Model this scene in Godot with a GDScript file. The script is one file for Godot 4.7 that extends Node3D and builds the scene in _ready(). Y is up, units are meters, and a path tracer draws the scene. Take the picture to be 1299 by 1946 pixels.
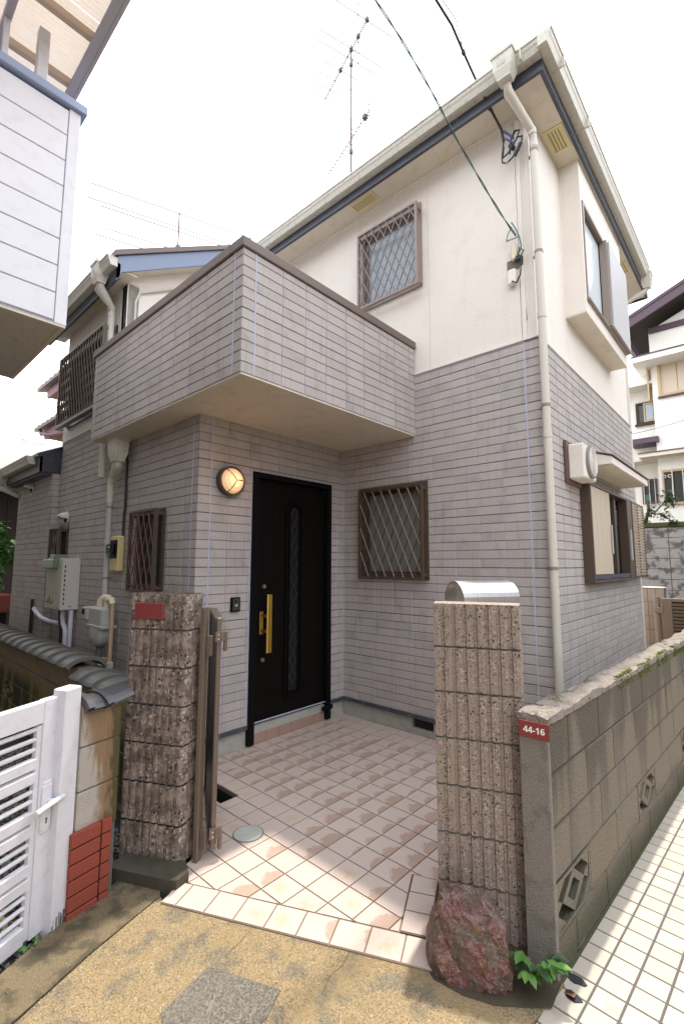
extends Node3D

# ------------------------------------------------------------------ mesh building
class MB:
	var v := PackedVector3Array()
	var n := PackedVector3Array()
	var t := PackedVector2Array()
	var c := PackedColorArray()
	var ix := PackedInt32Array()
	var tint := Color(1, 1, 1)
	var xf := Transform3D.IDENTITY

	func _p(p: Vector3, nn: Vector3, uv: Vector2) -> void:
		v.append(xf * p)
		n.append((xf.basis * nn).normalized())
		t.append(uv)
		c.append(tint)

	# corners run counter-clockwise seen from outside
	func quad(a: Vector3, b: Vector3, d: Vector3, e: Vector3, uv := []) -> void:
		var nn := (b - a).cross(e - a)
		if nn.length_squared() < 1e-14:
			nn = (d - b).cross(a - b)
		nn = nn.normalized()
		var k := v.size()
		var u := uv if uv.size() == 4 else [Vector2(0, 1), Vector2(1, 1), Vector2(1, 0), Vector2(0, 0)]
		_p(a, nn, u[0]); _p(b, nn, u[1]); _p(d, nn, u[2]); _p(e, nn, u[3])
		ix.append_array([k, k + 2, k + 1, k, k + 3, k + 2])

	func tri(a: Vector3, b: Vector3, d: Vector3) -> void:
		var nn := (b - a).cross(d - a).normalized()
		var k := v.size()
		_p(a, nn, Vector2(0, 0)); _p(b, nn, Vector2(1, 0)); _p(d, nn, Vector2(0, 1))
		ix.append_array([k, k + 2, k + 1])

	func box(ce: Vector3, s: Vector3, b := Basis.IDENTITY) -> void:
		var h := s * 0.5
		var q := []
		for z in [-1, 1]:
			for y in [-1, 1]:
				for x in [-1, 1]:
					q.append(ce + b * Vector3(h.x * x, h.y * y, h.z * z))
		quad(q[4], q[5], q[7], q[6]); quad(q[1], q[0], q[2], q[3])
		quad(q[5], q[1], q[3], q[7]); quad(q[0], q[4], q[6], q[2])
		quad(q[6], q[7], q[3], q[2]); quad(q[0], q[1], q[5], q[4])

	# box given by its two corners
	func ab(a: Vector3, b: Vector3) -> void:
		box((a + b) * 0.5, (b - a).abs())

	# box with all edges chamfered by r
	func cbox(ce: Vector3, s: Vector3, r: float, b := Basis.IDENTITY) -> void:
		var h := s * 0.5
		r = minf(r, minf(h.x, minf(h.y, h.z)) * 0.9)
		var f := func(x: int, y: int, z: int, ax: int) -> Vector3:
			var p := Vector3(x * (h.x - r), y * (h.y - r), z * (h.z - r))
			p[ax] = [x, y, z][ax] * h[ax]
			return ce + b * p
		for ax in 3:
			var o1 := (ax + 1) % 3
			var o2 := (ax + 2) % 3
			for s1 in [-1, 1]:
				var g := func(i: int, j: int, axx: int) -> Vector3:
					var k := [0, 0, 0]
					k[ax] = s1; k[o1] = i; k[o2] = j
					return f.call(k[0], k[1], k[2], axx)
				var qs := [g.call(-1, -1, ax), g.call(1, -1, ax), g.call(1, 1, ax), g.call(-1, 1, ax)]
				if s1 < 0: qs.reverse()
				quad(qs[0], qs[1], qs[2], qs[3])
			# edges parallel to ax
			for s1 in [-1, 1]:
				for s2 in [-1, 1]:
					var k0 := [0, 0, 0]; var k1 := [0, 0, 0]
					k0[ax] = -1; k1[ax] = 1
					k0[o1] = s1; k1[o1] = s1; k0[o2] = s2; k1[o2] = s2
					var p := [f.call(k0[0], k0[1], k0[2], o1), f.call(k1[0], k1[1], k1[2], o1), f.call(k1[0], k1[1], k1[2], o2), f.call(k0[0], k0[1], k0[2], o2)]
					var out := Vector3.ZERO
					out[o1] = s1; out[o2] = s2
					if ((p[1] - p[0]).cross(p[3] - p[0])).dot(b * out) < 0: p.reverse()
					quad(p[0], p[1], p[2], p[3])
		for x in [-1, 1]:
			for y in [-1, 1]:
				for z in [-1, 1]:
					var p := [f.call(x, y, z, 0), f.call(x, y, z, 1), f.call(x, y, z, 2)]
					if ((p[1] - p[0]).cross(p[2] - p[0])).dot(b * Vector3(x, y, z)) < 0: p.reverse()
					tri(p[0], p[1], p[2])

	func cab(a: Vector3, b: Vector3, r: float) -> void:
		cbox((a + b) * 0.5, (b - a).abs(), r)

	# smooth tapered tube through points
	func tube(pts: Array, r, seg := 8, caps := true) -> void:
		var m := pts.size()
		var up := Vector3.UP
		var d0: Vector3 = (pts[1] - pts[0]).normalized()
		if absf(d0.dot(up)) > 0.9: up = Vector3.RIGHT
		var side := d0.cross(up).normalized()
		var k := v.size()
		for i in m:
			var d: Vector3 = (pts[mini(i + 1, m - 1)] - pts[maxi(i - 1, 0)]).normalized()
			side = (side - d * side.dot(d)).normalized()
			var w := d.cross(side)
			var rr: float = r[i] if r is Array else r
			if i > 0 and i < m - 1:
				var ca: float = (pts[i] - pts[i - 1]).normalized().dot(d)
				rr /= maxf(ca, 0.6)
			for j in seg:
				var a := TAU * j / seg
				var o := side * cos(a) + w * sin(a)
				_p(pts[i] + o * rr, o, Vector2(float(j) / seg, float(i) / m))
		for i in m - 1:
			for j in seg:
				var p := k + i * seg + j
				var q := k + i * seg + (j + 1) % seg
				ix.append_array([p, p + seg, q, q, p + seg, q + seg])
		if caps:
			for e in [0, m - 1]:
				var dd: Vector3 = (pts[1] - pts[0]) if e == 0 else (pts[m - 1] - pts[m - 2])
				dd = dd.normalized() * (-1.0 if e == 0 else 1.0)
				var kk := v.size()
				_p(pts[e], dd, Vector2.ZERO)
				for j in seg:
					var q := v[k + e * seg + j]
					v.append(q); n.append((xf.basis * dd).normalized()); t.append(Vector2.ZERO); c.append(tint)
				for j in seg:
					var a := kk + 1 + j
					var b := kk + 1 + (j + 1) % seg
					if e == 0: ix.append_array([kk, a, b])
					else: ix.append_array([kk, b, a])

	func rod(a: Vector3, b: Vector3, r: float, seg := 8) -> void:
		tube([a, b], r, seg)

	# square bar between two points, w wide across side, h deep along up
	func bar(a: Vector3, b: Vector3, w: float, h: float, up := Vector3.UP) -> void:
		var d := (b - a).normalized()
		var s := up.cross(d).normalized()
		var u := d.cross(s)
		box((a + b) * 0.5, Vector3(w, h, a.distance_to(b)), Basis(s, u, d))

	# polygon in XY extruded from z0 to z1
	func extrude(poly: PackedVector2Array, z0: float, z1: float, smooth := false) -> void:
		if Geometry2D.is_polygon_clockwise(poly):
			poly = poly.duplicate(); poly.reverse()
		var m := poly.size()
		var tr := Geometry2D.triangulate_polygon(poly)
		for e in 2:
			var z := z0 if e == 0 else z1
			var nn := Vector3(0, 0, -1 if e == 0 else 1)
			var k := v.size()
			for p in poly: _p(Vector3(p.x, p.y, z), nn, p)
			for i in range(0, tr.size(), 3):
				var a := poly[tr[i]]; var b := poly[tr[i + 1]]; var d := poly[tr[i + 2]]
				var ccw := (b - a).cross(d - a) > 0
				var o := [tr[i], tr[i + 1], tr[i + 2]]
				if ccw != (e == 1): o.reverse()
				ix.append_array([k + o[0], k + o[2], k + o[1]])
		for i in m:
			var a := poly[i]; var b := poly[(i + 1) % m]
			if smooth:
				var pv := poly[(i + m - 1) % m]; var nx := poly[(i + 2) % m]
				var na := Vector2(b.y - pv.y, pv.x - b.x).normalized()
				var nb := Vector2(nx.y - a.y, a.x - nx.x).normalized()
				var k := v.size()
				_p(Vector3(a.x, a.y, z0), Vector3(na.x, na.y, 0), Vector2.ZERO); _p(Vector3(b.x, b.y, z0), Vector3(nb.x, nb.y, 0), Vector2.ZERO)
				_p(Vector3(b.x, b.y, z1), Vector3(nb.x, nb.y, 0), Vector2.ZERO); _p(Vector3(a.x, a.y, z1), Vector3(na.x, na.y, 0), Vector2.ZERO)
				ix.append_array([k, k + 2, k + 1, k, k + 3, k + 2])
			else:
				quad(Vector3(a.x, a.y, z0), Vector3(b.x, b.y, z0), Vector3(b.x, b.y, z1), Vector3(a.x, a.y, z1))

	# surface of revolution about Y: profile of (radius, height)
	func lathe(prof: Array, seg := 20, at := Transform3D.IDENTITY) -> void:
		var m := prof.size()
		for i in m - 1:
			var p: Vector2 = prof[i]; var q: Vector2 = prof[i + 1]
			var dn := Vector2(q.y - p.y, -(q.x - p.x)).normalized()
			for j in seg:
				var a0 := TAU * j / seg; var a1 := TAU * (j + 1) / seg
				var k := v.size()
				for w in [[p, a0], [p, a1], [q, a1], [q, a0]]:
					var pp: Vector2 = w[0]; var a: float = w[1]
					_p(at * Vector3(pp.x * sin(a), pp.y, pp.x * cos(a)), at.basis * Vector3(dn.x * sin(a), dn.y, dn.x * cos(a)), Vector2(a, pp.y))
				ix.append_array([k, k + 2, k + 1, k, k + 3, k + 2])

	func mesh() -> ArrayMesh:
		var a := []
		a.resize(Mesh.ARRAY_MAX)
		a[Mesh.ARRAY_VERTEX] = v; a[Mesh.ARRAY_NORMAL] = n; a[Mesh.ARRAY_TEX_UV] = t
		a[Mesh.ARRAY_COLOR] = c; a[Mesh.ARRAY_INDEX] = ix
		var m := ArrayMesh.new()
		m.add_surface_from_arrays(Mesh.PRIMITIVE_TRIANGLES, a)
		return m

# ------------------------------------------------------------------ scene helpers
var names := {}
var M := {}
var rng := RandomNumberGenerator.new()
const V0 := Vector3.ZERO

func numbered(parent: Node, nm: String) -> String:
	var key := str(parent.get_instance_id()) + nm
	var k: int = names.get(key, 0)
	names[key] = k + 1
	return nm if k == 0 else "%s_%03d" % [nm, k]

func tag(o: Node, label: String, cat: String, group := "") -> Node:
	o.set_meta("label", label); o.set_meta("category", cat)
	if group: o.set_meta("group", group)
	return o

func thing(nm: String, label: String, cat: String, at := V0, turn := 0.0, group := "") -> Node3D:
	var o := Node3D.new()
	o.name = numbered(self, nm)
	add_child(o)
	o.position = at; o.rotation.y = turn
	tag(o, label, cat, group)
	return o

func put(nm: String, me: Mesh, mat: Material, parent: Node = null, at := Transform3D.IDENTITY) -> MeshInstance3D:
	var o := MeshInstance3D.new()
	var p: Node = parent if parent else self
	o.name = numbered(p, nm)
	o.mesh = me; o.material_override = mat
	p.add_child(o)
	o.transform = at
	return o

func part(nm: String, b: MB, mat: Material, parent: Node = null, at := Transform3D.IDENTITY) -> MeshInstance3D:
	return put(nm, b.mesh(), mat, parent, at)

func struct_(nm: String, b: MB, mat: Material) -> MeshInstance3D:
	var o := part(nm, b, mat)
	o.set_meta("kind", "structure")
	return o

func stuff(o: Node) -> Node:
	o.set_meta("kind", "stuff")
	return o

# frame of a wall: X to the right as seen from outside, Y up, Z outwards
func frame(at: Vector3, out: Vector3) -> Transform3D:
	return Transform3D(Basis(Vector3.UP.cross(out).normalized(), Vector3.UP, out.normalized()), at)

# ------------------------------------------------------------------ textures
func nb(size: int, freq: float, sd: int, oct := 4, type := FastNoiseLite.TYPE_SIMPLEX_SMOOTH, ret := FastNoiseLite.RETURN_DISTANCE, skirt := 0.15, h := 0) -> PackedByteArray:
	var f := FastNoiseLite.new()
	f.seed = sd; f.frequency = freq; f.noise_type = type; f.fractal_octaves = oct
	f.fractal_type = FastNoiseLite.FRACTAL_FBM if oct > 1 else FastNoiseLite.FRACTAL_NONE
	f.cellular_return_type = ret
	var im := f.get_seamless_image(size, h if h else size, false, false, skirt, true)
	im.convert(Image.FORMAT_L8)
	return im.get_data()

func img(w: int, h: int, f: Callable) -> Image:
	var d := PackedByteArray()
	d.resize(w * h * 3)
	var i := 0
	for y in h:
		for x in w:
			var q: Vector3 = f.call(x, y, i)
			d[i * 3] = clampi(int(q.x * 255.0), 0, 255)
			d[i * 3 + 1] = clampi(int(q.y * 255.0), 0, 255)
			d[i * 3 + 2] = clampi(int(q.z * 255.0), 0, 255)
			i += 1
	return Image.create_from_data(w, h, false, Image.FORMAT_RGB8, d)

# linear albedo to the sRGB that textures hold
func s(r: float, g: float, b: float) -> Vector3:
	var q := Color(r, g, b).linear_to_srgb()
	return Vector3(q.r, q.g, q.b)

func gray(d: PackedByteArray, w: int) -> Texture2D:
	return ImageTexture.create_from_image(Image.create_from_data(w, d.size() / w, false, Image.FORMAT_L8, d))

func lin(r: float, g: float, b: float) -> Color:
	return Color(r, g, b).linear_to_srgb()

func mat(nm: String, col: Color, rough: float, metal := 0.0) -> StandardMaterial3D:
	var m := StandardMaterial3D.new()
	m.resource_name = nm
	m.albedo_color = col; m.roughness = rough; m.metallic = metal
	m.vertex_color_use_as_albedo = true
	M[nm] = m
	return m

func triplanar(m: StandardMaterial3D, metres, world := true) -> void:
	m.uv1_triplanar = true
	m.uv1_world_triplanar = world
	m.uv1_triplanar_sharpness = 6.0
	m.uv1_scale = metres if metres is Vector3 else Vector3.ONE / float(metres)

func relief(m: StandardMaterial3D, tx: Texture2D, cm: float) -> void:
	m.heightmap_enabled = true; m.heightmap_texture = tx; m.heightmap_scale = cm

func sm(a: float, b: float, x: float) -> float:
	return smoothstep(a, b, x)

func make_materials() -> void:
	var f256 := nb(256, 0.09, 11, 3)
	var f512 := nb(512, 0.16, 12, 3)
	var g512 := nb(512, 0.012, 13, 4)
	var h512 := nb(512, 0.03, 14, 4)
	var cell := nb(512, 0.16, 15, 1, FastNoiseLite.TYPE_CELLULAR, FastNoiseLite.RETURN_CELL_VALUE)
	var celld := nb(512, 0.16, 15, 1, FastNoiseLite.TYPE_CELLULAR, FastNoiseLite.RETURN_DISTANCE)
	var pits := nb(512, 0.07, 16, 1, FastNoiseLite.TYPE_CELLULAR, FastNoiseLite.RETURN_CELL_VALUE)
	var pitd := nb(512, 0.07, 16, 1, FastNoiseLite.TYPE_CELLULAR, FastNoiseLite.RETURN_DISTANCE)
	var fine := gray(f512, 512)
	var soft := gray(h512, 512)
	var streak := nb(512, 0.03, 19, 4)
	# siding brick: mauve grey with weathered smudges
	var t := ImageTexture.create_from_image(img(512, 512, func(x, y, i):
		var st: float = streak[(x * 2) % 512 + (y / 10) * 512] / 255.0
		var k: float = 0.93 + 0.14 * (f512[i] / 255.0) - 0.16 * sm(0.5, 0.95, g512[i] / 255.0) * (0.4 + h512[i] / 255.0) - 0.13 * sm(0.55, 0.9, st)
		return s(0.465 * k, 0.424 * k, 0.41 * k)))
	var m := mat("siding", Color.WHITE, 0.82)
	m.albedo_texture = t; triplanar(m, 1.7); relief(m, fine, 0.12)
	m = mat("joint", lin(0.52, 0.53, 0.66), 0.85)
	m = mat("shade_joint", lin(0.225, 0.215, 0.235), 0.9)  # shadow in the horizontal grooves, painted as dark strips
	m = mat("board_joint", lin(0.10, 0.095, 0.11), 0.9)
	m = mat("sealant", lin(0.47, 0.50, 0.66), 0.6)
	# sprayed cream wall
	t = ImageTexture.create_from_image(img(512, 512, func(x, y, i):
		var st: float = streak[(x * 2) % 512 + (y / 12) * 512] / 255.0
		var k: float = 0.98 + 0.06 * (f512[i] / 255.0 - 0.5) - 0.06 * sm(0.5, 1.0, g512[i] / 255.0) - 0.03 * sm(0.55, 0.95, st)
		return s(0.81 * k, 0.76 * k, 0.70 * k)))
	m = mat("stucco", Color.WHITE, 0.88)
	m.albedo_texture = t; triplanar(m, 2.1); relief(m, fine, 0.14)
	t = ImageTexture.create_from_image(img(512, 512, func(x, y, i):
		var k: float = 0.98 + 0.05 * (f512[i] / 255.0 - 0.5) - 0.12 * sm(0.5, 0.95, g512[i] / 255.0)
		return s(0.70 * k, 0.635 * k, 0.54 * k)))
	m = mat("soffit", Color.WHITE, 0.85)
	m.albedo_texture = t; triplanar(m, 1.5); relief(m, fine, 0.04)
	t = ImageTexture.create_from_image(img(512, 512, func(x, y, i):
		var k: float = 1.0 - 0.22 * sm(0.5, 0.95, g512[i] / 255.0)
		return s(0.62 * k, 0.60 * k, 0.53 * k)))
	m = mat("gutter", Color.WHITE, 0.42)
	m.albedo_texture = t; triplanar(m, 0.5)
	m = mat("pipe", lin(0.60, 0.57, 0.50), 0.45)
	m = mat("pipe_gray", lin(0.45, 0.45, 0.45), 0.45)
	t = ImageTexture.create_from_image(img(512, 512, func(x, y, i):
		var k: float = 0.9 + 0.9 * sm(0.6, 1.0, g512[i] / 255.0)
		return s(0.060 * k, 0.068 * k, 0.095 * k)))
	m = mat("fascia", Color.WHITE, 0.38)
	m.albedo_texture = t; triplanar(m, 0.8)
	m = mat("fascia_blue", lin(0.19, 0.24, 0.36), 0.4)
	m = mat("roof_brown", lin(0.16, 0.125, 0.115), 0.55)
	m = mat("cap_brown", lin(0.15, 0.115, 0.10), 0.5)
	m = mat("brown_frame", lin(0.085, 0.058, 0.042), 0.42)
	m = mat("dark_frame", lin(0.025, 0.018, 0.015), 0.4)
	m = mat("taupe_frame", lin(0.27, 0.215, 0.19), 0.42)
	m = mat("bronze", lin(0.27, 0.205, 0.155), 0.38, 0.35)
	m = mat("bronze_dark", lin(0.02, 0.017, 0.015), 0.4)
	# black wood-grain door
	t = ImageTexture.create_from_image(img(512, 512, func(x, y, i):
		var k: float = 0.6 + 0.8 * f512[(x * 3 % 512) + (y / 14) * 512] / 255.0
		return s(0.008 * k, 0.0062 * k, 0.0062 * k)))
	m = mat("door_black", Color.WHITE, 0.42)
	m.metallic_specular = 0.16
	m.albedo_texture = t; triplanar(m, 0.8)
	m = mat("black", lin(0.006, 0.006, 0.007), 0.4)
	m.metallic_specular = 0.2
	m = mat("void", lin(0.006, 0.006, 0.007), 0.9)
	m = mat("gold", lin(0.72, 0.47, 0.10), 0.28, 0.9)
	m = mat("brass", lin(0.55, 0.46, 0.28), 0.3, 0.9)
	m = mat("steel", lin(0.66, 0.66, 0.66), 0.3, 1.0)
	t = ImageTexture.create_from_image(img(256, 256, func(x, y, i):
		var k: float = 0.82 + 0.3 * (f256[(x * 2 % 256) + (y / 32) * 256] / 255.0)
		return s(0.63 * k, 0.62 * k, 0.61 * k)))
	m = mat("brushed", Color.WHITE, 0.36, 0.85)
	m.albedo_texture = t; triplanar(m, 0.3, false)
	m = mat("frosted", lin(0.20, 0.21, 0.195), 0.3)
	m = mat("frosted_pale", lin(0.36, 0.43, 0.50), 0.2)
	m = mat("frosted_sky", lin(0.72, 0.80, 0.84), 0.15)
	m = mat("jalousie", lin(0.055, 0.068, 0.066), 0.35)
	m.metallic_specular = 0.25
	m = mat("shutter_dark", lin(0.105, 0.09, 0.085), 0.6)
	m = mat("door_glass", lin(0.014, 0.015, 0.017), 0.3)
	m.metallic_specular = 0.3
	m = mat("leading", lin(0.028, 0.026, 0.027), 0.35)
	m = mat("glass_dark", lin(0.02, 0.025, 0.03), 0.06)
	t = ImageTexture.create_from_image(img(512, 512, func(x, y, i):
		var k: float = 1.0 - 0.12 * sm(0.5, 0.95, g512[i] / 255.0) - 0.05 * sm(0.6, 0.9, f512[(x * 2) % 512 + (y / 8) * 512] / 255.0)
		return s(0.68 * k, 0.675 * k, 0.73 * k)))
	m = mat("white_paint", Color.WHITE, 0.45)
	m.albedo_texture = t; triplanar(m, 0.6)
	t = ImageTexture.create_from_image(img(512, 512, func(x, y, i):
		var k: float = 1.0 - 0.07 * sm(0.45, 0.95, g512[i] / 255.0) + 0.02 * (f512[i] / 255.0 - 0.5)
		return s(0.79 * k, 0.79 * k, 0.85 * k)))
	m = mat("white_siding", Color.WHITE, 0.5)
	m.albedo_texture = t; triplanar(m, 1.0)
	m = mat("white_wall", lin(0.80, 0.79, 0.74), 0.8)
	m = mat("cream_plastic", lin(0.70, 0.62, 0.47), 0.45)
	m = mat("meter_yellow", lin(0.66, 0.53, 0.26), 0.45)
	m = mat("vent_yellow", lin(0.72, 0.63, 0.36), 0.5)
	m = mat("appliance", lin(0.62, 0.59, 0.57), 0.42)
	m = mat("appliance_dirty", lin(0.46, 0.45, 0.37), 0.5)
	m = mat("gas_gray", lin(0.42, 0.43, 0.40), 0.5)
	m = mat("hose_white", lin(0.66, 0.66, 0.76), 0.5)
	m = mat("copper_tan", lin(0.50, 0.36, 0.21), 0.5)
	m = mat("cable_black", lin(0.022, 0.022, 0.028), 0.5)
	m = mat("cable_blue", lin(0.05, 0.09, 0.25), 0.5)
	m = mat("cable_green", lin(0.06, 0.20, 0.18), 0.5)
	m = mat("antenna", lin(0.10, 0.075, 0.085), 0.6)
	m = mat("antenna_rust", lin(0.17, 0.115, 0.10), 0.7)
	m = mat("wire_pale", lin(0.30, 0.30, 0.32), 0.6)
	m = mat("red_plate", lin(0.235, 0.042, 0.042), 0.55)
	m = mat("plate_red", lin(0.22, 0.040, 0.040), 0.4)
	m = mat("plate_white", lin(0.85, 0.85, 0.85), 0.4)
	# exposed-aggregate block
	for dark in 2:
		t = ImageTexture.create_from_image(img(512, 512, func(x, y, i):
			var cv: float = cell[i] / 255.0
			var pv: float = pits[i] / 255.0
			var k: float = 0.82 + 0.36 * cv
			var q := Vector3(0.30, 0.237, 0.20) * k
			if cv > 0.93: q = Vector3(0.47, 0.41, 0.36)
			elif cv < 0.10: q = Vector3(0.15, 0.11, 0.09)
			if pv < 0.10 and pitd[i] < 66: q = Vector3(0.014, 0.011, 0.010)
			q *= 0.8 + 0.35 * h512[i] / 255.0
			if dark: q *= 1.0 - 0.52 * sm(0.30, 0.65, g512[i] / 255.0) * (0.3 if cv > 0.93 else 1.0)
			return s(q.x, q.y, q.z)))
		m = mat("aggregate_damp_shade" if dark else "aggregate", Color.WHITE, 0.85)  # left-post copy: wet stain and shadow both darkened into the colour
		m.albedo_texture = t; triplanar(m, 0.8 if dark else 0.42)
	var hgt := PackedByteArray(); hgt.resize(512 * 512)
	for i in 512 * 512:
		hgt[i] = clampi(90 + cell[i] / 3 + f512[i] / 5 - (90 if pits[i] < 33 and pitd[i] < 80 else 0) - celld[i] / 5, 0, 255)
	relief(M.aggregate, gray(hgt, 512), 0.3); relief(M.aggregate_damp_shade, gray(hgt, 512), 0.2)
	m = mat("mortar", lin(0.13, 0.13, 0.125), 0.95)
	relief(m, fine, 0.3); triplanar(m, 0.5)
	# old concrete blocks along the lane: streaks down the face, moss under the coping
	var str_ := nb(512, 0.03, 21, 3)
	var mosn := nb(512, 0.02, 22, 4)
	t = ImageTexture.create_from_image(img(1024, 512, func(x, y, i):
		var xi: int = (x / 2)
		var a: float = str_[xi + (y / 24) * 512] / 255.0
		var b: float = f512[(x % 512) + y * 512] / 255.0
		var g: float = g512[xi + y * 512] / 255.0
		var hh: float = 1.0 - y / 511.0
		var k: float = (0.72 + 0.5 * b)
		var q := Vector3(0.185, 0.147, 0.102).lerp(Vector3(0.160, 0.144, 0.122), g) * k
		var dark: float = sm(0.40, 0.74, a + 0.38 * sm(0.50, 1.0, hh) - 0.06) * sm(0.15, 0.7, hh)
		q = q.lerp(Vector3(0.055, 0.046, 0.036), 0.66 * dark)
		q = q.lerp(Vector3(0.035, 0.040, 0.018), 0.75 * sm(0.20, 0.0, hh - 0.10 * (g - 0.3)))
		var ms: float = sm(0.47, 0.62, mosn[xi + y * 512] / 255.0) * sm(0.80, 0.97, hh) * sm(0.18, 0.30, x / 1024.0) * sm(0.95, 0.7, x / 1024.0)
		q = q.lerp(Vector3(0.085, 0.098, 0.014), 0.85 * ms)
		return s(q.x, q.y, q.z)))
	m = mat("lane_block", Color.WHITE, 0.95)
	m.albedo_texture = t; triplanar(m, Vector3(1.0, 1.0 / 0.98, 1.0 / 4.2)); relief(m, fine, 0.5)
	m.uv1_offset = Vector3(0, 0, 0.55)
	t = ImageTexture.create_from_image(img(512, 512, func(x, y, i):
		var k: float = 0.75 + 0.4 * (f512[i] / 255.0) - 0.28 * sm(0.5, 0.8, g512[i] / 255.0)
		var q := Vector3(0.255, 0.218, 0.192) * k
		q = q.lerp(Vector3(0.10, 0.12, 0.02), 0.8 * sm(0.60, 0.78, mosn[i] / 255.0))
		return s(q.x, q.y, q.z)))
	m = mat("coping", Color.WHITE, 0.95)
	m.albedo_texture = t; triplanar(m, 1.3); relief(m, soft, 2.2)
	t = ImageTexture.create_from_image(img(512, 512, func(x, y, i):
		var k: float = 0.75 + 0.45 * (f512[i] / 255.0) - 0.25 * sm(0.5, 0.85, g512[i] / 255.0)
		return s(0.235 * k, 0.215 * k, 0.195 * k)))
	m = mat("render_gray", Color.WHITE, 0.95)
	m.albedo_texture = t; triplanar(m, 0.8); relief(m, fine, 0.4)
	t = ImageTexture.create_from_image(img(512, 512, func(x, y, i):
		var k: float = 0.85 + 0.25 * (f512[i] / 255.0) - 0.16 * sm(0.45, 0.85, g512[i] / 255.0)
		return s(0.40 * k, 0.40 * k, 0.36 * k)))
	m = mat("concrete", Color.WHITE, 0.92)
	m.albedo_texture = t; triplanar(m, 1.0); relief(m, fine, 0.25)
	# tan block wall of the neighbour, mossy towards its foot
	t = ImageTexture.create_from_image(img(1024, 256, func(x, y, i):
		var j: int = (x % 512) + y * 512
		var hh: float = 1.0 - y / 255.0
		var k: float = 0.78 + 0.4 * f512[j] / 255.0
		var g: float = g512[(x / 2) + y * 512] / 255.0
		var q := Vector3(0.30, 0.23, 0.14).lerp(Vector3(0.235, 0.195, 0.145), sm(0.4, 0.8, g)) * k
		q = q.lerp(Vector3(0.17, 0.17, 0.035), 0.8 * sm(0.62, 0.40, hh + 0.35 * (g - 0.5)))
		q = q.lerp(Vector3(0.03, 0.026, 0.016), 0.9 * sm(0.40, 0.62, str_[(x / 2) + (y / 40) * 512] / 255.0) * sm(0.58, 0.40, hh))
		return s(q.x, q.y, q.z)))
	m = mat("tan_block", Color.WHITE, 0.95)
	m.albedo_texture = t; triplanar(m, Vector3(1.0 / 3.6, 1.0 / 0.85, 1.0)); relief(m, fine, 0.3)
	# white block with rust and algae where the water runs down
	t = ImageTexture.create_from_image(img(512, 512, func(x, y, i):
		var hh: float = 1.0 - y / 511.0
		var u: float = x / 511.0
		var nn: float = g512[i] / 255.0
		var k: float = 0.8 + 0.35 * f512[i] / 255.0
		var q := Vector3(0.52, 0.48, 0.43) * k
		q = q.lerp(Vector3(0.26, 0.145, 0.055) * k, 0.85 * sm(0.30, 0.62, u + 0.3 * (nn - 0.5) + 0.45 * sm(0.55, 1.0, hh)))
		q = q.lerp(Vector3(0.075, 0.070, 0.028) * k, 0.9 * sm(0.60, 0.84, u + 0.3 * (nn - 0.5)))
		return s(q.x, q.y, q.z)))
	m = mat("stained_block", Color.WHITE, 0.95)
	m.albedo_texture = t; relief(m, fine, 0.5)
	t = ImageTexture.create_from_image(img(512, 512, func(x, y, i):
		var k: float = 0.7 + 0.5 * (f512[i] / 255.0)
		var q := Vector3(0.33, 0.315, 0.305) * k
		q = q.lerp(Vector3(0.055, 0.050, 0.046), 0.8 * sm(0.45, 0.75, g512[i] / 255.0))
		return s(q.x, q.y, q.z)))
	m = mat("sooty_block", Color.WHITE, 0.95)
	m.albedo_texture = t; triplanar(m, 1.6); relief(m, fine, 0.4)
	t = ImageTexture.create_from_image(img(512, 512, func(x, y, i):
		var k: float = 0.8 + 0.4 * (f512[i] / 255.0)
		var q := Vector3(0.115, 0.113, 0.112).lerp(Vector3(0.135, 0.122, 0.082), sm(0.5, 0.75, g512[i] / 255.0)) * k
		return s(q.x, q.y, q.z)))
	m = mat("kawara", Color.WHITE, 0.48)
	m.albedo_texture = t; triplanar(m, 0.9)
	m = mat("kawara_glazed", lin(0.055, 0.055, 0.062), 0.25)
	t = ImageTexture.create_from_image(img(256, 256, func(x, y, i):
		var k: float = 0.85 + 0.3 * f256[i] / 255.0
		return s(0.26 * k, 0.054 * k, 0.032 * k)))
	m = mat("red_brick", Color.WHITE, 0.75)
	m.albedo_texture = t; triplanar(m, 0.3); relief(m, fine, 0.08)
	# yellow porous paving: coloured grains, worn grey in places
	var cy := nb(1024, 0.30, 31, 1, FastNoiseLite.TYPE_CELLULAR, FastNoiseLite.RETURN_CELL_VALUE)
	var big := nb(1024, 0.006, 32, 4)
	t = ImageTexture.create_from_image(img(1024, 1024, func(x, y, i):
		var cv: float = cy[i] / 255.0
		var bg: float = big[i] / 255.0
		var q := Vector3(0.27, 0.200, 0.108) * (0.78 + 0.44 * cv)
		if cv < 0.11: q = Vector3(0.15, 0.12, 0.08)
		elif cv > 0.955: q = Vector3(0.38, 0.33, 0.25)
		q = q.lerp(Vector3(0.165, 0.140, 0.100) * (0.6 + 0.8 * cv), 0.85 * sm(0.46, 0.74, bg))
		return s(q.x, q.y, q.z)))
	m = mat("yellow_paving", Color.WHITE, 0.95)
	m.albedo_texture = t; triplanar(m, 1.35); relief(m, gray(cy, 1024), 0.35)
	t = ImageTexture.create_from_image(img(512, 512, func(x, y, i):
		var k: float = 0.6 + 0.8 * cell[i] / 255.0
		return s(0.150 * k, 0.135 * k, 0.112 * k)))
	m = mat("asphalt_patch", Color.WHITE, 0.95)
	m.albedo_texture = t; triplanar(m, 0.5); relief(m, gray(cell, 512), 0.4)
	m = mat("wet_soil", lin(0.085, 0.068, 0.042), 0.9)
	relief(m, fine, 0.6); triplanar(m, 0.4)
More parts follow.
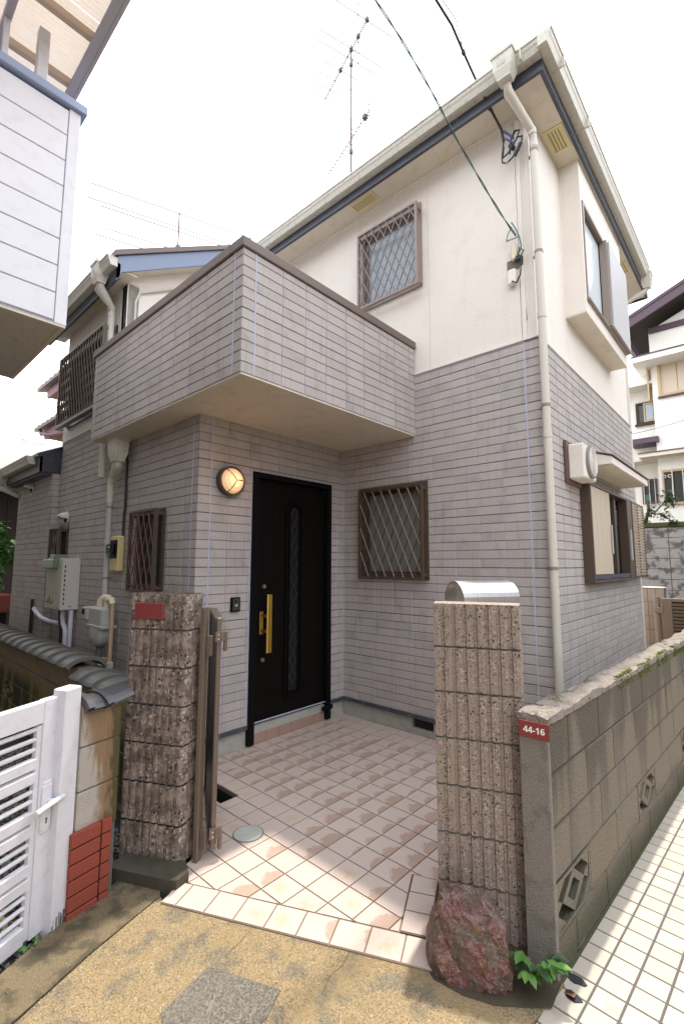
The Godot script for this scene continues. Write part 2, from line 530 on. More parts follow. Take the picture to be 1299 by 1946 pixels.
	m = mat("soil", lin(0.045, 0.038, 0.030), 0.98)
	relief(m, fine, 1.0); triplanar(m, 0.5)
	t = ImageTexture.create_from_image(img(512, 512, func(x, y, i):
		var k: float = 0.6 + 0.6 * f512[i] / 255.0
		var q := Vector3(0.175, 0.135, 0.080) * k
		q = q.lerp(Vector3(0.05, 0.045, 0.03), 0.75 * sm(0.42, 0.72, g512[i] / 255.0))
		return s(q.x, q.y, q.z)))
	m = mat("old_concrete", Color.WHITE, 0.95)
	m.albedo_texture = t; triplanar(m, 0.9); relief(m, fine, 0.5)
	# porch tiles: sixteen tiles in one sheet, the later ones damp along one edge
	var at := img(1024, 1024, func(x, y, i):
		var vx: int = x / 256; var vy: int = y / 256
		var vi: int = vy * 4 + vx
		var u: float = (x % 256) / 255.0; var w: float = (y % 256) / 255.0
		var j: int = (x % 512) + (y % 512) * 512
		var sp: float = f512[j] / 255.0
		var wob: float = (h512[j] / 255.0 - 0.5) * 0.5 + (g512[(x + vi * 37) % 512 + (y % 512) * 512] / 255.0 - 0.5) * 0.5
		var mot: float = g512[(x * 2 + vi * 61) % 512 + ((y * 2) % 512) * 512] / 255.0
		var q := Vector3(0.50, 0.408, 0.365) * (0.90 + 0.10 * sp + 0.08 * mot)
		var wet := 0.0
		if vi >= 4:
			var lim: float = 0.86 - 0.042 * ((vi * 7) % 12)
			var arc: float = u - 0.35 * pow(absf(w - 0.35 - 0.1 * (vi % 4)) * 1.9, 2.0)
			wet = (0.65 + 0.35 * mot) * sm(lim - 0.05, lim + 0.05, arc + wob * 0.42)
		elif vi >= 2:
			wet = 0.5 * sm(0.16, 0.02, Vector2(u - 0.6 + 0.2 * (vi - 2), w - 0.55).length() - 0.13 - wob * 0.6)
		var wc := Vector3(0.365, 0.25, 0.192) if vi >= 4 else Vector3(0.50, 0.33, 0.20)
		q = q.lerp(wc * (0.88 + 0.2 * sp), wet)
		var ed: float = minf(minf(u, 1.0 - u), minf(w, 1.0 - w))
		q *= 0.9 + 0.1 * sm(0.0, 0.03, ed)
		return s(q.x, q.y, q.z))
	m = mat("porch_tile", Color.WHITE, 0.62)
	m.albedo_texture = ImageTexture.create_from_image(at)
	m = mat("cap_tile", lin(0.55, 0.45, 0.41), 0.65)
	m = mat("grout", lin(0.20, 0.142, 0.10), 0.95)
	m = mat("grout_gray", lin(0.10, 0.09, 0.09), 0.95)
	m = mat("wet_kerb", lin(0.17, 0.15, 0.12), 0.8)
	m.albedo_texture = M.concrete.albedo_texture if M.has("concrete") else null; relief(m, fine, 0.5); triplanar(m, 0.5)
	t = ImageTexture.create_from_image(img(512, 512, func(x, y, i):
		var k: float = 0.93 + 0.1 * (f512[i] / 255.0) - 0.16 * sm(0.62, 0.9, g512[i] / 255.0)
		return s(0.46 * k, 0.415 * k, 0.35 * k)))
	m = mat("lane_tile", Color.WHITE, 0.7)
	m.albedo_texture = t; triplanar(m, 1.1)
	# purple-red boulder
	t = ImageTexture.create_from_image(img(512, 512, func(x, y, i):
		var a: float = g512[i] / 255.0
		var b: float = h512[i] / 255.0
		var q := Vector3(0.148, 0.062, 0.058).lerp(Vector3(0.235, 0.140, 0.132), sm(0.45, 0.75, b))
		q = q.lerp(Vector3(0.115, 0.084, 0.064), sm(0.40, 0.62, a))
		q = q.lerp(Vector3(0.33, 0.19, 0.06), 0.7 * sm(0.70, 0.85, mosn[i] / 255.0))
		q = q.lerp(Vector3(0.36, 0.25, 0.24), 0.7 * sm(0.70, 0.80, f512[i] / 255.0))
		q *= 0.7 + 0.5 * f512[i] / 255.0
		return s(q.x, q.y, q.z)))
	m = mat("boulder", Color.WHITE, 0.5)
	m.albedo_texture = t; triplanar(m, 0.7); relief(m, soft, 0.9)
	m = mat("leaf", lin(0.10, 0.22, 0.05), 0.45)
	m.backlight_enabled = true; m.backlight = Color(0.25, 0.4, 0.08)
	m = mat("leaf_dark", lin(0.040, 0.085, 0.030), 0.5)
	m.backlight_enabled = true; m.backlight = Color(0.12, 0.2, 0.05)
	m = mat("moss", lin(0.075, 0.088, 0.014), 0.98)
	m = mat("dirt", lin(0.10, 0.09, 0.075), 0.95)
	m = mat("moss_dark", lin(0.06, 0.065, 0.025), 0.95)
	m = mat("pier_tan", lin(0.33, 0.26, 0.21), 0.8)
	m = mat("board_brown", lin(0.14, 0.075, 0.062), 0.6)
	m = mat("pipe_dark", lin(0.05, 0.05, 0.052), 0.4)
	m = mat("cable_dark", lin(0.03, 0.045, 0.07), 0.5)
	m = mat("wire_gray", lin(0.25, 0.25, 0.28), 0.6)
	m = mat("cap_blue", lin(0.33, 0.40, 0.58), 0.4)
	m = mat("gutter_gray", lin(0.48, 0.47, 0.52), 0.5)
	m = mat("rafter_rust", lin(0.62, 0.50, 0.40), 0.8)
	m = mat("bronze_deep", lin(0.175, 0.135, 0.105), 0.4, 0.3)
	m = mat("dark_mortar", lin(0.055, 0.048, 0.040), 0.95)
	m = mat("bar_pale", lin(0.23, 0.185, 0.17), 0.4)
	m = mat("bar_bronze", lin(0.235, 0.165, 0.125), 0.4)
	m = mat("bark", lin(0.09, 0.065, 0.045), 0.9)
	m = mat("dead_leaf", lin(0.34, 0.15, 0.075), 0.8)
	m = mat("stone", lin(0.16, 0.155, 0.145), 0.9)
	m = mat("terracotta", lin(0.23, 0.055, 0.03), 0.8)
	m = mat("added_house_wall", lin(0.17, 0.155, 0.14), 0.9)  # dark walls of the unseen houses added to hold back light
	m = mat("grille_gray", lin(0.22, 0.215, 0.21), 0.7)
	m = mat("dark_wood", lin(0.055, 0.042, 0.034), 0.85)
	m = mat("eave_wood", lin(0.30, 0.16, 0.075), 0.8)
	m = mat("eave_red", lin(0.21, 0.085, 0.105), 0.6)
	m = mat("roof_tile_far", lin(0.25, 0.215, 0.205), 0.8)
	m = mat("purple_trim", lin(0.085, 0.055, 0.075), 0.6)
	m = mat("shutter_cream", lin(0.56, 0.47, 0.37), 0.5)
	m = mat("shutter_gray", lin(0.50, 0.49, 0.50), 0.5)
	m = mat("rust_white", lin(0.60, 0.54, 0.50), 0.6)
	m = mat("green_film", lin(0.16, 0.22, 0.15), 0.3)
	m = mat("corrugated", lin(0.80, 0.78, 0.76), 0.4)
	m.backlight_enabled = true; m.backlight = Color(0.66, 0.63, 0.60)
	m = mat("lamp_glow", lin(0.9, 0.75, 0.55), 0.4)
	m.emission_enabled = true; m.emission = Color(1.0, 0.74, 0.50); m.emission_energy_multiplier = 0.30

# ------------------------------------------------------------------ the house
const CAM := Vector3(3.445, 1.569, 3.812)
const CRS := 0.0755
var house: Node3D
var bricks := []          # every siding brick: [wall, u, v, w, h, score, tone]
var brick_mesh := {}
var blockers := []        # [inverse transform, AABB] of what stands before the walls

# a slab with rectangular openings; the slab's face is at n = 0
func slab(b: MB, u0: float, v0: float, u1: float, v1: float, th: float, holes := []) -> void:
	var us := [u0, u1]
	for h in holes:
		if h[2] > u0 and h[0] < u1: us.append_array([clampf(h[0], u0, u1), clampf(h[2], u0, u1)])
	us.sort()
	for i in us.size() - 1:
		if us[i + 1] - us[i] < 0.001: continue
		var mid: float = (us[i] + us[i + 1]) / 2
		var cuts := [[v0, v0]]
		for h in holes:
			if mid > h[0] and mid < h[2]: cuts.append([maxf(h[1], v0), minf(h[3], v1)])
		cuts.sort_custom(func(a, d): return a[0] < d[0])
		cuts.append([v1, v1])
		for k in cuts.size() - 1:
			if cuts[k + 1][0] - cuts[k][1] > 0.001:
				b.ab(Vector3(us[i], cuts[k][1], -th), Vector3(us[i + 1], cuts[k + 1][0], 0))

func wall(fr: Transform3D, u0: float, v0: float, u1: float, v1: float, holes := [], mt := "joint", th := 0.12) -> MeshInstance3D:
	var b := MB.new()
	slab(b, u0, v0, u1, v1, th, holes)
	return part("wall", b, M[mt], house, fr)

func siding(w: MeshInstance3D, lines: Array, v0: float, v1: float, holes := []) -> void:
	var rows := int(round((v1 - v0) / CRS))
	var bj := MB.new()
	var bd := MB.new()
	for r in rows + 1:
		var y := v0 + r * CRS
		if y > v1 - 0.003 or y < v0 + 0.003: continue
		var seg := [[lines[0], lines[-1]]]
		for h in holes:
			if y > h[1] - 0.003 and y < h[3] + 0.003:
				var nx := []
				for q in seg:
					if h[0] > q[0]: nx.append([q[0], minf(h[0], q[1])])
					if h[2] < q[1]: nx.append([maxf(h[2], q[0]), q[1]])
				seg = nx
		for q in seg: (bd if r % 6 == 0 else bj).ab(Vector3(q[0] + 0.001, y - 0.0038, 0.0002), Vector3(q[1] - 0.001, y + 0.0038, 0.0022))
	if bj.v.size(): stuff(part("shade_joints", bj, M.shade_joint, w))
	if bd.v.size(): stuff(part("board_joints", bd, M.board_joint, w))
	for i in lines.size() - 1:
		for r in rows:
			var a := [lines[i] + 0.0041, v0 + r * CRS + 0.0035, lines[i + 1] - 0.0041, minf(v0 + (r + 1) * CRS, v1) - 0.0035]
			var todo := [a]
			for h in holes:
				var nx := []
				for q in todo:
					if q[0] < h[2] and q[2] > h[0] and q[1] < h[3] and q[3] > h[1]:
						if q[1] < h[1] - 0.004: nx.append([q[0], q[1], q[2], h[1]])
						if q[3] > h[3] + 0.004: nx.append([q[0], h[3], q[2], q[3]])
						var lo: float = maxf(q[1], h[1]); var hi: float = minf(q[3], h[3])
						if q[0] < h[0] - 0.004: nx.append([q[0], lo, h[0], hi])
						if q[2] > h[2] + 0.004: nx.append([h[2], lo, q[2], hi])
					else: nx.append(q)
				todo = nx
			for q in todo:
				if q[2] - q[0] < 0.012 or q[3] - q[1] < 0.012: continue
				var ce: Vector3 = w.transform * Vector3((q[0] + q[2]) / 2, (q[1] + q[3]) / 2, 0.01)
				var to := CAM - ce
				var sc: float = (q[2] - q[0]) * (q[3] - q[1]) * maxf(0.0, to.normalized().dot(w.transform.basis.z)) / to.length_squared()
				for bl in blockers:
					var x: Transform3D = bl[0]; var bb: AABB = bl[1]
					if bb.intersects_segment(x * CAM, x * ce): sc = 0.0
				bricks.append([w, q[0], q[1], q[2] - q[0], q[3] - q[1], sc, rng.randi() % 4])

func brick_shape(b: MB, o: Vector3, w: float, h: float) -> void:
	var d := 0.0065
	var k := 0.0025
	var p := [o, o + Vector3(w, 0, 0), o + Vector3(w, h, 0), o + Vector3(0, h, 0)]
	var e := Vector3(0, 0, d - k)
	var f := [p[0] + Vector3(k, k, d), p[1] + Vector3(-k, k, d), p[2] + Vector3(-k, -k, d), p[3] + Vector3(k, -k, d)]
	b.quad(f[0], f[1], f[2], f[3])
	for i in 4:
		var j := (i + 1) % 4
		b.quad(p[i] + e, p[j] + e, f[j], f[i])
		b.quad(p[i], p[j], p[j] + e, p[i] + e)

const TONES := [0.91, 0.97, 1.02, 1.07]

func lay_bricks() -> void:
	bricks.sort_custom(func(a, d): return a[5] > d[5])
	var rest := {}
	for i in bricks.size():
		var q: Array = bricks[i]
		var g: float = TONES[q[6]]
		if i < 300:
			var key := "%.3f_%.3f_%d" % [q[3], q[4], q[6]]
			if not brick_mesh.has(key):
				var b := MB.new()
				b.tint = Color(g, g, g)
				brick_shape(b, V0, q[3], q[4])
				brick_mesh[key] = b.mesh()
			put("siding_brick", brick_mesh[key], M.siding, q[0], Transform3D(Basis.IDENTITY, Vector3(q[1], q[2], 0)))
		else:
			if not rest.has(q[0]): rest[q[0]] = MB.new()
			var b: MB = rest[q[0]]
			b.tint = Color(g, g, g)
			brick_shape(b, Vector3(q[1], q[2], 0), q[3], q[4])
	for w in rest:
		stuff(part("siding_bricks", rest[w], M.siding, w))

func sealant(w: MeshInstance3D, us: Array, v0: float, v1: float) -> void:
	for u in us:
		var b := MB.new()
		b.ab(Vector3(u - 0.0045, v0, 0), Vector3(u + 0.0045, v1, 0.0075))
		part("sealant_joint", b, M.sealant, w)

func cols(a: float, b: float, firsts: Array, pitch := 0.2275) -> Array:
	var l := [a]
	for f in firsts: l.append(f)
	while l[-1] + pitch < b - 0.05: l.append(l[-1] + pitch)
	l.append(b)
	return l

func frame_bars(b: MB, u0: float, v0: float, u1: float, v1: float, w: float, n0: float, n1: float) -> void:
	b.ab(Vector3(u0, v0, n0), Vector3(u0 + w, v1, n1)); b.ab(Vector3(u1 - w, v0, n0), Vector3(u1, v1, n1))
	b.ab(Vector3(u0 + w, v0, n0), Vector3(u1 - w, v0 + w, n1)); b.ab(Vector3(u0 + w, v1 - w, n0), Vector3(u1 - w, v1, n1))

# one straight run of lattice rods clipped to the rectangle
func lattice(parent: Node, mt: Material, u0: float, v0: float, u1: float, v1: float, n0: float, step: float, rise: float, r: float) -> void:
	for fam in [1, -1]:
		var k := -40
		while k < 60:
			var ub: float = u0 + k * step
			var pts := []
			# rod: u = ub + fam * (v - v0) * step / rise
			var sl: float = fam * step / rise
			var lo := v0; var hi := v1
			var va := v0 + (u0 - ub) / sl; var vb := v0 + (u1 - ub) / sl
			lo = maxf(lo, minf(va, vb)); hi = minf(hi, maxf(va, vb))
			if hi - lo > 0.03:
				var b := MB.new()
				var z := n0 + (r * 1.9 if fam < 0 else 0.0)
				b.tube([Vector3(ub + (lo - v0) * sl, lo, z), Vector3(ub + (hi - v0) * sl, hi, z)], r, 6)
				part("grille_bar", b, mt if fam < 0 or mt != M.bar_bronze else M.brown_frame, parent)
			k += 1

# frame, sash, pane; grille as [u0, v0, u1, v1, n, step, rise, material]
func window(fr: Transform3D, u0: float, v0: float, u1: float, v1: float, fm: Material, pm: Material, label := "", grille := [], deep := 0.06, sashes := 1) -> MeshInstance3D:
	var b := MB.new()
	frame_bars(b, u0, v0, u1, v1, 0.045, -deep - 0.02, 0.022)
	var w := part("window", b, fm, house, fr)
	if label: w.set_meta("label", label)
	var iu0 := u0 + 0.045; var iu1 := u1 - 0.045
	for k in sashes:
		var a := lerpf(iu0, iu1, float(k) / sashes); var c := lerpf(iu0, iu1, float(k + 1) / sashes)
		var z := -deep + 0.012 * k
		b = MB.new(); frame_bars(b, a, v0 + 0.045, c, v1 - 0.045, 0.032, z - 0.01, z + 0.018)
		part("sash", b, fm, w)
		b = MB.new(); b.ab(Vector3(a + 0.03, v0 + 0.075, z - 0.004), Vector3(c - 0.03, v1 - 0.075, z + 0.002))
		part("pane", b, pm, w)
	b = MB.new(); b.ab(Vector3(u0, v0, -0.118), Vector3(u1, v1, -0.1)); part("dark_lining", b, M.void, w)
	if grille:
		var g: Material = grille[7]
		b = MB.new()
		frame_bars(b, grille[0], grille[1], grille[2], grille[3], 0.022, grille[4] - 0.012, grille[4] + 0.02)
		for x in [grille[0], grille[2] - 0.02]:
			for y in [grille[1] + 0.03, grille[3] - 0.06]:
				b.ab(Vector3(x, y, 0.02), Vector3(x + 0.02, y + 0.03, grille[4] - 0.012))
		part("grille_frame", b, g, w)
		lattice(w, grille[8] if grille.size() > 8 else g, grille[0] + 0.02, grille[1] + 0.02, grille[2] - 0.02, grille[3] - 0.02, grille[4], grille[5], grille[6], grille[9] if grille.size() > 9 else 0.006)
	return w

func panels(nm: String, w: MeshInstance3D, us: Array, v0: float, v1: float, n0: float, n1: float, mt: Material, holes := []) -> void:
	for i in us.size() - 1:
		var b := MB.new()
		b.xf = Transform3D(Basis.IDENTITY, Vector3(0, 0, n1))
		slab(b, us[i] + 0.0015, v0, us[i + 1] - 0.0015, v1, n1 - n0, holes)
		part(nm, b, mt, w)

# square gutter between two ends with hopper ends closed; o = outward direction, top edge at y
func gutter_run(nm: String, a: Vector3, b: Vector3, o: Vector3, parent: Node, clips := true) -> MeshInstance3D:
	var g := MB.new()
	var prof := PackedVector2Array([Vector2(0, -0.105), Vector2(0.072, -0.105), Vector2(0.088, -0.06), Vector2(0.098, -0.045), Vector2(0.104, -0.018), Vector2(0.112, -0.016), Vector2(0.112, 0), Vector2(0.094, 0), Vector2(0.090, -0.03), Vector2(0.066, -0.093), Vector2(0.010, -0.093), Vector2(0.010, 0), Vector2(0, 0)])
	var d := (b - a).normalized()
	var side := Vector3.UP.cross(d).normalized()
	if side.dot(o) < 0:
		var q := a; a = b; b = q; d = -d; side = -side
	# X = outwards, Y = up, Z = X x Y
	g.xf = Transform3D(Basis(side, Vector3.UP, side.cross(Vector3.UP)), a)
	var L := a.distance_to(b) * (1.0 if side.cross(Vector3.UP).dot(d) > 0 else -1.0)
	g.extrude(prof, minf(0, L), maxf(0, L))
	for e in [0.0, L]:
		g.extrude(PackedVector2Array([Vector2(0.002, -0.103), Vector2(0.071, -0.103), Vector2(0.1, -0.03), Vector2(0.11, -0.002), Vector2(0.002, -0.002)]), e - 0.002, e + 0.002)
	var m := part(nm, g, M.gutter, parent)
	return m

func hopper(at: Vector3, out: Vector3, parent: Node, sc := 1.0) -> MeshInstance3D:
	var b := MB.new()
	b.xf = Transform3D(frame(at, out).basis.scaled(Vector3.ONE * sc), at)
	var rings := [[0.085, 0.0, 0.13, 0.0], [0.085, 0.022, 0.13, 0.022], [0.076, 0.022, 0.122, 0.022], [0.070, -0.12, 0.112, -0.12], [0.052, -0.19, 0.085, -0.19]]
	rings = [[0.095, 0.03, 0.02], [0.095, 0.0, 0.02], [0.084, -0.005, 0.02], [0.078, -0.12, 0.02], [0.055, -0.19, 0.02], [0.055, -0.20, 0.02]]
	for i in rings.size() - 1:
		var p: Array = rings[i]; var q: Array = rings[i + 1]
		var f := func(k: Array, sx: int, sz: int) -> Vector3: return Vector3(k[0] * sx, k[1], k[0] * 0.8 * sz + 0.0)
		for c in [[-1, 1, 1, 1], [1, 1, 1, -1], [1, -1, -1, -1], [-1, -1, -1, 1]]:
			b.quad(f.call(q, c[0], c[1]), f.call(q, c[2], c[3]), f.call(p, c[2], c[3]), f.call(p, c[0], c[1]))
	b.quad(Vector3(-.055, -.2, -.044), Vector3(.055, -.2, -.044), Vector3(.055, -.2, .044), Vector3(-.055, -.2, .044))
	b.quad(Vector3(-.095, .03, .076), Vector3(.095, .03, .076), Vector3(.095, .03, -.076), Vector3(-.095, .03, -.076))
	for k in 4:
		b.ab(Vector3(-0.045 , -0.045 - 0.018 * k, 0.060), Vector3(0.03, -0.041 - 0.018 * k, 0.0665))
	return part("rainwater_hopper", b, M.gutter, parent)

func downpipe(pts: Array, r: float, mt: Material, clips: Array, parent: Node, towall: Vector3) -> MeshInstance3D:
	var b := MB.new()
	b.tube(pts, r, 12)
	for i in range(1, pts.size() - 1):
		var d: Vector3 = (pts[i + 1] - pts[i]).normalized()
		b.tube([pts[i] - d * 0.012, pts[i] + d * 0.035], r * 1.13, 12)
	var p := part("downpipe", b, mt, parent)
	for c in clips:
		b = MB.new()
		b.tube([c - Vector3(0, 0.012, 0), c + Vector3(0, 0.012, 0)], r * 1.12, 12)
		b.bar(c, c + towall, 0.012, 0.02)
		part("pipe_clip", b, M.taupe_frame, p)
	return p

func soffit_vent(ce: Vector3, along: Vector3, l: float, w: float) -> void:
	var z := Vector3.DOWN
	var fr := Transform3D(Basis(along, z.cross(along), z), ce)
	var b := MB.new()
	frame_bars(b, -l / 2, -w / 2, l / 2, w / 2, 0.022, 0, 0.008)
	frame_bars(b, -l / 2 + 0.02, -w / 2 + 0.02, l / 2 - 0.02, w / 2 - 0.02, 0.006, 0.002, 0.014)
	var rows := 4
	for r in rows + 1:
		var y: float = lerpf(-w / 2 + 0.028, w / 2 - 0.028, float(r) / rows)
		b.ab(Vector3(-l / 2 + 0.02, y - 0.005, 0.001), Vector3(l / 2 - 0.02, y + 0.005, 0.006))
	var n := 16
	for k in n + 1:
		var x: float = lerpf(-l / 2 + 0.026, l / 2 - 0.026, float(k) / n)
		b.ab(Vector3(x - 0.003, -w / 2 + 0.02, 0.0015), Vector3(x + 0.003, w / 2 - 0.02, 0.0055))
	var v := part("soffit_vent", b, M.vent_yellow, house, fr)
	b = MB.new(); b.ab(Vector3(-l / 2 + 0.01, -w / 2 + 0.01, 0.0003), Vector3(l / 2 - 0.01, w / 2 - 0.01, 0.0012))
	part("dark_lining", b, M.void, v)

func build_house() -> void:
	house = thing("house", "two-storey house with mauve-grey brick siding, cream upper walls and black front door", "house")
	var T := 3.445
	var fa := frame(Vector3(0, 0, 1.79), Vector3.RIGHT)         # door wall: u = 1.79 - z
	var fb := frame(V0, Vector3.BACK)                            # wall beside the door: u = x
	var fc := frame(Vector3(2.16, 0, 0), Vector3.RIGHT)          # lane side: u = -z
	var fd := frame(Vector3(-3.45, 0, 1.79), Vector3.BACK)       # garden side: u = x + 3.45
	var fe := frame(Vector3(-5.0, 0, 1.89), Vector3.BACK)        # bathroom wing
	# -------- lower walls
	var ha := [[0.54, 0.0, 1.566, 2.41]]
	var wa := wall(fa, 0, 0.155, 1.79, 2.83, ha); wa.set_meta("label", "siding wall around the black front door")
	siding(wa, cols(-0.009, 1.79, [0.115, 0.279, 0.501, 0.62, 0.8475, 1.075, 1.3025, 1.53, 1.68]), 0.18, 2.83, ha)
	sealant(wa, [0.115], 0.18, 2.82)
	var hb := [[0.25, 1.42, 1.085, 2.36]]
	var wb := wall(fb, 0, 0.155, 2.16, T, hb); wb.set_meta("label", "siding wall beside the front door, with a barred window")
	siding(wb, [0.011, 0.207, 0.435, 0.663, 0.891, 1.129, 1.362, 1.599, 1.824, 2.044, 2.169], 0.18, T, hb)
	sealant(wb, [0.006, 2.044], 0.18, T)
	var hc := [[0.93, 1.41, 3.05, 2.36]]
	var wc := wall(fc, 0, 0.155, 3.43, T, hc); wc.set_meta("label", "siding wall along the lane")
	siding(wc, cols(0, 3.43, [0.055, 0.174, 0.401]), 0.18, T, hc)
	var hd := [[2.37, 1.33, 2.94, 2.065], [0.06, 1.62, 0.46, 2.04]]
	var wd := wall(fd, 0, 0.155, 3.45, 3.17, hd); wd.set_meta("label", "siding wall on the garden side")
	var dl := [0.0, 0.03]
	while dl[-1] + 0.2285 < 3.26: dl.append(dl[-1] + 0.2285)
	dl.append_array([3.363, 3.459])
	siding(wd, dl, 0.18, 3.17, hd)
	sealant(wd, [3.363], 0.18, 2.82)
	var we := wall(fe, 0, 0.0, 1.55, 2.80); we.set_meta("label", "siding wall of the low wing")
	siding(we, cols(0.0, 1.559, [0.05]), 0.03, 2.78)
	var b := MB.new(); b.ab(Vector3(-0.12, 0.0, -0.12), Vector3(0, 2.84, -0.001))
	var wr := part("wall", b, M.joint, house, frame(Vector3(-3.451, 0, 1.89), Vector3.RIGHT))
	wr.transform = frame(Vector3(-3.45, 0, 1.889), Vector3.RIGHT)
	b = MB.new(); b.ab(Vector3(0, 0.155, -0.12), Vector3(0.10, 2.83, 0)); wr.mesh = b.mesh()
	siding(wr, [0.0, 0.095], 0.03, 2.78)
	b = MB.new(); b.ab(Vector3(-1.5, 0, 0), Vector3(-1.38, 2.8, -2.5)); b.ab(Vector3(-1.38, 0, -2.5), Vector3(0, 2.8, -2.4))
	part("wall", b, M.joint, house, Transform3D(Basis.IDENTITY, Vector3(-3.5, 0, 1.76)))
	# foundation and the dark strip above it
	b = MB.new()
	b.ab(Vector3(-0.12, -0.3, 0.0), Vector3(-0.008, 0.153, 1.782)); b.ab(Vector3(-0.12, -0.3, -0.12), Vector3(0.862, 0.153, -0.008))
	b.ab(Vector3(1.09, -0.3, -0.12), Vector3(2.152, 0.153, -0.008)); b.ab(Vector3(0.862, -0.3, -0.12), Vector3(1.09, 0.055, -0.008))
	b.ab(Vector3(2.04, -0.3, -3.43), Vector3(2.152, 0.153, -0.12)); b.ab(Vector3(-3.45, -0.3, 1.67), Vector3(-0.12, 0.153, 1.782))
	part("foundation", b, M.concrete, house)
	b = MB.new(); b.ab(Vector3(0.862, 0.055, -0.06), Vector3(1.09, 0.153, -0.05)); part("floor_vent", b, M.void, house)
	for k in 9:
		b = MB.new(); b.ab(Vector3(0.875 + 0.024 * k, 0.055, -0.045), Vector3(0.881 + 0.024 * k, 0.153, -0.03)); part("vent_bar", b, M.brown_frame, house)
	b = MB.new()
	for q in [[Vector3(0, .15, 0), Vector3(2.185, .178, .022)], [Vector3(0, .15, .022), Vector3(.022, .178, .224)], [Vector3(0, .15, 1.25), Vector3(.022, .178, 1.812)], [Vector3(2.16, .15, -3.43), Vector3(2.182, .178, 0)], [Vector3(-3.45, .15, 1.79), Vector3(0, .178, 1.812)]]:
		b.ab(q[0], q[1])
	part("base_flashing", b, M.fascia, house)
	# -------- upper cream walls
	var SOF := 5.53
	var hb2 := [[0.25, 4.36, 1.06, 5.27]]
	var ub := wall(fb, -3.4, T, 2.135, SOF, hb2, "stucco", 0.12); ub.position.z = -0.02
	panels("stucco_panel", ub, [-3.4, -1.3, -0.38, 0.22, 1.13, 2.03, 2.135], T + 0.012, SOF, 0.0005, 0.012, M.stucco, hb2)
	var uc := wall(fc, 0.02, T, 3.43, SOF, [], "stucco", 0.12); uc.position.x = 2.14
	panels("stucco_panel", uc, [0.008, 0.11, 3.43], T + 0.012, SOF, 0.0005, 0.012, M.stucco)
	b = MB.new()
	b.ab(Vector3(0.95, T, -0.02), Vector3(2.176, T + 0.014, 0.016)); b.ab(Vector3(2.15, T, -3.43), Vector3(2.176, T + 0.014, -0.02))
	part("ledge_trim", b, M.stucco, house)
	# back and the set-back end on the lane side
	b = MB.new()
	b.ab(Vector3(1.93, 0, -4.1), Vector3(2.05, SOF, -3.43)); b.ab(Vector3(-3.4, 0, -4.2), Vector3(2.045, SOF, -4.1))
	b.ab(Vector3(-3.52, 0, -4.1), Vector3(-3.4, SOF, 1.7))
	part("wall", b, M.stucco, house)
	var fs := frame(Vector3(2.05, 0, -3.43), Vector3.RIGHT)
	b = MB.new(); b.ab(Vector3(0, 0.155, -0.02), Vector3(0.67, T, 0.002))
	var wsb := part("wall", b, M.joint, house, fs)
	siding(wsb, cols(0.0, 0.67, [0.1]), 0.18, T)
	# -------- main eaves
	b = MB.new()
	var pz := [[-3.4, -1.42], [-1.42, -0.50], [-0.50, 0.42], [0.42, 1.33], [1.33, 2.06], [2.06, 2.36]]
	for q in pz:
		b = MB.new(); b.ab(Vector3(q[0] + 0.001, SOF, -0.01 if q[0] < 2 else -0.01), Vector3(q[1] - 0.001, SOF + 0.012, 0.26)); part("soffit_panel", b, M.soffit, house)
	for q in [[-0.01, -0.9], [-0.9, -1.8], [-1.8, -2.7], [-2.7, -3.43], [-3.43, -4.06]]:
		b = MB.new(); b.ab(Vector3(2.02, SOF, q[0] - 0.001), Vector3(2.36, SOF + 0.012, q[1] + 0.001)); part("soffit_panel", b, M.soffit, house)
	b = MB.new(); b.ab(Vector3(-3.4, SOF - 0.022, -0.008), Vector3(2.14, SOF, 0.012)); part("cornice_bead", b, M.stucco, house)
	b = MB.new(); b.ab(Vector3(-3.6, SOF - 0.012, 0.25), Vector3(2.385, SOF + 0.15, 0.28)); part("fascia", b, M.fascia, house)
	b = MB.new(); b.ab(Vector3(2.355, SOF - 0.012, -4.09), Vector3(2.385, SOF + 0.15, 0.25)); part("fascia", b, M.fascia, house)
	b = MB.new(); b.ab(Vector3(2.0, SOF - 0.012, -4.12), Vector3(2.385, SOF + 0.15, -4.09)); part("fascia", b, M.fascia, house)
	# low hipped roof
	b = MB.new()
	var y0 := SOF + 0.152
	var rc := [Vector3(-3.6, y0, 0.28), Vector3(2.385, y0, 0.28), Vector3(2.385, y0, -4.12), Vector3(-3.6, y0, -4.12)]
	var r1 := Vector3(-1.6, y0 + 0.75, -1.92); var r2 := Vector3(0.3, y0 + 0.75, -1.92)
	b.quad(rc[0], rc[1], r2, r1); b.tri(rc[1], rc[2], r2); b.quad(rc[2], rc[3], r1, r2); b.tri(rc[3], rc[0], r1)
	b.quad(rc[3], rc[2], rc[1], rc[0])
	part("roof", b, M.roof_brown, house)
	# gutters and rainwater pipes
	gutter_run("gutter", Vector3(-3.6, 5.715, 0.282), Vector3(2.392, 5.715, 0.282), Vector3.BACK, house)
	gutter_run("gutter", Vector3(2.388, 5.715, 0.39), Vector3(2.388, 5.715, -3.62), Vector3.RIGHT, house)
	b = MB.new()
	for p in [[Vector3(2.25, 5.607, 0.278), Vector3(2.262, 5.722, 0.40)], [Vector3(2.384, 5.607, 0.10), Vector3(2.506, 5.722, 0.112)], [Vector3(2.384, 5.607, -0.62), Vector3(2.506, 5.722, -0.60)]]:
		b = MB.new(); b.ab(p[0], p[1]); part("gutter_joint", b, M.gutter, house)
	hopper(Vector3(2.13, 5.70, 0.395), Vector3.BACK, house)
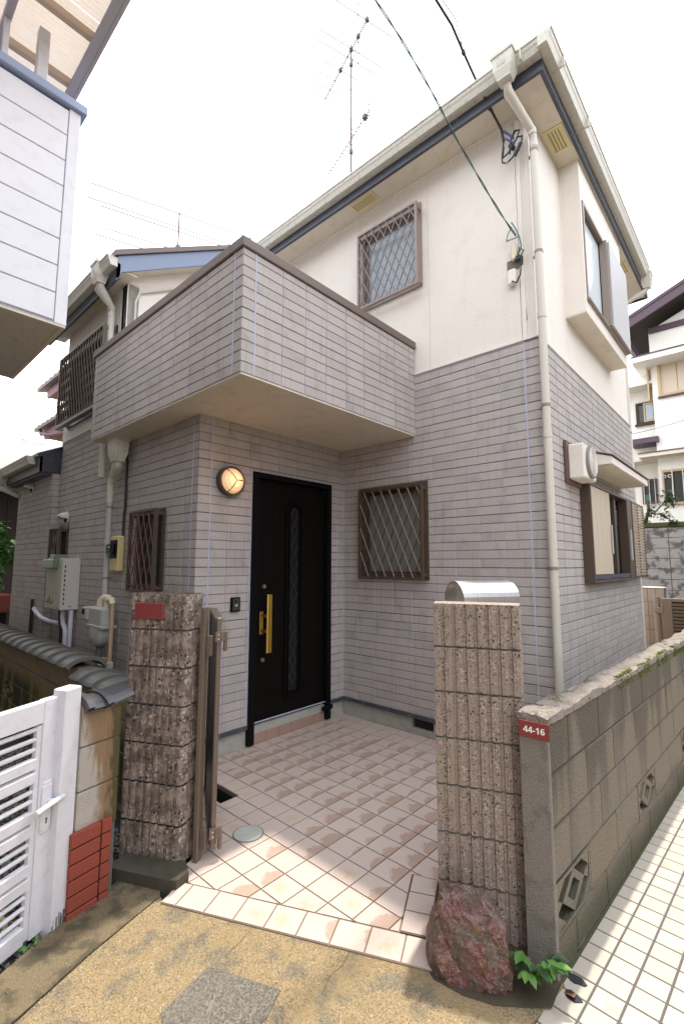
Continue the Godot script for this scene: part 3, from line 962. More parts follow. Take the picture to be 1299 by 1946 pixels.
	downpipe([Vector3(2.13, 5.51, 0.365), Vector3(2.13, 5.44, 0.35), Vector3(2.215, 5.235, 0.075), Vector3(2.217, 5.12, 0.06), Vector3(2.217, 3.6, 0.055), Vector3(2.217, 2.6, 0.055), Vector3(2.217, 0.0, 0.055)], 0.031, M.pipe, [Vector3(2.217, 5.06, 0.058), Vector3(2.217, 4.14, 0.055), Vector3(2.217, 2.83, 0.055), Vector3(2.217, 1.54, 0.055)], house, Vector3(-0.06, 0, -0.05))
	b = MB.new(); b.ab(Vector3(2.04, 3.46, -0.012), Vector3(2.075, 5.5, 0.006)); part("corner_trim", b, M.stucco, house); b = MB.new(); b.ab(Vector3(2.115, 3.46, -0.012), Vector3(2.155, 5.5, 0.008)); part("corner_trim", b, M.stucco, house)
	hopper(Vector3(2.44, 5.64, -3.68), Vector3.RIGHT, house, 0.95)
	downpipe([Vector3(2.44, 5.46, -3.68), Vector3(2.41, 5.42, -3.68), Vector3(2.15, 5.30, -3.62), Vector3(2.12, 5.2, -3.6), Vector3(2.12, 0, -3.6)], 0.032, M.pipe, [Vector3(2.12, 4.9, -3.6), Vector3(2.12, 3.4, -3.6), Vector3(2.12, 2.4, -3.6)], house, Vector3(-0.06, 0, 0))
	downpipe([Vector3(2.10, 3.95, -3.50), Vector3(2.10, 3.1, -3.50), Vector3(2.10, 2.3, -3.50)], 0.028, M.pipe, [], house, V0)
	soffit_vent(Vector3(0.43, SOF - 0.001, 0.150), Vector3.RIGHT, 0.32, 0.15)
	soffit_vent(Vector3(2.258, SOF - 0.001, -0.47), Vector3.FORWARD, 0.31, 0.165)
	soffit_vent(Vector3(2.255, SOF - 0.001, -3.05), Vector3.FORWARD, 0.31, 0.165)
	# -------- bay window over the lane
	b = MB.new()
	slab(b, 0, 3.96, 1.70, SOF - 0.001, 0.03, [[0.045, 4.10, 1.66, 5.12]])
	var fbay := frame(Vector3(2.335, 0, -0.83), Vector3.RIGHT)
	var bay := part("bay_window", b, M.stucco, house, fbay)
	bay.set_meta("label", "cream bay window with sliding sash over the lane")
	b = MB.new(); b.ab(Vector3(0, 3.96, -0.19), Vector3(0.02, SOF - 0.001, -0.0305)); part("bay_cheek", b, M.stucco, bay); b = MB.new(); b.ab(Vector3(1.68, 3.96, -0.19), Vector3(1.70, SOF - 0.001, -0.0305)); part("bay_cheek", b, M.stucco, bay)
	for q in [[0.0, 0.85], [0.852, 1.70]]:
		b = MB.new(); b.ab(Vector3(q[0], 3.945, -0.19), Vector3(q[1], 3.959, 0)); part("bay_underside", b, M.soffit, bay)
	b = MB.new(); frame_bars(b, 0.045, 4.10, 1.66, 5.12, 0.035, -0.06, 0.012); b.ab(Vector3(0.035, 4.085, -0.03), Vector3(1.68, 4.10, 0.03)); part("window_frame", b, M.taupe_frame, bay)
	b = MB.new(); b.ab(Vector3(0.08, 4.135, -0.045), Vector3(0.80, 5.085, -0.04)); part("pane", b, M.frosted_sky, bay)
	b = MB.new(); frame_bars(b, 0.08, 4.13, 0.86, 5.09, 0.03, -0.05, -0.025); part("sash", b, M.brown_frame, bay)
	b = MB.new(); b.ab(Vector3(0.86, 4.12, -0.02), Vector3(1.69, 5.10, 0.055)); part("shutter_box", b, M.shutter_gray, bay)
	b = MB.new(); frame_bars(b, 0.80, 4.12, 0.858, 5.10, 0.02, -0.03, 0.04); b.ab(Vector3(0.84, 4.10, 0.0), Vector3(1.70, 4.12, 0.06)); part("shutter_rail", b, M.taupe_frame, bay)
	b = MB.new(); b.ab(Vector3(0.05, 4.1, -0.19), Vector3(1.65, 5.1, -0.17)); part("dark_lining", b, M.void, bay)
	# -------- windows beside the door and above the balcony
	window(fb, 0.25, 1.42, 1.085, 2.36, M.brown_frame, M.frosted, "brown framed window with diamond bars beside the door", [0.30, 1.425, 1.075, 2.335, 0.085, 0.107, 0.245, M.brown_frame, M.bar_bronze])
	var fb2 := fb; fb2.origin.z = -0.008
	window(fb2, 0.25, 4.36, 1.06, 5.27, M.taupe_frame, M.frosted_pale, "upper window with diamond bars above the balcony", [0.29, 4.335, 1.072, 5.22, 0.10, 0.098, 0.20, M.taupe_frame, M.bar_pale, 0.0068])
	# -------- lane window with shutters and awning
	var wl := window(fc, 0.93, 1.41, 3.05, 2.36, M.brown_frame, M.glass_dark, "lane window half covered by a cream storm shutter", [], 0.07, 2)
	b = MB.new()
	b.ab(Vector3(0.915, 1.40, 0.0), Vector3(0.945, 2.345, 0.088)); b.ab(Vector3(0.945, 2.32, 0.0), Vector3(2.45, 2.345, 0.088)); b.ab(Vector3(0.945, 1.40, 0.0), Vector3(2.45, 1.425, 0.088))
	b.ab(Vector3(2.45, 1.405, 0.0), Vector3(2.69, 2.345, 0.09)); b.ab(Vector3(0.925, 1.405, 0.088), Vector3(0.96, 2.34, 0.094))
	part("shutter_frame", b, M.brown_frame, wl)
	for k in 4:
		b = MB.new(); b.cab(Vector3(0.965 + k * 0.18, 1.475, 0.066), Vector3(0.965 + k * 0.18 + 0.177, 2.315, 0.082), 0.003); part("shutter_panel", b, M.shutter_cream, wl)
	b = MB.new(); b.ab(Vector3(0.965, 1.43, 0.062), Vector3(2.44, 1.472, 0.085)); part("shutter_rail", b, M.fascia, wl)
	b = MB.new(); b.ab(Vector3(1.70, 1.43, 0.0), Vector3(1.74, 2.30, 0.03)); part("sash", b, M.brown_frame, wl); b = MB.new(); b.ab(Vector3(2.06, 1.43, 0.0), Vector3(2.13, 2.30, 0.04)); part("sash", b, M.brown_frame, wl)
	b = MB.new(); b.ab(Vector3(1.74, 1.47, 0.008), Vector3(2.0, 2.28, 0.014)); part("pane", b, M.frosted_pale, wl)
	b = MB.new(); b.cab(Vector3(1.655, 1.68, 0.084), Vector3(1.675, 1.98, 0.10), 0.004); part("shutter_handle", b, M.pipe_gray, wl); b = MB.new(); b.cab(Vector3(2.50, 1.62, 0.09), Vector3(2.525, 1.98, 0.112), 0.004); part("shutter_handle", b, M.pipe_gray, wl)
	b = MB.new(); frame_bars(b, 2.70, 1.41, 3.41, 2.335, 0.02, 0.07, 0.095); b.ab(Vector3(3.045, 1.43, 0.075), Vector3(3.06, 2.315, 0.092)); part("louvre_frame", b, M.brown_frame, wl)
	for k in 25:
		b = MB.new(); var y := 1.437 + 0.0355 * k
		b.box(Vector3(3.055, y + 0.012, 0.086), Vector3(0.69, 0.026, 0.006), Basis(Vector3.RIGHT, 0.5)); part("louvre_slat", b, M.shutter_cream, wl)
	b = MB.new()
	b.xf = fc
	b.quad(Vector3(0.94, 2.665, 0), Vector3(2.63, 2.665, 0), Vector3(2.63, 2.565, 0.29), Vector3(0.94, 2.565, 0.29))
	for q in [[Vector3(0.94, 2.655, 0), Vector3(2.63, 2.655, 0), Vector3(2.63, 2.49, 0), Vector3(0.94, 2.49, 0), 0.29]]:
		var f0 := Vector3(0.94, 2.555, 0.285); var f1 := Vector3(2.63, 2.555, 0.285); var g0 := Vector3(0.94, 2.49, 0.285); var g1 := Vector3(2.63, 2.49, 0.285)
		b.quad(g0, g1, f1, f0); b.quad(q[3], g0, f0, q[0]); b.quad(g1, q[2], q[1], f1); b.quad(q[3], q[2], g1, g0); b.quad(f0, f1, q[1], q[0])
	var aw := part("awning", b, M.stucco, house)
	aw.set_meta("label", "small cream awning over the lane window")
	b = MB.new(); b.xf = fc
	b.bar(Vector3(1.785, 2.668, 0.0), Vector3(1.785, 2.566, 0.30), 1.72, 0.010, Vector3.UP); part("awning_sheet", b, M.roof_brown, aw)
	b = MB.new(); b.xf = fc; b.ab(Vector3(0.96, 2.483, 0.02), Vector3(2.61, 2.4895, 0.27)); part("awning_underside", b, M.soffit, aw)
	build_house_left(fd)
	build_balcony()
	build_door(fa)

func build_house_left(fd: Transform3D) -> void:
	var b := MB.new()
	# upper wing over the garden side
	var fw := frame(Vector3(-3.45, 0, 1.775), Vector3.BACK)
	var hw := [[0.12, 3.34, 1.60, 4.27]]
	var w := wall(fw, 0, 3.17, 1.80, 4.70, hw, "stucco")
	panels("stucco_panel", w, [0.0, 1.80], 3.185, 4.69, 0.0005, 0.012, M.stucco, hw)
	b = MB.new(); b.ab(Vector3(-3.45, 3.165, 1.78), Vector3(-1.64, 3.182, 1.806)); part("ledge_trim", b, M.stucco, house)
	# gable wall facing the balcony
	var gx := frame(Vector3(-1.65, 0, 1.787), Vector3.RIGHT)
	b = MB.new(); b.extrude(PackedVector2Array([Vector2(0, 2.83), Vector2(1.787, 2.83), Vector2(1.787, 5.84), Vector2(0, 4.80)]), -0.12, 0); part("wall", b, M.stucco, house, gx)
	b = MB.new(); b.ab(Vector3(-3.55, 2.8, -0.1), Vector3(-3.45, 4.7, 1.775)); part("wall", b, M.stucco, house)
	var fw2 := fw; fw2.origin.z += 0.013
	window(fw2, 0.12, 3.34, 1.60, 4.27, M.dark_frame, M.shutter_dark, "large upper window behind brown diamond bars", [0.13, 3.33, 1.60, 4.245, 0.13, 0.085, 0.25, M.brown_frame, M.brown_frame, 0.009], 0.05, 2)
	b = MB.new(); b.ab(Vector3(0.12, 3.30, 0.10), Vector3(1.61, 3.328, 0.16)); part("window_sill", b, M.dark_frame, house, fw2)
	# eaves of the wing
	b = MB.new(); b.ab(Vector3(-3.75, 4.69, 1.77), Vector3(-1.46, 4.70, 1.96)); part("soffit_panel", b, M.soffit, house)
	b = MB.new(); b.ab(Vector3(-3.72, 4.575, 1.955), Vector3(-1.44, 4.745, 1.985)); part("fascia", b, M.fascia, house)
	b = MB.new(); b.xf = Transform3D(Basis(Vector3.UP, PI / 2), Vector3(-1.44, 0, 0))
	# barge board along the gable: local X runs towards -z
	b.extrude(PackedVector2Array([Vector2(-1.985, 4.55), Vector2(-1.94, 4.66), Vector2(-0.30, 5.62), Vector2(-0.30, 5.80), Vector2(-1.985, 4.82)]), -0.03, 0.0); part("barge_board", b, M.fascia_blue, house)
	b = MB.new(); b.xf = Transform3D(Basis(Vector3.UP, PI / 2), Vector3(-1.44, 0, 0))
	b.extrude(PackedVector2Array([Vector2(-2.03, 4.80), Vector2(-0.30, 5.805), Vector2(-0.30, 5.86), Vector2(-2.03, 4.86)]), -2.35, 0.03); part("roof", b, M.roof_brown, house)
	b = MB.new(); b.xf = Transform3D(Basis(Vector3.UP, PI / 2), Vector3(-1.44, 0, 0))
	b.extrude(PackedVector2Array([Vector2(-1.95, 4.665), Vector2(-0.30, 5.625), Vector2(-0.30, 5.635), Vector2(-1.95, 4.675)]), -0.21, -0.031); part("soffit_panel", b, M.soffit, house)
	gutter_run("gutter", Vector3(-3.8, 4.80, 1.987), Vector3(-1.442, 4.80, 1.987), Vector3.BACK, house)
	hopper(Vector3(-1.75, 4.80, 2.05), Vector3.BACK, house, 1.0)
	downpipe([Vector3(-1.75, 4.61, 2.04), Vector3(-1.75, 4.55, 2.04), Vector3(-1.86, 4.46, 1.87), Vector3(-1.87, 4.38, 1.86), Vector3(-1.87, 2.5, 1.86)], 0.036, M.pipe, [], house, V0)
	soffit_vent(Vector3(-2.3, 4.689, 1.87), Vector3.RIGHT, 0.30, 0.13)
	b = MB.new(); b.tube([Vector3(-1.63, 3.0, 1.70), Vector3(-1.63, 4.5, 1.70), Vector3(-1.625, 4.63, 1.66), Vector3(-1.62, 4.72, 1.5), Vector3(-1.62, 5.15, 0.75), Vector3(-1.62, 5.2, 0.6)], 0.014, 8); part("conduit", b, M.pipe, house)
	# low bathroom wing
	b = MB.new(); b.ab(Vector3(-5.08, 2.72, 1.90), Vector3(-3.455, 2.80, 2.02)); b.ab(Vector3(-5.1, 2.745, 2.02), Vector3(-3.44, 2.95, 2.05))
	part("fascia", b, M.fascia, house)
	b = MB.new(); b.xf = Transform3D(Basis(Vector3.UP, PI / 2), Vector3(-3.44, 0, 0))
	b.extrude(PackedVector2Array([Vector2(-2.05, 2.75), Vector2(-1.80, 2.75), Vector2(-1.80, 3.10), Vector2(-2.05, 2.96)]), -0.03, 0.0); part("barge_board", b, M.fascia, house)
	b = MB.new(); b.xf = Transform3D(Basis(Vector3.UP, PI / 2), Vector3(-3.44, 0, 0))
	b.extrude(PackedVector2Array([Vector2(-2.08, 2.95), Vector2(0.5, 4.2), Vector2(0.5, 4.24), Vector2(-2.08, 2.99)]), -1.7, 0.0); part("roof", b, M.fascia, house)
	gutter_run("gutter", Vector3(-5.15, 2.97, 2.052), Vector3(-3.62, 2.97, 2.052), Vector3.BACK, house)
	hopper(Vector3(-5.1, 2.95, 2.11), Vector3.BACK, house)
	downpipe([Vector3(-5.1, 2.77, 2.11), Vector3(-5.1, 2.70, 2.10), Vector3(-4.95, 2.60, 1.95), Vector3(-4.93, 2.58, 1.90)], 0.030, M.pipe, [], house, V0)
	# garden-side windows
	window(fd, 2.37, 1.33, 2.94, 2.065, M.brown_frame, M.jalousie, "jalousie window with diamond bars by the electricity meter", [2.40, 1.31, 2.93, 2.06, 0.085, 0.105, 0.27, M.brown_frame, M.board_brown])
	var jw := house.get_child(house.get_child_count() - 1)
	for k in 9:
		b = MB.new(); b.box(Vector3(2.655, 1.405 + 0.072 * k, -0.035), Vector3(0.47, 0.075, 0.005), Basis(Vector3.RIGHT, 0.35)); part("glass_louvre", b, M.jalousie, jw)
	window(fd, 0.06, 1.62, 0.46, 2.04, M.brown_frame, M.jalousie, "small jalousie window above the water heater", [0.08, 1.62, 0.45, 2.02, 0.10, 0.085, 0.30, M.brown_frame])

func build_balcony() -> void:
	var SY := 2.82
	var fr := frame(Vector3(0.95, 0, 2.07), Vector3.RIGHT)
	var fl := frame(Vector3(-1.64, 0, 2.07), Vector3.BACK)
	var b := MB.new(); b.ab(Vector3(0, SY + 0.012, -0.10), Vector3(2.07, 3.715, 0))
	var bal := part("balcony", b, M.joint, house, fr)
	bal.set_meta("label", "balcony with brick siding parapet and brown cap over the porch")
	siding(bal, [-0.009, 0.103, 0.344, 0.574, 0.8, 1.037, 1.266, 1.491, 1.725, 1.962, 2.065], SY + 0.012, 3.715)
	sealant(bal, [0.103], SY + 0.014, 3.715)
	b = MB.new(); b.ab(Vector3(0, SY + 0.012, -0.10), Vector3(2.49, 3.715, 0))
	var bl := part("balcony_side", b, M.joint, house, fl)
	var ls := [0.0, 0.09]
	while ls[-1] + 0.2285 < 2.40: ls.append(ls[-1] + 0.2285)
	ls[-1] = 2.499; ls.append(2.599)
	siding(bl, ls, SY + 0.012, 3.715)
	sealant(bl, [2.499, 0.05], SY + 0.014, 3.715)
	b = MB.new(); b.ab(Vector3(2.4905, SY + 0.012, -0.099), Vector3(2.589, 3.715, -0.001)); part("corner_core", b, M.joint, house, fl)
	b = MB.new(); b.ab(Vector3(-1.64, SY + 0.012, 1.8), Vector3(-1.54, 3.715, 1.97)); part("balcony_end", b, M.joint, house)
	# cap in lengths with a joint, mitred at the corner
	b = MB.new()
	b.cab(Vector3(0.835, 3.715, 1.0), Vector3(0.972, 3.79, 2.093), 0.006); part("parapet_cap", b, M.cap_brown, house)
	b = MB.new(); b.cab(Vector3(0.835, 3.715, 0.0), Vector3(0.972, 3.79, 0.998), 0.006); part("parapet_cap", b, M.cap_brown, house)
	b = MB.new(); b.cab(Vector3(-0.3, 3.715, 1.955), Vector3(0.834, 3.789, 2.093), 0.006); part("parapet_cap", b, M.cap_brown, house)
	b = MB.new(); b.cab(Vector3(-1.665, 3.715, 1.955), Vector3(-0.302, 3.789, 2.093), 0.006); part("parapet_cap", b, M.cap_brown, house)
	# underside in boards
	for q in [[-0.0, 0.75], [0.75, 1.60], [1.60, 2.07]]:
		b = MB.new(); b.ab(Vector3(0.0, SY, q[0] + 0.0015), Vector3(0.95, SY + 0.0115, q[1] - 0.0015)); part("balcony_underside", b, M.soffit, house)
	for q in [[-1.64, -0.82], [-0.82, -0.001]]:
		b = MB.new(); b.ab(Vector3(q[0], SY, 1.79), Vector3(q[1] - 0.0015, SY + 0.0115, 2.07)); part("balcony_underside", b, M.soffit, house)
	b = MB.new(); b.ab(Vector3(-1.54, SY + 0.0125, 0.0), Vector3(0.85, SY + 0.13, 1.97)); part("balcony_floor", b, M.concrete, house)
	# drain of the balcony: hopper under its edge, pipe down the garden wall
	var h := hopper(Vector3(-1.30, 2.79, 1.93), Vector3.BACK, house, 1.05)
	downpipe([Vector3(-1.30, 2.59, 1.92), Vector3(-1.30, 2.53, 1.92), Vector3(-1.55, 2.46, 1.87), Vector3(-1.60, 2.38, 1.865), Vector3(-1.60, 2.2, 1.865)], 0.034, M.pipe, [], house, V0)
	downpipe([Vector3(-1.60, 2.25, 1.865), Vector3(-1.60, 1.8, 1.865), Vector3(-1.60, 0.0, 1.865)], 0.029, M.pipe_gray, [Vector3(-1.60, 2.15, 1.865), Vector3(-1.60, 1.42, 1.865)], house, Vector3(0, 0, -0.07))
	b = MB.new(); b.tube([Vector3(-1.5, 2.70, 1.83), Vector3(-1.38, 2.68, 1.82), Vector3(-1.345, 2.62, 1.815), Vector3(-1.345, 2.4, 1.815), Vector3(-1.345, 2.12, 1.812), Vector3(-1.36, 2.08, 1.812), Vector3(-1.36, 1.84, 1.812)], 0.013, 8); part("conduit", b, M.cable_black, house)

func build_door(fa: Transform3D) -> void:
	# u = 1.79 - z ; frame u 0.54 .. 1.566
	var b := MB.new()
	b.ab(Vector3(0.54, 0.012, -0.09), Vector3(0.605, 2.41, 0.03)); b.ab(Vector3(1.505, 0.012, -0.09), Vector3(1.566, 2.41, 0.03)); b.ab(Vector3(0.605, 2.36, -0.09), Vector3(1.505, 2.41, 0.03))
	b.ab(Vector3(0.605, 0.09, -0.09), Vector3(0.645, 2.36, -0.03))
	b.ab(Vector3(1.43, 0.115, 0.03), Vector3(1.566, 0.15, 0.06))
	var d := part("door_frame", b, M.black, house, fa)
	b = MB.new(); frame_bars(b, 0.5325, 0.18, 1.5735, 2.4175, 0.007, 0.002, 0.0125); part("sealant_joint", b, M.sealant, d)
	b = MB.new()
	b.ab(Vector3(0.645, 0.095, -0.075), Vector3(1.505, 2.36, -0.035))
	var door := part("door", b, M.door_black, house, fa)
	door.set_meta("label", "black panelled front door with a gold bar handle")
	# raised mouldings
	var z := -0.035
	var pn := func(nm: String, poly: PackedVector2Array, w: float, d0: float, d1: float, m: Material) -> void:
		var q := MB.new()
		for i in poly.size():
			var p0 := poly[i]; var p1 := poly[(i + 1) % poly.size()]
			q.bar(Vector3(p0.x, p0.y, z + d1 / 2), Vector3(p1.x, p1.y, z + d1 / 2), w, d1, Vector3(0, 0, 1))
		part(nm, q, m, door)
	var arch := PackedVector2Array([Vector2(0.99, 0.33)])
	for k in 9:
		var a := PI - PI * k / 8.0
		arch.append(Vector2(1.09 + 0.10 * cos(a), 2.09 + 0.085 * sin(a)))
	arch.append(Vector2(1.19, 0.33))
	pn.call("light_moulding", arch, 0.022, 0, 0.022, M.door_black)
	var inner := PackedVector2Array()
	for p in arch: inner.append(Vector2(1.09 + (p.x - 1.09) * 0.62, 1.2 + (p.y - 1.2) * 0.97))
	pn.call("light_moulding", inner, 0.010, 0, 0.016, M.door_black)
	b = MB.new(); b.ab(Vector3(1.03, 0.37, z), Vector3(1.15, 2.12, z + 0.004)); part("pane", b, M.door_glass, door)
	for k in 11:
		var y := 0.42 + 0.155 * k
		b = MB.new()
		var pts := [Vector2(1.09, y), Vector2(1.135, y + 0.0775), Vector2(1.09, y + 0.155), Vector2(1.045, y + 0.0775)]
		for i in 4:
			var p: Vector2 = pts[i]; var q: Vector2 = pts[(i + 1) % 4]
			b.bar(Vector3(p.x, p.y, z + 0.007), Vector3(q.x, q.y, z + 0.007), 0.008, 0.008, Vector3(0, 0, 1))
		part("lead_diamond", b, M.leading, door)
	b = MB.new(); b.cab(Vector3(0.80, 0.62, z), Vector3(0.85, 2.14, z + 0.006), 0.003); part("door_panel", b, M.door_black, door)
	b = MB.new(); b.cab(Vector3(1.33, 0.62, z), Vector3(1.38, 2.14, z + 0.006), 0.003); part("door_panel", b, M.door_black, door)
	b = MB.new()
	b.bar(Vector3(0.72, 0.40, z + 0.005), Vector3(0.94, 0.40, z + 0.005), 0.014, 0.010, Vector3(0, 0, 1)); b.bar(Vector3(1.24, 0.40, z + 0.005), Vector3(1.42, 0.40, z + 0.005), 0.014, 0.010, Vector3(0, 0, 1))
	b.bar(Vector3(0.94, 0.40, z + 0.005), Vector3(0.985, 0.33, z + 0.005), 0.014, 0.010, Vector3(0, 0, 1)); b.bar(Vector3(1.195, 0.33, z + 0.005), Vector3(1.24, 0.40, z + 0.005), 0.014, 0.010, Vector3(0, 0, 1))
	part("light_moulding", b, M.door_black, door)
	# handle: back plate, stand-offs and bar
	b = MB.new()
	b.cab(Vector3(0.683, 0.93, z), Vector3(0.723, 1.135, z + 0.012), 0.004)
	b.ab(Vector3(0.69, 0.955, z + 0.01), Vector3(0.745, 0.975, 0.05)); b.ab(Vector3(0.69, 1.09, z + 0.01), Vector3(0.745, 1.11, 0.05))
	var prof := PackedVector2Array()
	for k in 12: prof.append(Vector2(0.722 + 0.032 * cos(TAU * k / 12), 0.062 + 0.016 * sin(TAU * k / 12)))
	b.xf = Transform3D(Basis(Vector3(1, 0, 0), Vector3(0, 0, 1), Vector3(0, -1, 0)), Vector3(0, 1.292, 0))
	b.extrude(prof, 0.0, 0.515, true)
	b.xf = Transform3D.IDENTITY
	b.ab(Vector3(0.7175, 0.78, 0.077), Vector3(0.7265, 1.29, 0.0795))
	part("handle", b, M.gold, door)
	for y in [1.36, 0.70]:
		b = MB.new(); b.xf = Transform3D(Basis(Vector3.RIGHT, PI / 2), Vector3(0.727, y, z))
		b.lathe([Vector2(0.021, 0), Vector2(0.021, 0.008), Vector2(0.016, 0.016), Vector2(0.0, 0.017)], 14); part("keyhole", b, M.brass, door)
	b = MB.new()
	b.ab(Vector3(0.612, 1.36, -0.035), Vector3(0.64, 1.56, -0.028)); part("strike_plate", b, M.taupe_frame, door); b = MB.new(); b.ab(Vector3(0.612, 0.93, -0.035), Vector3(0.64, 1.1, -0.028)); part("strike_plate", b, M.taupe_frame, door)
	b = MB.new(); b.ab(Vector3(1.44, 2.295, -0.03), Vector3(1.50, 2.335, 0.012)); part("door_closer", b, M.black, door)
	# tiled threshold under the leaf
	for k in 6:
		b = MB.new(); b.tint = Color(0.62, 0.5, 0.45)
		b.cab(Vector3(0.61 + 0.1495 * k, 0.0, -0.05), Vector3(0.61 + 0.1495 * k + 0.146, 0.088, 0.0), 0.003); part("threshold_tile", b, M.cap_tile, house, fa)

# ------------------------------------------------------------------ gate posts
# ribbed split-face block: outline in XZ, front at z = 0, depth backwards
func post_block(w: float, dep: float, round_right: bool, h: float, seed_: int) -> ArrayMesh:
	var r := RandomNumberGenerator.new(); r.seed = seed_
	var p := []
	var n := 8
	var pit := w / n
	var fr := []
	for k in n:
		var a := k * pit; var b := (k + 1) * pit
		var g := 0.0062
		var last := round_right and k == n - 1
		if k > 0: fr.append(Vector2(a + g, -0.011))
		fr.append(Vector2(a + g + 0.003, -0.002 - r.randf() * 0.0012)); fr.append(Vector2(a + pit * 0.5, -r.randf() * 0.001))
		if last:
			fr.append(Vector2(b - 0.028, -0.001)); fr.append(Vector2(b - 0.012, -0.008)); fr.append(Vector2(b - 0.003, -0.022))
		else:
			fr.append(Vector2(b - g - 0.003, -0.002 - r.randf() * 0.0012))
			if k < n - 1: fr.append(Vector2(b - g, -0.011))
	p.append_array(fr)
	# right flank with two grooves, back, left flank
	p.append_array([Vector2(w, -0.045), Vector2(w, -dep * 0.5 + 0.008), Vector2(w - 0.010, -dep * 0.5 + 0.005), Vector2(w - 0.010, -dep * 0.5 - 0.005), Vector2(w, -dep * 0.5 - 0.008), Vector2(w, -dep)])
	p.append_array([Vector2(0, -dep)])
	var poly := PackedVector2Array()
	for q in p: poly.append(Vector2(q.x, q.y))
	var b := MB.new()
	# XY polygon (x, z) -> X = x, Y(poly) = z, extrusion along Y
	b.xf = Transform3D(Basis(Vector3(1, 0, 0), Vector3(0, 0, 1), Vector3(0, -1, 0)), V0)
	b.extrude(poly, -h, 0.0)
	return b.mesh()

func gate_post(label: String, at: Vector3, turn: float, w: float, rows: int, top: float, rr: bool, sd: int, mt := "aggregate") -> Node3D:
	var t := thing("gate_post", label, "gate post", at, turn, "ribbed block gate posts")
	var v := []
	for k in 3: v.append(post_block(w, 0.15, rr, 0.191, sd + k))
	var tb := post_block(w, 0.15, rr, 0.191, sd + 9)
	for r in rows:
		put("block", tb if r == 0 else v[r % 3], M[mt], t, Transform3D(Basis.IDENTITY, Vector3(0, top - 0.2 * (r + 1) + 0.0045, 0)))
		var b := MB.new()
		b.ab(Vector3(0.006, top - 0.2 * (r + 1) - 0.0045, -0.144), Vector3(w - 0.010, top - 0.2 * (r + 1) + 0.0045, -0.014)); part("mortar_joint", b, M.mortar, t)
	blockers.append([t.transform.affine_inverse(), AABB(Vector3(0, -0.2, -0.15), Vector3(w, top + 0.2, 0.15))])
	return t

# openwork block of a garden wall: frame, rhombus ring and dark hollow; X right, Y up, face at z = 0
func openwork(b: MB, u: float, v: float, w: float, h: float) -> void:
	var e := 0.014
	for q in [[u, v, u + w, v + e], [u, v + h - e, u + w, v + h], [u, v + e, u + e, v + h - e], [u + w - e, v + e, u + w, v + h - e]]:
		b.ab(Vector3(q[0], q[1], -0.1), Vector3(q[2], q[3], 0.0))
	var c := Vector2(u + w / 2, v + h / 2)
	var ro := [Vector2(c.x, v + h - e), Vector2(u + w - 0.07, c.y), Vector2(c.x, v + e), Vector2(u + 0.07, c.y)]
	for i in 4:
		var a: Vector2 = ro[i]; var d: Vector2 = ro[(i + 1) % 4]
		var ai := c + (a - c) * 0.56; var di := c + (d - c) * 0.56
		b.extrude(PackedVector2Array([a, d, di, ai]), -0.1, -0.004)
	for s in [-1, 1]:
		var x: float = c.x + s * (w / 2 - 0.07)
		b.extrude(PackedVector2Array([Vector2(x, c.y), Vector2(x + s * 0.057, c.y + 0.03), Vector2(x + s * 0.057, c.y - 0.03)]), -0.1, -0.006)
	for q in [[-1, 1], [1, 1], [1, -1], [-1, -1]]:
		var k := Vector2(c.x + q[0] * (w / 2 - e), c.y + q[1] * (h / 2 - e))
		b.extrude(PackedVector2Array([k, k - Vector2(q[0] * 0.085, 0), k - Vector2(0, q[1] * 0.058)]), -0.1, -0.003)

func block_rows(t: Node, mt: Material, rows: Array, shifts: Array, len_: float, th: float, pitch := 0.4, open_row := -1, open_at := [], u_start := 0.0, mortar := "mortar") -> void:
	var meshes := {}
	var backs := MB.new()
	for r in rows.size() - 1:
		var lo: float = rows[r]; var hi: float = rows[r + 1]
		var u: float = u_start
		var nx: float = shifts[r]
		var k := 0
		while u < len_:
			var e := minf(nx, len_)
			if e - u > 0.03:
				var w := e - u
				if r == open_row and k in open_at:
					var b := MB.new(); openwork(b, u + 0.003, lo + 0.003, w - 0.006, hi - lo - 0.006)
					part("openwork_block", b, mt, t)
				else:
					var key := "%.3f_%.3f" % [w, hi - lo]
					if not meshes.has(key):
						var b := MB.new(); b.cab(Vector3(0.0035, 0.0035, -th), Vector3(w - 0.0035, hi - lo - 0.0035, 0), 0.006)
						meshes[key] = b.mesh()
					put("block", meshes[key], mt, t, Transform3D(Basis.IDENTITY, Vector3(u, lo, -0.002 * rng.randf())))
			u = e; nx += pitch; k += 1
	backs.ab(Vector3(u_start + 0.01, rows[0], -th + 0.004), Vector3(len_ - 0.01, rows[-1] - 0.01, -th + 0.03))
	part("mortar_core", backs, M[mortar], t)
	var jn := MB.new()
	for r in range(1, rows.size() - 1): jn.ab(Vector3(u_start + 0.004, rows[r] - 0.004, -th + 0.03), Vector3(len_ - 0.004, rows[r] + 0.004, -0.008))
	part("mortar_joints", jn, M[mortar], t)

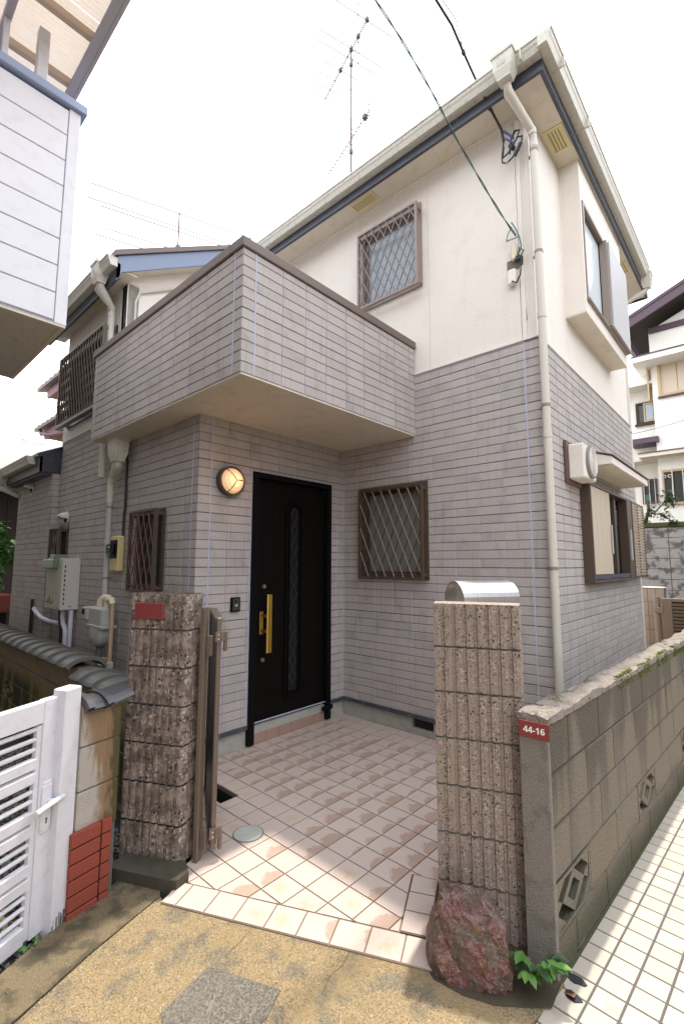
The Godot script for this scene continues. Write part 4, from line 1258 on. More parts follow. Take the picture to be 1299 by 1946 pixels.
func lane_wall() -> void:
	var out := Vector3(0.9986, 0, 0.0526)
	var t := thing("block_wall", "weathered concrete block wall with openwork blocks and mossy top along the cream-tiled lane", "wall", Vector3(2.735, 0, 1.79), atan2(out.x, out.z))
	block_rows(t, M.lane_block, [-0.09, 0.125, 0.325, 0.525, 0.728, 0.925], [0.20, 0.386, 0.18, 0.41, 0.20], 9.2, 0.115, 0.4, 1, [0, 3, 6, 9, 12, 15, 18], 0.0, "dark_mortar")
	blockers.append([t.transform.affine_inverse(), AABB(Vector3(0, -0.1, -0.12), Vector3(9, 1.03, 0.12))])
	var b := MB.new(); b.cab(Vector3(-0.018, -0.09, -0.119), Vector3(0.0, 0.925, 0.004), 0.005); part("end_rendering", b, M.render_gray, t)
	# rough mortar coping, broken into lengths
	var fn := FastNoiseLite.new(); fn.seed = 5; fn.frequency = 3.0; fn.fractal_octaves = 3
	var u := -0.02
	var k := 0
	while u < 9.1:
		var L := 0.30 + 0.5 * rng.randf()
		if u < 0.0: L = 0.16
		b = MB.new()
		var nu := int(L / 0.035) + 2
		var base := 0.028 + 0.012 * rng.randf()
		var pts := []
		for i in nu:
			var uu := u + L * i / (nu - 1)
			var row := []
			for j in 7:
				var n0 := -0.122 + 0.126 * j / 6.0
				var ed := 1.0 if j in [0, 6] or i in [0, nu - 1] else 0.0
				var y := 0.925 + base + 0.022 * fn.get_noise_2d(uu, n0 * 2.5 + k) - 0.018 * ed * (0.5 + 0.5 * fn.get_noise_2d(uu * 2.0, 7.0))
				row.append(Vector3(uu + (0.016 * fn.get_noise_2d(n0 * 4.0, k * 3.7) if i in [0, nu - 1] else 0.0), y, n0 + (0.007 * fn.get_noise_2d(uu * 3.0, 3.0) if j in [0, 6] else 0.0)))
			pts.append(row)
		for i in nu - 1:
			for j in 6:
				b.quad(pts[i][j], pts[i][j + 1], pts[i + 1][j + 1], pts[i + 1][j])
			for j in [0, 6]:
				var p: Vector3 = pts[i][j]; var q: Vector3 = pts[i + 1][j]
				var p2 := Vector3(p.x, 0.9235, p.z); var q2 := Vector3(q.x, 0.9235, q.z)
				if j == 6: b.quad(p2, q2, q, p)
				else: b.quad(q2, p2, p, q)
		for i in [0, nu - 1]:
			for j in 6:
				var p: Vector3 = pts[i][j]; var q: Vector3 = pts[i][j + 1]
				var p2 := Vector3(p.x, 0.9235, p.z); var q2 := Vector3(q.x, 0.9235, q.z)
				if i == 0: b.quad(p2, q2, q, p)
				else: b.quad(q2, p2, p, q)
		part("coping_mortar", b, M.coping, t)
		u += L + 0.004
		k += 1
	# moss cushions under and over the edge
	b = MB.new()
	for i in 2600:
		var uu := 0.85 + 2.6 * pow(rng.randf(), 0.8)
		if fn.get_noise_1d(uu * 0.8) < -0.12: continue
		var p := Vector3(uu, 0.938 - 0.055 * pow(rng.randf(), 2.0), -0.001)
		if rng.randf() < 0.45: p = Vector3(uu, 0.955, -0.02 + 0.02 * rng.randf())
		var r := 0.003 + 0.006 * rng.randf()
		b.box(p, Vector3(r * 1.3, r, r), Basis(Vector3(rng.randf(), 1, rng.randf()).normalized(), rng.randf() * 3.0))
	stuff(part("moss", b, M.moss, t))
	# address plate on the end of the wall
	var pl := thing("address_plate", "red address plate reading 44-16 on the end of the block wall", "sign", Vector3(2.685, 0.898, 1.815), 0.053)
	b = MB.new(); b.cbox(V0, Vector3(0.122, 0.066, 0.004), 0.0015); part("plate", b, M.plate_red, pl)
	var tm := TextMesh.new()
	var sf := SystemFont.new(); sf.font_names = PackedStringArray(["Droid Sans"]); sf.font_weight = 700
	tm.font = sf; tm.text = "44-16"; tm.font_size = 40; tm.pixel_size = 0.00085; tm.depth = 0.0015
	put("lettering", tm, M.plate_white, pl, Transform3D(Basis.IDENTITY, Vector3(0, 0, 0.0026)))

func kawara_tile(b: MB, L: float, w: float, rise: float, rim: bool) -> void:
	# barrel tile along X from 0 to L, arching across Z
	var n := 10
	var th := 0.014
	var arc := func(k: int, g: float) -> Vector2:
		var a := lerpf(-1.25, 1.25, float(k) / n)
		return Vector2(sin(a) / sin(1.25) * (w / 2 + g), (cos(a) - cos(1.25)) / (1 - cos(1.25)) * rise + g)
	for k in n:
		var i0: Vector2 = arc.call(k, 0.0); var i1: Vector2 = arc.call(k + 1, 0.0)
		var o0: Vector2 = arc.call(k, th); var o1: Vector2 = arc.call(k + 1, th)
		b.quad(Vector3(0, o0.y, o0.x), Vector3(0, o1.y, o1.x), Vector3(L, o1.y, o1.x), Vector3(L, o0.y, o0.x))
		b.quad(Vector3(0, i1.y, i1.x), Vector3(0, i0.y, i0.x), Vector3(L, i0.y, i0.x), Vector3(L, i1.y, i1.x))
		for x in [0.0, L]:
			b.quad(Vector3(x, i0.y, i0.x), Vector3(x, i1.y, i1.x), Vector3(x, o1.y, o1.x), Vector3(x, o0.y, o0.x))
		if rim:
			var r0: Vector2 = arc.call(k, th + 0.014); var r1: Vector2 = arc.call(k + 1, th + 0.014)
			var xa := L - 0.032
			b.quad(Vector3(xa, r0.y, r0.x), Vector3(xa, r1.y, r1.x), Vector3(L, r1.y, r1.x), Vector3(L, r0.y, r0.x))
			b.quad(Vector3(xa, o0.y, o0.x), Vector3(xa, o1.y, o1.x), Vector3(xa, r1.y, r1.x), Vector3(xa, r0.y, r0.x))
			b.quad(Vector3(L, o0.y, o0.x), Vector3(L, r0.y, r0.x), Vector3(L, r1.y, r1.x), Vector3(L, o1.y, o1.x))

func garden_wall() -> void:
	# tan wall with rounded clay tiles behind the left gate post
	var t := thing("garden_wall", "mossy tan block wall topped with rounded grey clay tiles beside the house", "wall", Vector3(-6.2, 0, 2.38))
	block_rows(t, M.tan_block, [-0.09, 0.12, 0.32, 0.52, 0.735], [0.3, 0.1, 0.3, 0.1], 7.05, 0.12, 0.4, 1, [9], 0.0, "dark_mortar")
	var b := MB.new(); kawara_tile(b, 0.252, 0.27, 0.06, true)
	var me := b.mesh()
	for k in 28:
		var x := -0.5 + 0.24 * k
		var low := x > 5.3
		var o := put("clay_tile", me, M.kawara, t, Transform3D(Basis(Vector3(0, 0, 1), 0.018 + 0.01 * rng.randf()) * Basis(Vector3.RIGHT, 0.03 * (rng.randf() - 0.5)), Vector3(x + (0.05 if low else 0.0), 0.725 - (0.055 if low else 0.0), -0.06)))
		if low: o.set_meta("label", "clay tile on the lower step of the coping")
	# low pale wall between the white gate and the left gate post
	var out := Vector3(0.98, 0, -0.2)
	t = thing("wall_stub", "short rust-stained white block wall with red brick foot and dark clay tile on top", "wall", Vector3(1.0, 0, 2.935), atan2(out.x, out.z))
	b = MB.new()
	for r in [[0.30, 0.508], [0.508, 0.707], [0.707, 0.90]]:
		var m := MB.new()
		var u0 := 0.0; var u1 := 0.205
		# own UVs so that the stain runs where the water runs
		m.cab(Vector3(u0, r[0] + 0.003, -0.12), Vector3(u1, r[1] - 0.003, 0.0), 0.005)
		for i in m.t.size(): m.t[i] = Vector2(m.v[i].x / 0.215 * 0.98 + 0.01, 1.0 - clampf(m.v[i].y / 0.92, 0.01, 0.99))
		part("block", m, M.stained_block, t)
	b.ab(Vector3(0.004, -0.05, -0.116), Vector3(0.201, 0.895, -0.008)); part("mortar_core", b, M.mortar, t)
	b = MB.new(); b.cab(Vector3(-0.010, 0.35, -0.118), Vector3(-0.0005, 0.90, -0.006), 0.003); part("end_rendering", b, M.render_gray, t)
	for r in 6:
		var y := -0.05 + 0.0665 * r
		b = MB.new(); b.cab(Vector3(-0.03, y + 0.003, -0.125), Vector3(0.112, y + 0.0625, 0.022), 0.0025); part("brick", b, M.red_brick, t)
		b = MB.new(); b.cab(Vector3(0.119, y + 0.003, 0.001), Vector3(0.168, y + 0.0625, 0.022), 0.0025); part("brick", b, M.red_brick, t)
	b = MB.new(); b.ab(Vector3(-0.02, -0.05, 0.0005), Vector3(0.165, 0.342, 0.012)); part("mortar_core", b, M.void, t)
	b = MB.new(); kawara_tile(b, 0.125, 0.155, 0.05, true)
	part("clay_tile", b, M.kawara_glazed, t, Transform3D(Basis(Vector3.UP, PI), Vector3(0.125, 0.868, -0.055)))
	b = MB.new(); kawara_tile(b, 0.15, 0.165, 0.05, true)
	part("clay_tile", b, M.kawara_glazed, t, Transform3D(Basis(Vector3.UP, PI) * Basis(Vector3(0, 0, 1), -0.16), Vector3(0.25, 0.888, -0.06)))

func white_gate() -> void:
	var out := Vector3(0.9, 0, -0.436)
	# local X runs away from the post when seen from the lane, so build with X towards the camera mirrored
	var p := thing("white_gate_post", "square white aluminium post beside the white slatted gate", "gate post", Vector3(1.02, 0, 2.985), atan2(out.x, out.z))
	var b := MB.new(); b.cab(Vector3(-0.045, -0.06, -0.075), Vector3(0.045, 0.995, 0.0), 0.004); part("post", b, M.white_paint, p)
	b = MB.new(); b.cab(Vector3(-0.040, 0.992, -0.07), Vector3(0.040, 0.997, -0.005), 0.002); part("post_cap", b, M.appliance, p)
	b = MB.new()
	for k in 22:
		var x := -0.044 + 0.085 * rng.randf()
		b.ab(Vector3(x, -0.03, 0.0002), Vector3(x + 0.0015 + 0.002 * rng.randf(), 0.0 + 0.055 * rng.randf(), 0.0010 + 0.00003 * k))
	part("dirt_streaks", b, M.dirt, p)
	var t := thing("slatted_gate", "white slatted metal gate with lever handle at the left edge", "gate", Vector3(0.995, 0, 3.035), atan2(out.x, out.z))
	# local X points towards the post (away from the camera); the gate reaches to negative X
	var L := -1.0
	b = MB.new(); b.cab(Vector3(-0.075, -0.012, -0.04), Vector3(0.0, 0.965, 0.0), 0.003); part("stile", b, M.white_paint, t)
	b = MB.new(); b.cab(Vector3(-0.098, -0.005, -0.032), Vector3(-0.0755, 0.86, -0.008), 0.002); part("stile_channel", b, M.white_paint, t)
	b = MB.new(); b.cab(Vector3(L, 0.868, -0.04), Vector3(-0.0755, 0.962, -0.001), 0.003); part("top_rail", b, M.white_paint, t)
	b = MB.new(); b.cab(Vector3(L, -0.012, -0.04), Vector3(-0.0985, 0.058, -0.003), 0.003); part("bottom_rail", b, M.white_paint, t)
	for y in [0.846, 0.804, 0.762, 0.588, 0.549, 0.374, 0.335, 0.168, 0.127, 0.086]:
		b = MB.new(); b.rod(Vector3(L, y, -0.02), Vector3(-0.09, y, -0.02), 0.0095, 10); part("gate_rod", b, M.white_paint, t)
	for y in [[0.682, 0.727], [0.624, 0.669], [0.462, 0.507], [0.405, 0.450], [0.252, 0.297], [0.195, 0.240]]:
		b = MB.new(); b.cab(Vector3(L, y[0], -0.034), Vector3(-0.09, y[1], -0.006), 0.003); part("gate_slat", b, M.white_paint, t)
	b = MB.new(); b.cab(Vector3(-0.066, 0.415, -0.002), Vector3(-0.014, 0.60, 0.010), 0.004); b.cab(Vector3(-0.060, 0.40, -0.002), Vector3(-0.020, 0.42, 0.008), 0.003); b.cab(Vector3(-0.060, 0.595, -0.002), Vector3(-0.020, 0.615, 0.008), 0.003); part("lock_plate", b, M.white_paint, t)
	b = MB.new(); b.rod(Vector3(-0.03, 0.527, 0.008), Vector3(-0.03, 0.527, 0.045), 0.012, 10); b.tube([Vector3(0.012, 0.533, 0.045), Vector3(-0.05, 0.530, 0.046), Vector3(-0.125, 0.520, 0.046)], [0.011, 0.012, 0.012], 10); part("lever_handle", b, M.white_paint, t)
	b = MB.new(); b.rod(Vector3(-0.040, 0.458, 0.0095), Vector3(-0.040, 0.458, 0.0108), 0.005, 10); b.ab(Vector3(-0.043, 0.438, 0.0095), Vector3(-0.037, 0.458, 0.0107)); part("keyhole", b, M.void, t)

func bronze_gate() -> void:
	# slim bronze gate folded open behind the left post
	var d := Vector3(-0.87, 0, -0.49).normalized()
	var out := Vector3(-d.z, 0, d.x)      # faces the lane
	if out.dot(Vector3(1, 0, -0.3)) < 0: out = -out
	var t := thing("bronze_gate", "bronze metal gate leaf folded open behind the left gate post", "gate", Vector3(1.128, 0, 2.288), atan2(-d.z, d.x))
	# local X = d
	var b := MB.new(); b.ab(Vector3(0.05, 0.06, -0.012), Vector3(0.62, 1.24, 0.012)); part("panel", b, M.bronze_dark, t)
	b = MB.new(); b.cab(Vector3(0.0, 0.045, -0.013), Vector3(0.05, 1.265, 0.013), 0.003); b.ab(Vector3(-0.004, 0.05, -0.006), Vector3(0.0, 1.26, 0.004)); part("stile", b, M.bronze_deep, t)
	b = MB.new(); b.cab(Vector3(0.62, 0.045, -0.024), Vector3(0.66, 1.265, 0.024), 0.003); part("stile", b, M.bronze_deep, t)
	b = MB.new(); b.cab(Vector3(0.0505, 1.235, -0.022), Vector3(0.6195, 1.262, 0.022), 0.003); b.cab(Vector3(0.0505, 0.045, -0.022), Vector3(0.6195, 0.08, 0.022), 0.003); part("rail", b, M.bronze_deep, t)
	for y in [1.13, 0.10]:
		b = MB.new()
		b.rod(Vector3(-0.012, y - 0.045, 0.034), Vector3(-0.012, y + 0.005, 0.034), 0.0115, 10); b.rod(Vector3(-0.012, y + 0.007, 0.034), Vector3(-0.012, y + 0.06, 0.034), 0.0115, 10)
		b.ab(Vector3(-0.02, y + 0.008, 0.006), Vector3(-0.006, y + 0.058, 0.036)); b.ab(Vector3(-0.02, y + 0.006, -0.02), Vector3(-0.0045, y + 0.06, 0.012))
		part("hinge", b, M.bronze_deep, t)
		b = MB.new(); b.rod(Vector3(-0.0215, y + 0.022, -0.004), Vector3(-0.024, y + 0.022, -0.004), 0.004, 8); part("screw", b, M.steel, t); b = MB.new(); b.rod(Vector3(-0.0215, y + 0.046, -0.004), Vector3(-0.024, y + 0.046, -0.004), 0.004, 8); part("screw", b, M.steel, t)
	t = thing("hinge_post", "slim bronze hinge post against the left gate post", "post", Vector3(1.078, 0, 2.355), 0.45)
	b = MB.new(); b.cab(Vector3(-0.012, -0.01, -0.025), Vector3(0.016, 1.325, 0.02), 0.003); part("post", b, M.bronze_deep, t)
	b = MB.new(); b.cab(Vector3(0.0165, 1.06, -0.02), Vector3(0.05, 1.17, 0.0), 0.003); part("hinge_plate", b, M.bronze_deep, t); b = MB.new(); b.cab(Vector3(0.0165, 0.06, -0.02), Vector3(0.05, 0.16, 0.0), 0.003); part("hinge_plate", b, M.bronze_deep, t)

# ------------------------------------------------------------------ ground
const P := 0.152
func uv_tile(b: MB, poly: PackedVector2Array, y0: float, y1: float, vi: int, o: Vector2, ax: Vector2, size: float) -> void:
	# prism with its top mapped onto tile vi of the sheet
	if Geometry2D.is_polygon_clockwise(poly): poly.reverse()
	var k := b.v.size()
	var tr := Geometry2D.triangulate_polygon(poly)
	var az := Vector2(-ax.y, ax.x)
	var f := func(p: Vector2) -> Vector2:
		var q := Vector2((p - o).dot(ax), (p - o).dot(az)) / size
		q = q.clamp(Vector2(0.004, 0.004), Vector2(0.996, 0.996))
		return Vector2((vi % 4 + q.x) / 4.0, (vi / 4 + q.y) / 4.0)
	for p in poly: b._p(Vector3(p.x, y1, p.y), Vector3.UP, f.call(p))
	for i in range(0, tr.size(), 3):
		var a := poly[tr[i]]; var c := poly[tr[i + 1]]; var d := poly[tr[i + 2]]
		var up := (c - a).cross(d - a) < 0
		if up: b.ix.append_array([k + tr[i], k + tr[i + 2], k + tr[i + 1]])
		else: b.ix.append_array([k + tr[i], k + tr[i + 1], k + tr[i + 2]])
	var m := poly.size()
	for i in m:
		var a := poly[i]; var c := poly[(i + 1) % m]
		b.quad(Vector3(c.x, y0, c.y), Vector3(a.x, y0, a.y), Vector3(a.x, y1, a.y), Vector3(c.x, y1, c.y), [f.call(c), f.call(a), f.call(a), f.call(c)])

func flat(nm: String, pts: Array, y: float, th: float, mt: Material) -> MeshInstance3D:
	var b := MB.new()
	var poly := PackedVector2Array()
	for p in pts: poly.append(Vector2(p[0], -p[1]))
	b.xf = Transform3D(Basis(Vector3.RIGHT, -PI / 2), V0)
	b.extrude(poly, y - th, y)
	return struct_(nm, b, mt)

func in_view(p: Vector3) -> bool:
	var q := cam.global_transform.affine_inverse() * p
	if q.z > -0.1: return false
	var ty := tan(deg_to_rad(cam.fov / 2))
	return absf(q.y / -q.z) < ty * 1.05 and absf(q.x / -q.z) < ty * 0.667 * 1.06

func build_ground() -> void:
	var b := MB.new()
	b.quad(Vector3(-150, -0.35, 150), Vector3(150, -0.35, 150), Vector3(150, -0.35, -150), Vector3(-150, -0.35, -150))
	struct_("ground", b, M.soil)
	flat("pavement", [[1.182, 2.603], [1.225, 2.61], [2.36, 2.055], [2.60, 1.80], [2.755, 1.80], [2.70, 2.16], [2.68, 3.0], [2.9, 9.0], [3.3, 9.0], [3.3, 12], [-1, 12], [2.6, 6.6], [1.395, 3.215], [1.291, 2.951]], -0.009, 0.08, M.yellow_paving)
	flat("porch_bed", [[0.0, 1.93], [0.34, 1.93], [0.66, 1.94], [0.67, 1.78], [2.60, 1.5], [2.62, 1.80], [2.36, 2.05], [1.23, 2.60], [0.95, 2.5], [0.6, 2.34], [0.0, 2.3]], -0.036, 0.03, M.old_concrete)
	flat("street", [[2.62, 2.05], [14, 1.6], [14, 5.6], [2.5, 5.8]], -0.055, 0.05, M.yellow_paving)
	flat("pavement_patch", [[1.744, 2.884], [1.697, 2.664], [1.84, 2.602], [1.985, 2.54], [2.03, 2.64], [2.04, 2.75], [1.90, 2.93]], -0.005, 0.004, M.asphalt_patch)
	flat("concrete_strip", [[1.172, 2.602], [1.10, 2.56], [0.9, 2.66], [0.95, 2.78], [1.005, 2.94], [1.03, 3.02], [1.16, 3.29], [2.2, 5.6], [2.55, 6.6], [1.381, 3.220], [1.278, 2.956]], -0.012, 0.09, M.old_concrete)
	flat("kerb", [[1.155, 2.575], [0.86, 2.72], [0.80, 2.60], [1.10, 2.43], [1.19, 2.462], [1.21, 2.54]], 0.042, 0.14, M.wet_kerb)
	flat("gravel_bed", [[-6, 2.3], [0.9, 2.3], [0.95, 2.78], [1.005, 2.94], [1.03, 3.02], [1.16, 3.29], [2.2, 5.6], [-6, 7]], -0.045, 0.05, M.soil)
	flat("side_path", [[-6, 1.85], [-0.02, 1.85], [-0.02, 2.30], [-6, 2.30]], -0.02, 0.05, M.soil)
	flat("side_yard", [[2.05, 0.0], [2.62, 0.0], [2.9, -7], [2.2, -7], [2.05, -3.5]], -0.02, 0.05, M.old_concrete)
	# porch floor: grout bed with one piece per tile
	var floor_ := Node3D.new(); floor_.name = "porch_floor"; add_child(floor_); floor_.set_meta("kind", "structure")
	var main := PackedVector2Array([Vector2(-0.006, -0.006), Vector2(2.60, -0.006), Vector2(2.63, 1.62), Vector2(2.25, 1.74), Vector2(2.21, 1.60), Vector2(1.984, 1.669), Vector2(2.1555, 2.023), Vector2(1.2235, 2.467), Vector2(1.10, 2.478), Vector2(1.02, 2.325), Vector2(0.95, 2.36), Vector2(0.0, 2.31)])
	var pit := PackedVector2Array([Vector2(0.36, 1.785), Vector2(0.652, 1.785), Vector2(0.652, 1.925), Vector2(0.36, 1.925)])
	var bed := MB.new()
	var x0 := 0.744 - 5 * P; var z0 := 0.585 - 4 * P
	for i in range(-1, 19):
		for j in range(-1, 18):
			var a := Vector2(x0 + i * P, z0 + j * P)
			var cell := PackedVector2Array([a, a + Vector2(P, 0), a + Vector2(P, P), a + Vector2(0, P)])
			for q in Geometry2D.intersect_polygons(cell, main):
				for q2 in Geometry2D.clip_polygons(q, pit):
					if absf(area(q2)) < 0.0003: continue
					var top := PackedVector2Array(q2)
					uv_tile(bed, top, -0.03, -0.0045, 0, a, Vector2(1, 0), P)
					for q3 in Geometry2D.offset_polygon(q2, -0.0038):
						if absf(area(q3)) < 0.0002: continue
						var wet := clampi(int(4 + 12 * clampf(0.55 + 0.25 * sin(i * 1.7 + j * 0.9) - 0.35 * sm(1.75, 2.2, a.y) - 0.5 * sm(0.42, 0.10, a.y + 0.12 * (2.0 - a.x)) + 0.25 * (rng.randf() - 0.5), 0.0, 0.999)), 4, 15)
						var vi := wet
						if a.y + 0.16 * (1.2 - a.x) < 0.30 or (a.y > 1.75 and rng.randf() < 0.55) or (a.x < 1.2 and a.y > 1.6): vi = rng.randi() % 4
						var tb := MB.new(); var g := 0.96 + 0.07 * rng.randf(); tb.tint = Color(g, g, g)
						uv_tile(tb, q3, -0.02, 0.0, vi, a, Vector2(1, 0), P)
						part("floor_tile", tb, M.porch_tile, floor_)
	var gb := part("grout_bed", bed, M.grout, floor_)
	# border tiles square to the gate line
	var e := Vector2(0.9045, -0.4265); var n := Vector2(0.4265, 0.9045)
	var gr := MB.new()
	var cells := []
	var s0 := Vector2(1.2985, 2.594)
	cells.append([s0 - e * 0.077 - n * 0.148, 0.077, 0.148])
	for k in 7: cells.append([s0 + e * 0.150 * k - n * 0.148, 0.150, 0.148])
	cells.append([s0 + e * 0.150 * 7 - n * 0.148, 0.150, 0.148])
	for k in 3: cells.append([Vector2(2.151, 2.014) - n * (0.128 * (k + 1)) + e * 0.0, 0.125, 0.128])
	for k in cells.size():
		var c: Array = cells[k]
		var a: Vector2 = c[0]
		var q := PackedVector2Array([a, a + e * c[1], a + e * c[1] + n * c[2], a + n * c[2]])
		uv_tile(gr, q.duplicate(), -0.034, -0.0045, 0, a, e, 0.15)
		var tb := MB.new()
		var qq := Geometry2D.offset_polygon(q, -0.0035)[0]
		uv_tile(tb, qq, -0.025, 0.0, [0, 1, 0, 2, 3, 9, 12, 2, 1, 1, 0, 4][k % 12], a, e, 0.151)
		part("border_tile", tb, M.porch_tile, floor_)
	part("grout_bed", gr, M.grout, floor_)
	b = MB.new()
	b.ab(Vector3(0.36, -0.30, 1.785), Vector3(0.652, -0.28, 1.925)); b.ab(Vector3(0.645, -0.28, 1.785), Vector3(0.651, -0.031, 1.925)); b.ab(Vector3(0.36, -0.28, 1.78), Vector3(0.652, -0.031, 1.786)); b.ab(Vector3(0.36, -0.28, 1.924), Vector3(0.652, -0.031, 1.93))
	part("drain_pit", b, M.void, floor_)
	var mh := thing("inspection_cover", "round grey inspection cover set in the porch tiles", "drain cover", Vector3(1.076, 0.001, 2.017))
	b = MB.new()
	b.lathe([Vector2(0.0895, 0.0), Vector2(0.0895, 0.0015), Vector2(0.083, 0.002)], 40); part("rim", b, M.stone, mh)
	b = MB.new()
	b.lathe([Vector2(0.082, -0.002), Vector2(0.082, 0.0035), Vector2(0.066, 0.0035), Vector2(0.065, 0.0022), Vector2(0.063, 0.0035), Vector2(0.048, 0.0035), Vector2(0.047, 0.0022), Vector2(0.045, 0.0035), Vector2(0.030, 0.0035), Vector2(0.029, 0.0022), Vector2(0.027, 0.0035), Vector2(0.0, 0.0036)], 40); part("lid", b, M.gas_gray, mh)
	# lane of small cream tiles beyond the wall
	var lane := Node3D.new(); lane.name = "lane_paving"; add_child(lane); lane.set_meta("kind", "structure")
	var out := Vector3(0.9986, 0, 0.0526)
	lane.position = Vector3(2.737, -0.016, 1.79); lane.rotation.y = atan2(out.x, out.z)
	b = MB.new(); b.ab(Vector3(-0.34, -0.08, 0.0), Vector3(14, -0.004, 2.6)); part("grout_bed", b, M.grout_gray, lane)
	var tp := 0.1005
	var list := []
	for c in 22:
		for r in range(-3, 118):
			var u := 0.085 + tp * r - tp; var w := -0.003 + 0.1025 * c
			var p := lane.global_transform * Vector3(u, 0, w)
			var sc := 1.0 / p.distance_squared_to(CAM) if in_view(p) else 0.0
			list.append([sc, u, w])
	list.sort_custom(func(x, y): return x[0] > y[0])
	var tile := MB.new(); tile.cab(Vector3(0.0038, -0.012, 0.0042), Vector3(tp - 0.0038, 0, 0.0983), 0.0015)
	var tm := []
	for g in [0.93, 0.98, 1.0, 1.03]:
		var q := MB.new(); q.tint = Color(g, g, g); q.cab(Vector3(0.0038, -0.012, 0.0042), Vector3(tp - 0.0038, 0, 0.0983), 0.0015); tm.append(q.mesh())
	var rest := MB.new()
	for i in list.size():
		var y := -0.0006 * rng.randf()
		if i < 300: put("paving_tile", tm[rng.randi() % 4], M.lane_tile, lane, Transform3D(Basis.IDENTITY, Vector3(list[i][1], y, list[i][2])))
		else:
			var g := 0.94 + 0.09 * rng.randf(); rest.tint = Color(g, g, g)
			rest.cab(Vector3(list[i][1] + 0.003, -0.012, list[i][2] + 0.003), Vector3(list[i][1] + tp - 0.003, y, list[i][2] + 0.0995), 0.0015)
	stuff(part("paving_tiles", rest, M.lane_tile, lane))
	b = MB.new()
	for q in [[-0.03, 0.035, 0.03], [0.055, 0.02, 0.033]]:
		var pts := PackedVector2Array()
		for k in 12:
			var a := TAU * k / 12
			pts.append(Vector2(q[0] + cos(a) * 0.022 * (0.8 + 0.4 * rng.randf()), q[1] + 0.02 + sin(a) * q[2] * (0.8 + 0.4 * rng.randf())))
		b.xf = Transform3D(Basis(Vector3(1, 0, 0), Vector3(0, 0, 1), Vector3(0, -1, 0)), V0)
		b.extrude(pts, -0.003, 0.0022)
	part("asphalt_fill", b, M.cable_black, lane)
	flat("soil_patch", [[2.27, 2.06], [2.33, 1.86], [2.60, 1.72], [2.745, 1.80], [2.752, 1.93], [2.70, 1.98], [2.60, 2.06], [2.50, 2.10], [2.38, 2.115]], -0.0065, 0.003, M.wet_soil)
	b = MB.new(); b.ab(Vector3(-0.02, -0.01, -0.002), Vector3(9.0, 0.003, 0.010)); part("dirt_line", b, M.moss_dark, lane)
	# hairline cracks and grit on the paving
	for q in [[[1.66, 2.43], [1.685, 2.50], [1.695, 2.56], [1.71, 2.60]], [[1.86, 2.60], [1.875, 2.68], [1.90, 2.74], [1.915, 2.83]], [[2.05, 2.22], [2.08, 2.30], [2.075, 2.37], [2.11, 2.45]]]:
		b = MB.new()
		for i in 3:
			var p := Vector3(q[i][0], -0.0086, q[i][1]); var r := Vector3(q[i + 1][0], -0.0086, q[i + 1][1])
			b.bar(p, r, 0.0016 + 0.0008 * rng.randf(), 0.0006)
		struct_("pavement_crack", b, M.soil)
	b = MB.new()
	b.lathe([Vector2(0.0, -0.5), Vector2(0.8, -0.3), Vector2(1.0, 0.1), Vector2(0.5, 0.5), Vector2(0.0, 0.55)], 5)
	var xs := []
	for i in 700:
		var p := Vector2(1.2 + 1.5 * rng.randf(), 1.95 + 1.3 * rng.randf())
		if p.x * 0.4265 + p.y * 0.9045 < 2.905: continue
		var r := 0.0012 + 0.0026 * pow(rng.randf(), 3.0)
		xs.append(Transform3D(Basis(Vector3.UP, rng.randf() * 6.0).scaled(Vector3(r, r, r)), Vector3(p.x, -0.008, p.y)))
	tag(scatter("grit", b.mesh(), M.coping, xs), "loose pale grit lying on the yellow paving", "grit")
	# loose gravel and weeds behind the white gate
	gravel()

func area(p: PackedVector2Array) -> float:
	var a := 0.0
	for i in p.size(): a += p[i].cross(p[(i + 1) % p.size()])
	return a / 2

func scatter(nm: String, me: Mesh, mt: Material, xs: Array, parent: Node = null) -> MultiMeshInstance3D:
	var mm := MultiMesh.new()
	mm.transform_format = MultiMesh.TRANSFORM_3D
	mm.mesh = me; mm.instance_count = xs.size()
	for i in xs.size(): mm.set_instance_transform(i, xs[i])
	var o := MultiMeshInstance3D.new()
	var p: Node = parent if parent else self
	o.name = numbered(p, nm); o.multimesh = mm; o.material_override = mt
	p.add_child(o)
	o.set_meta("kind", "stuff")
	return o

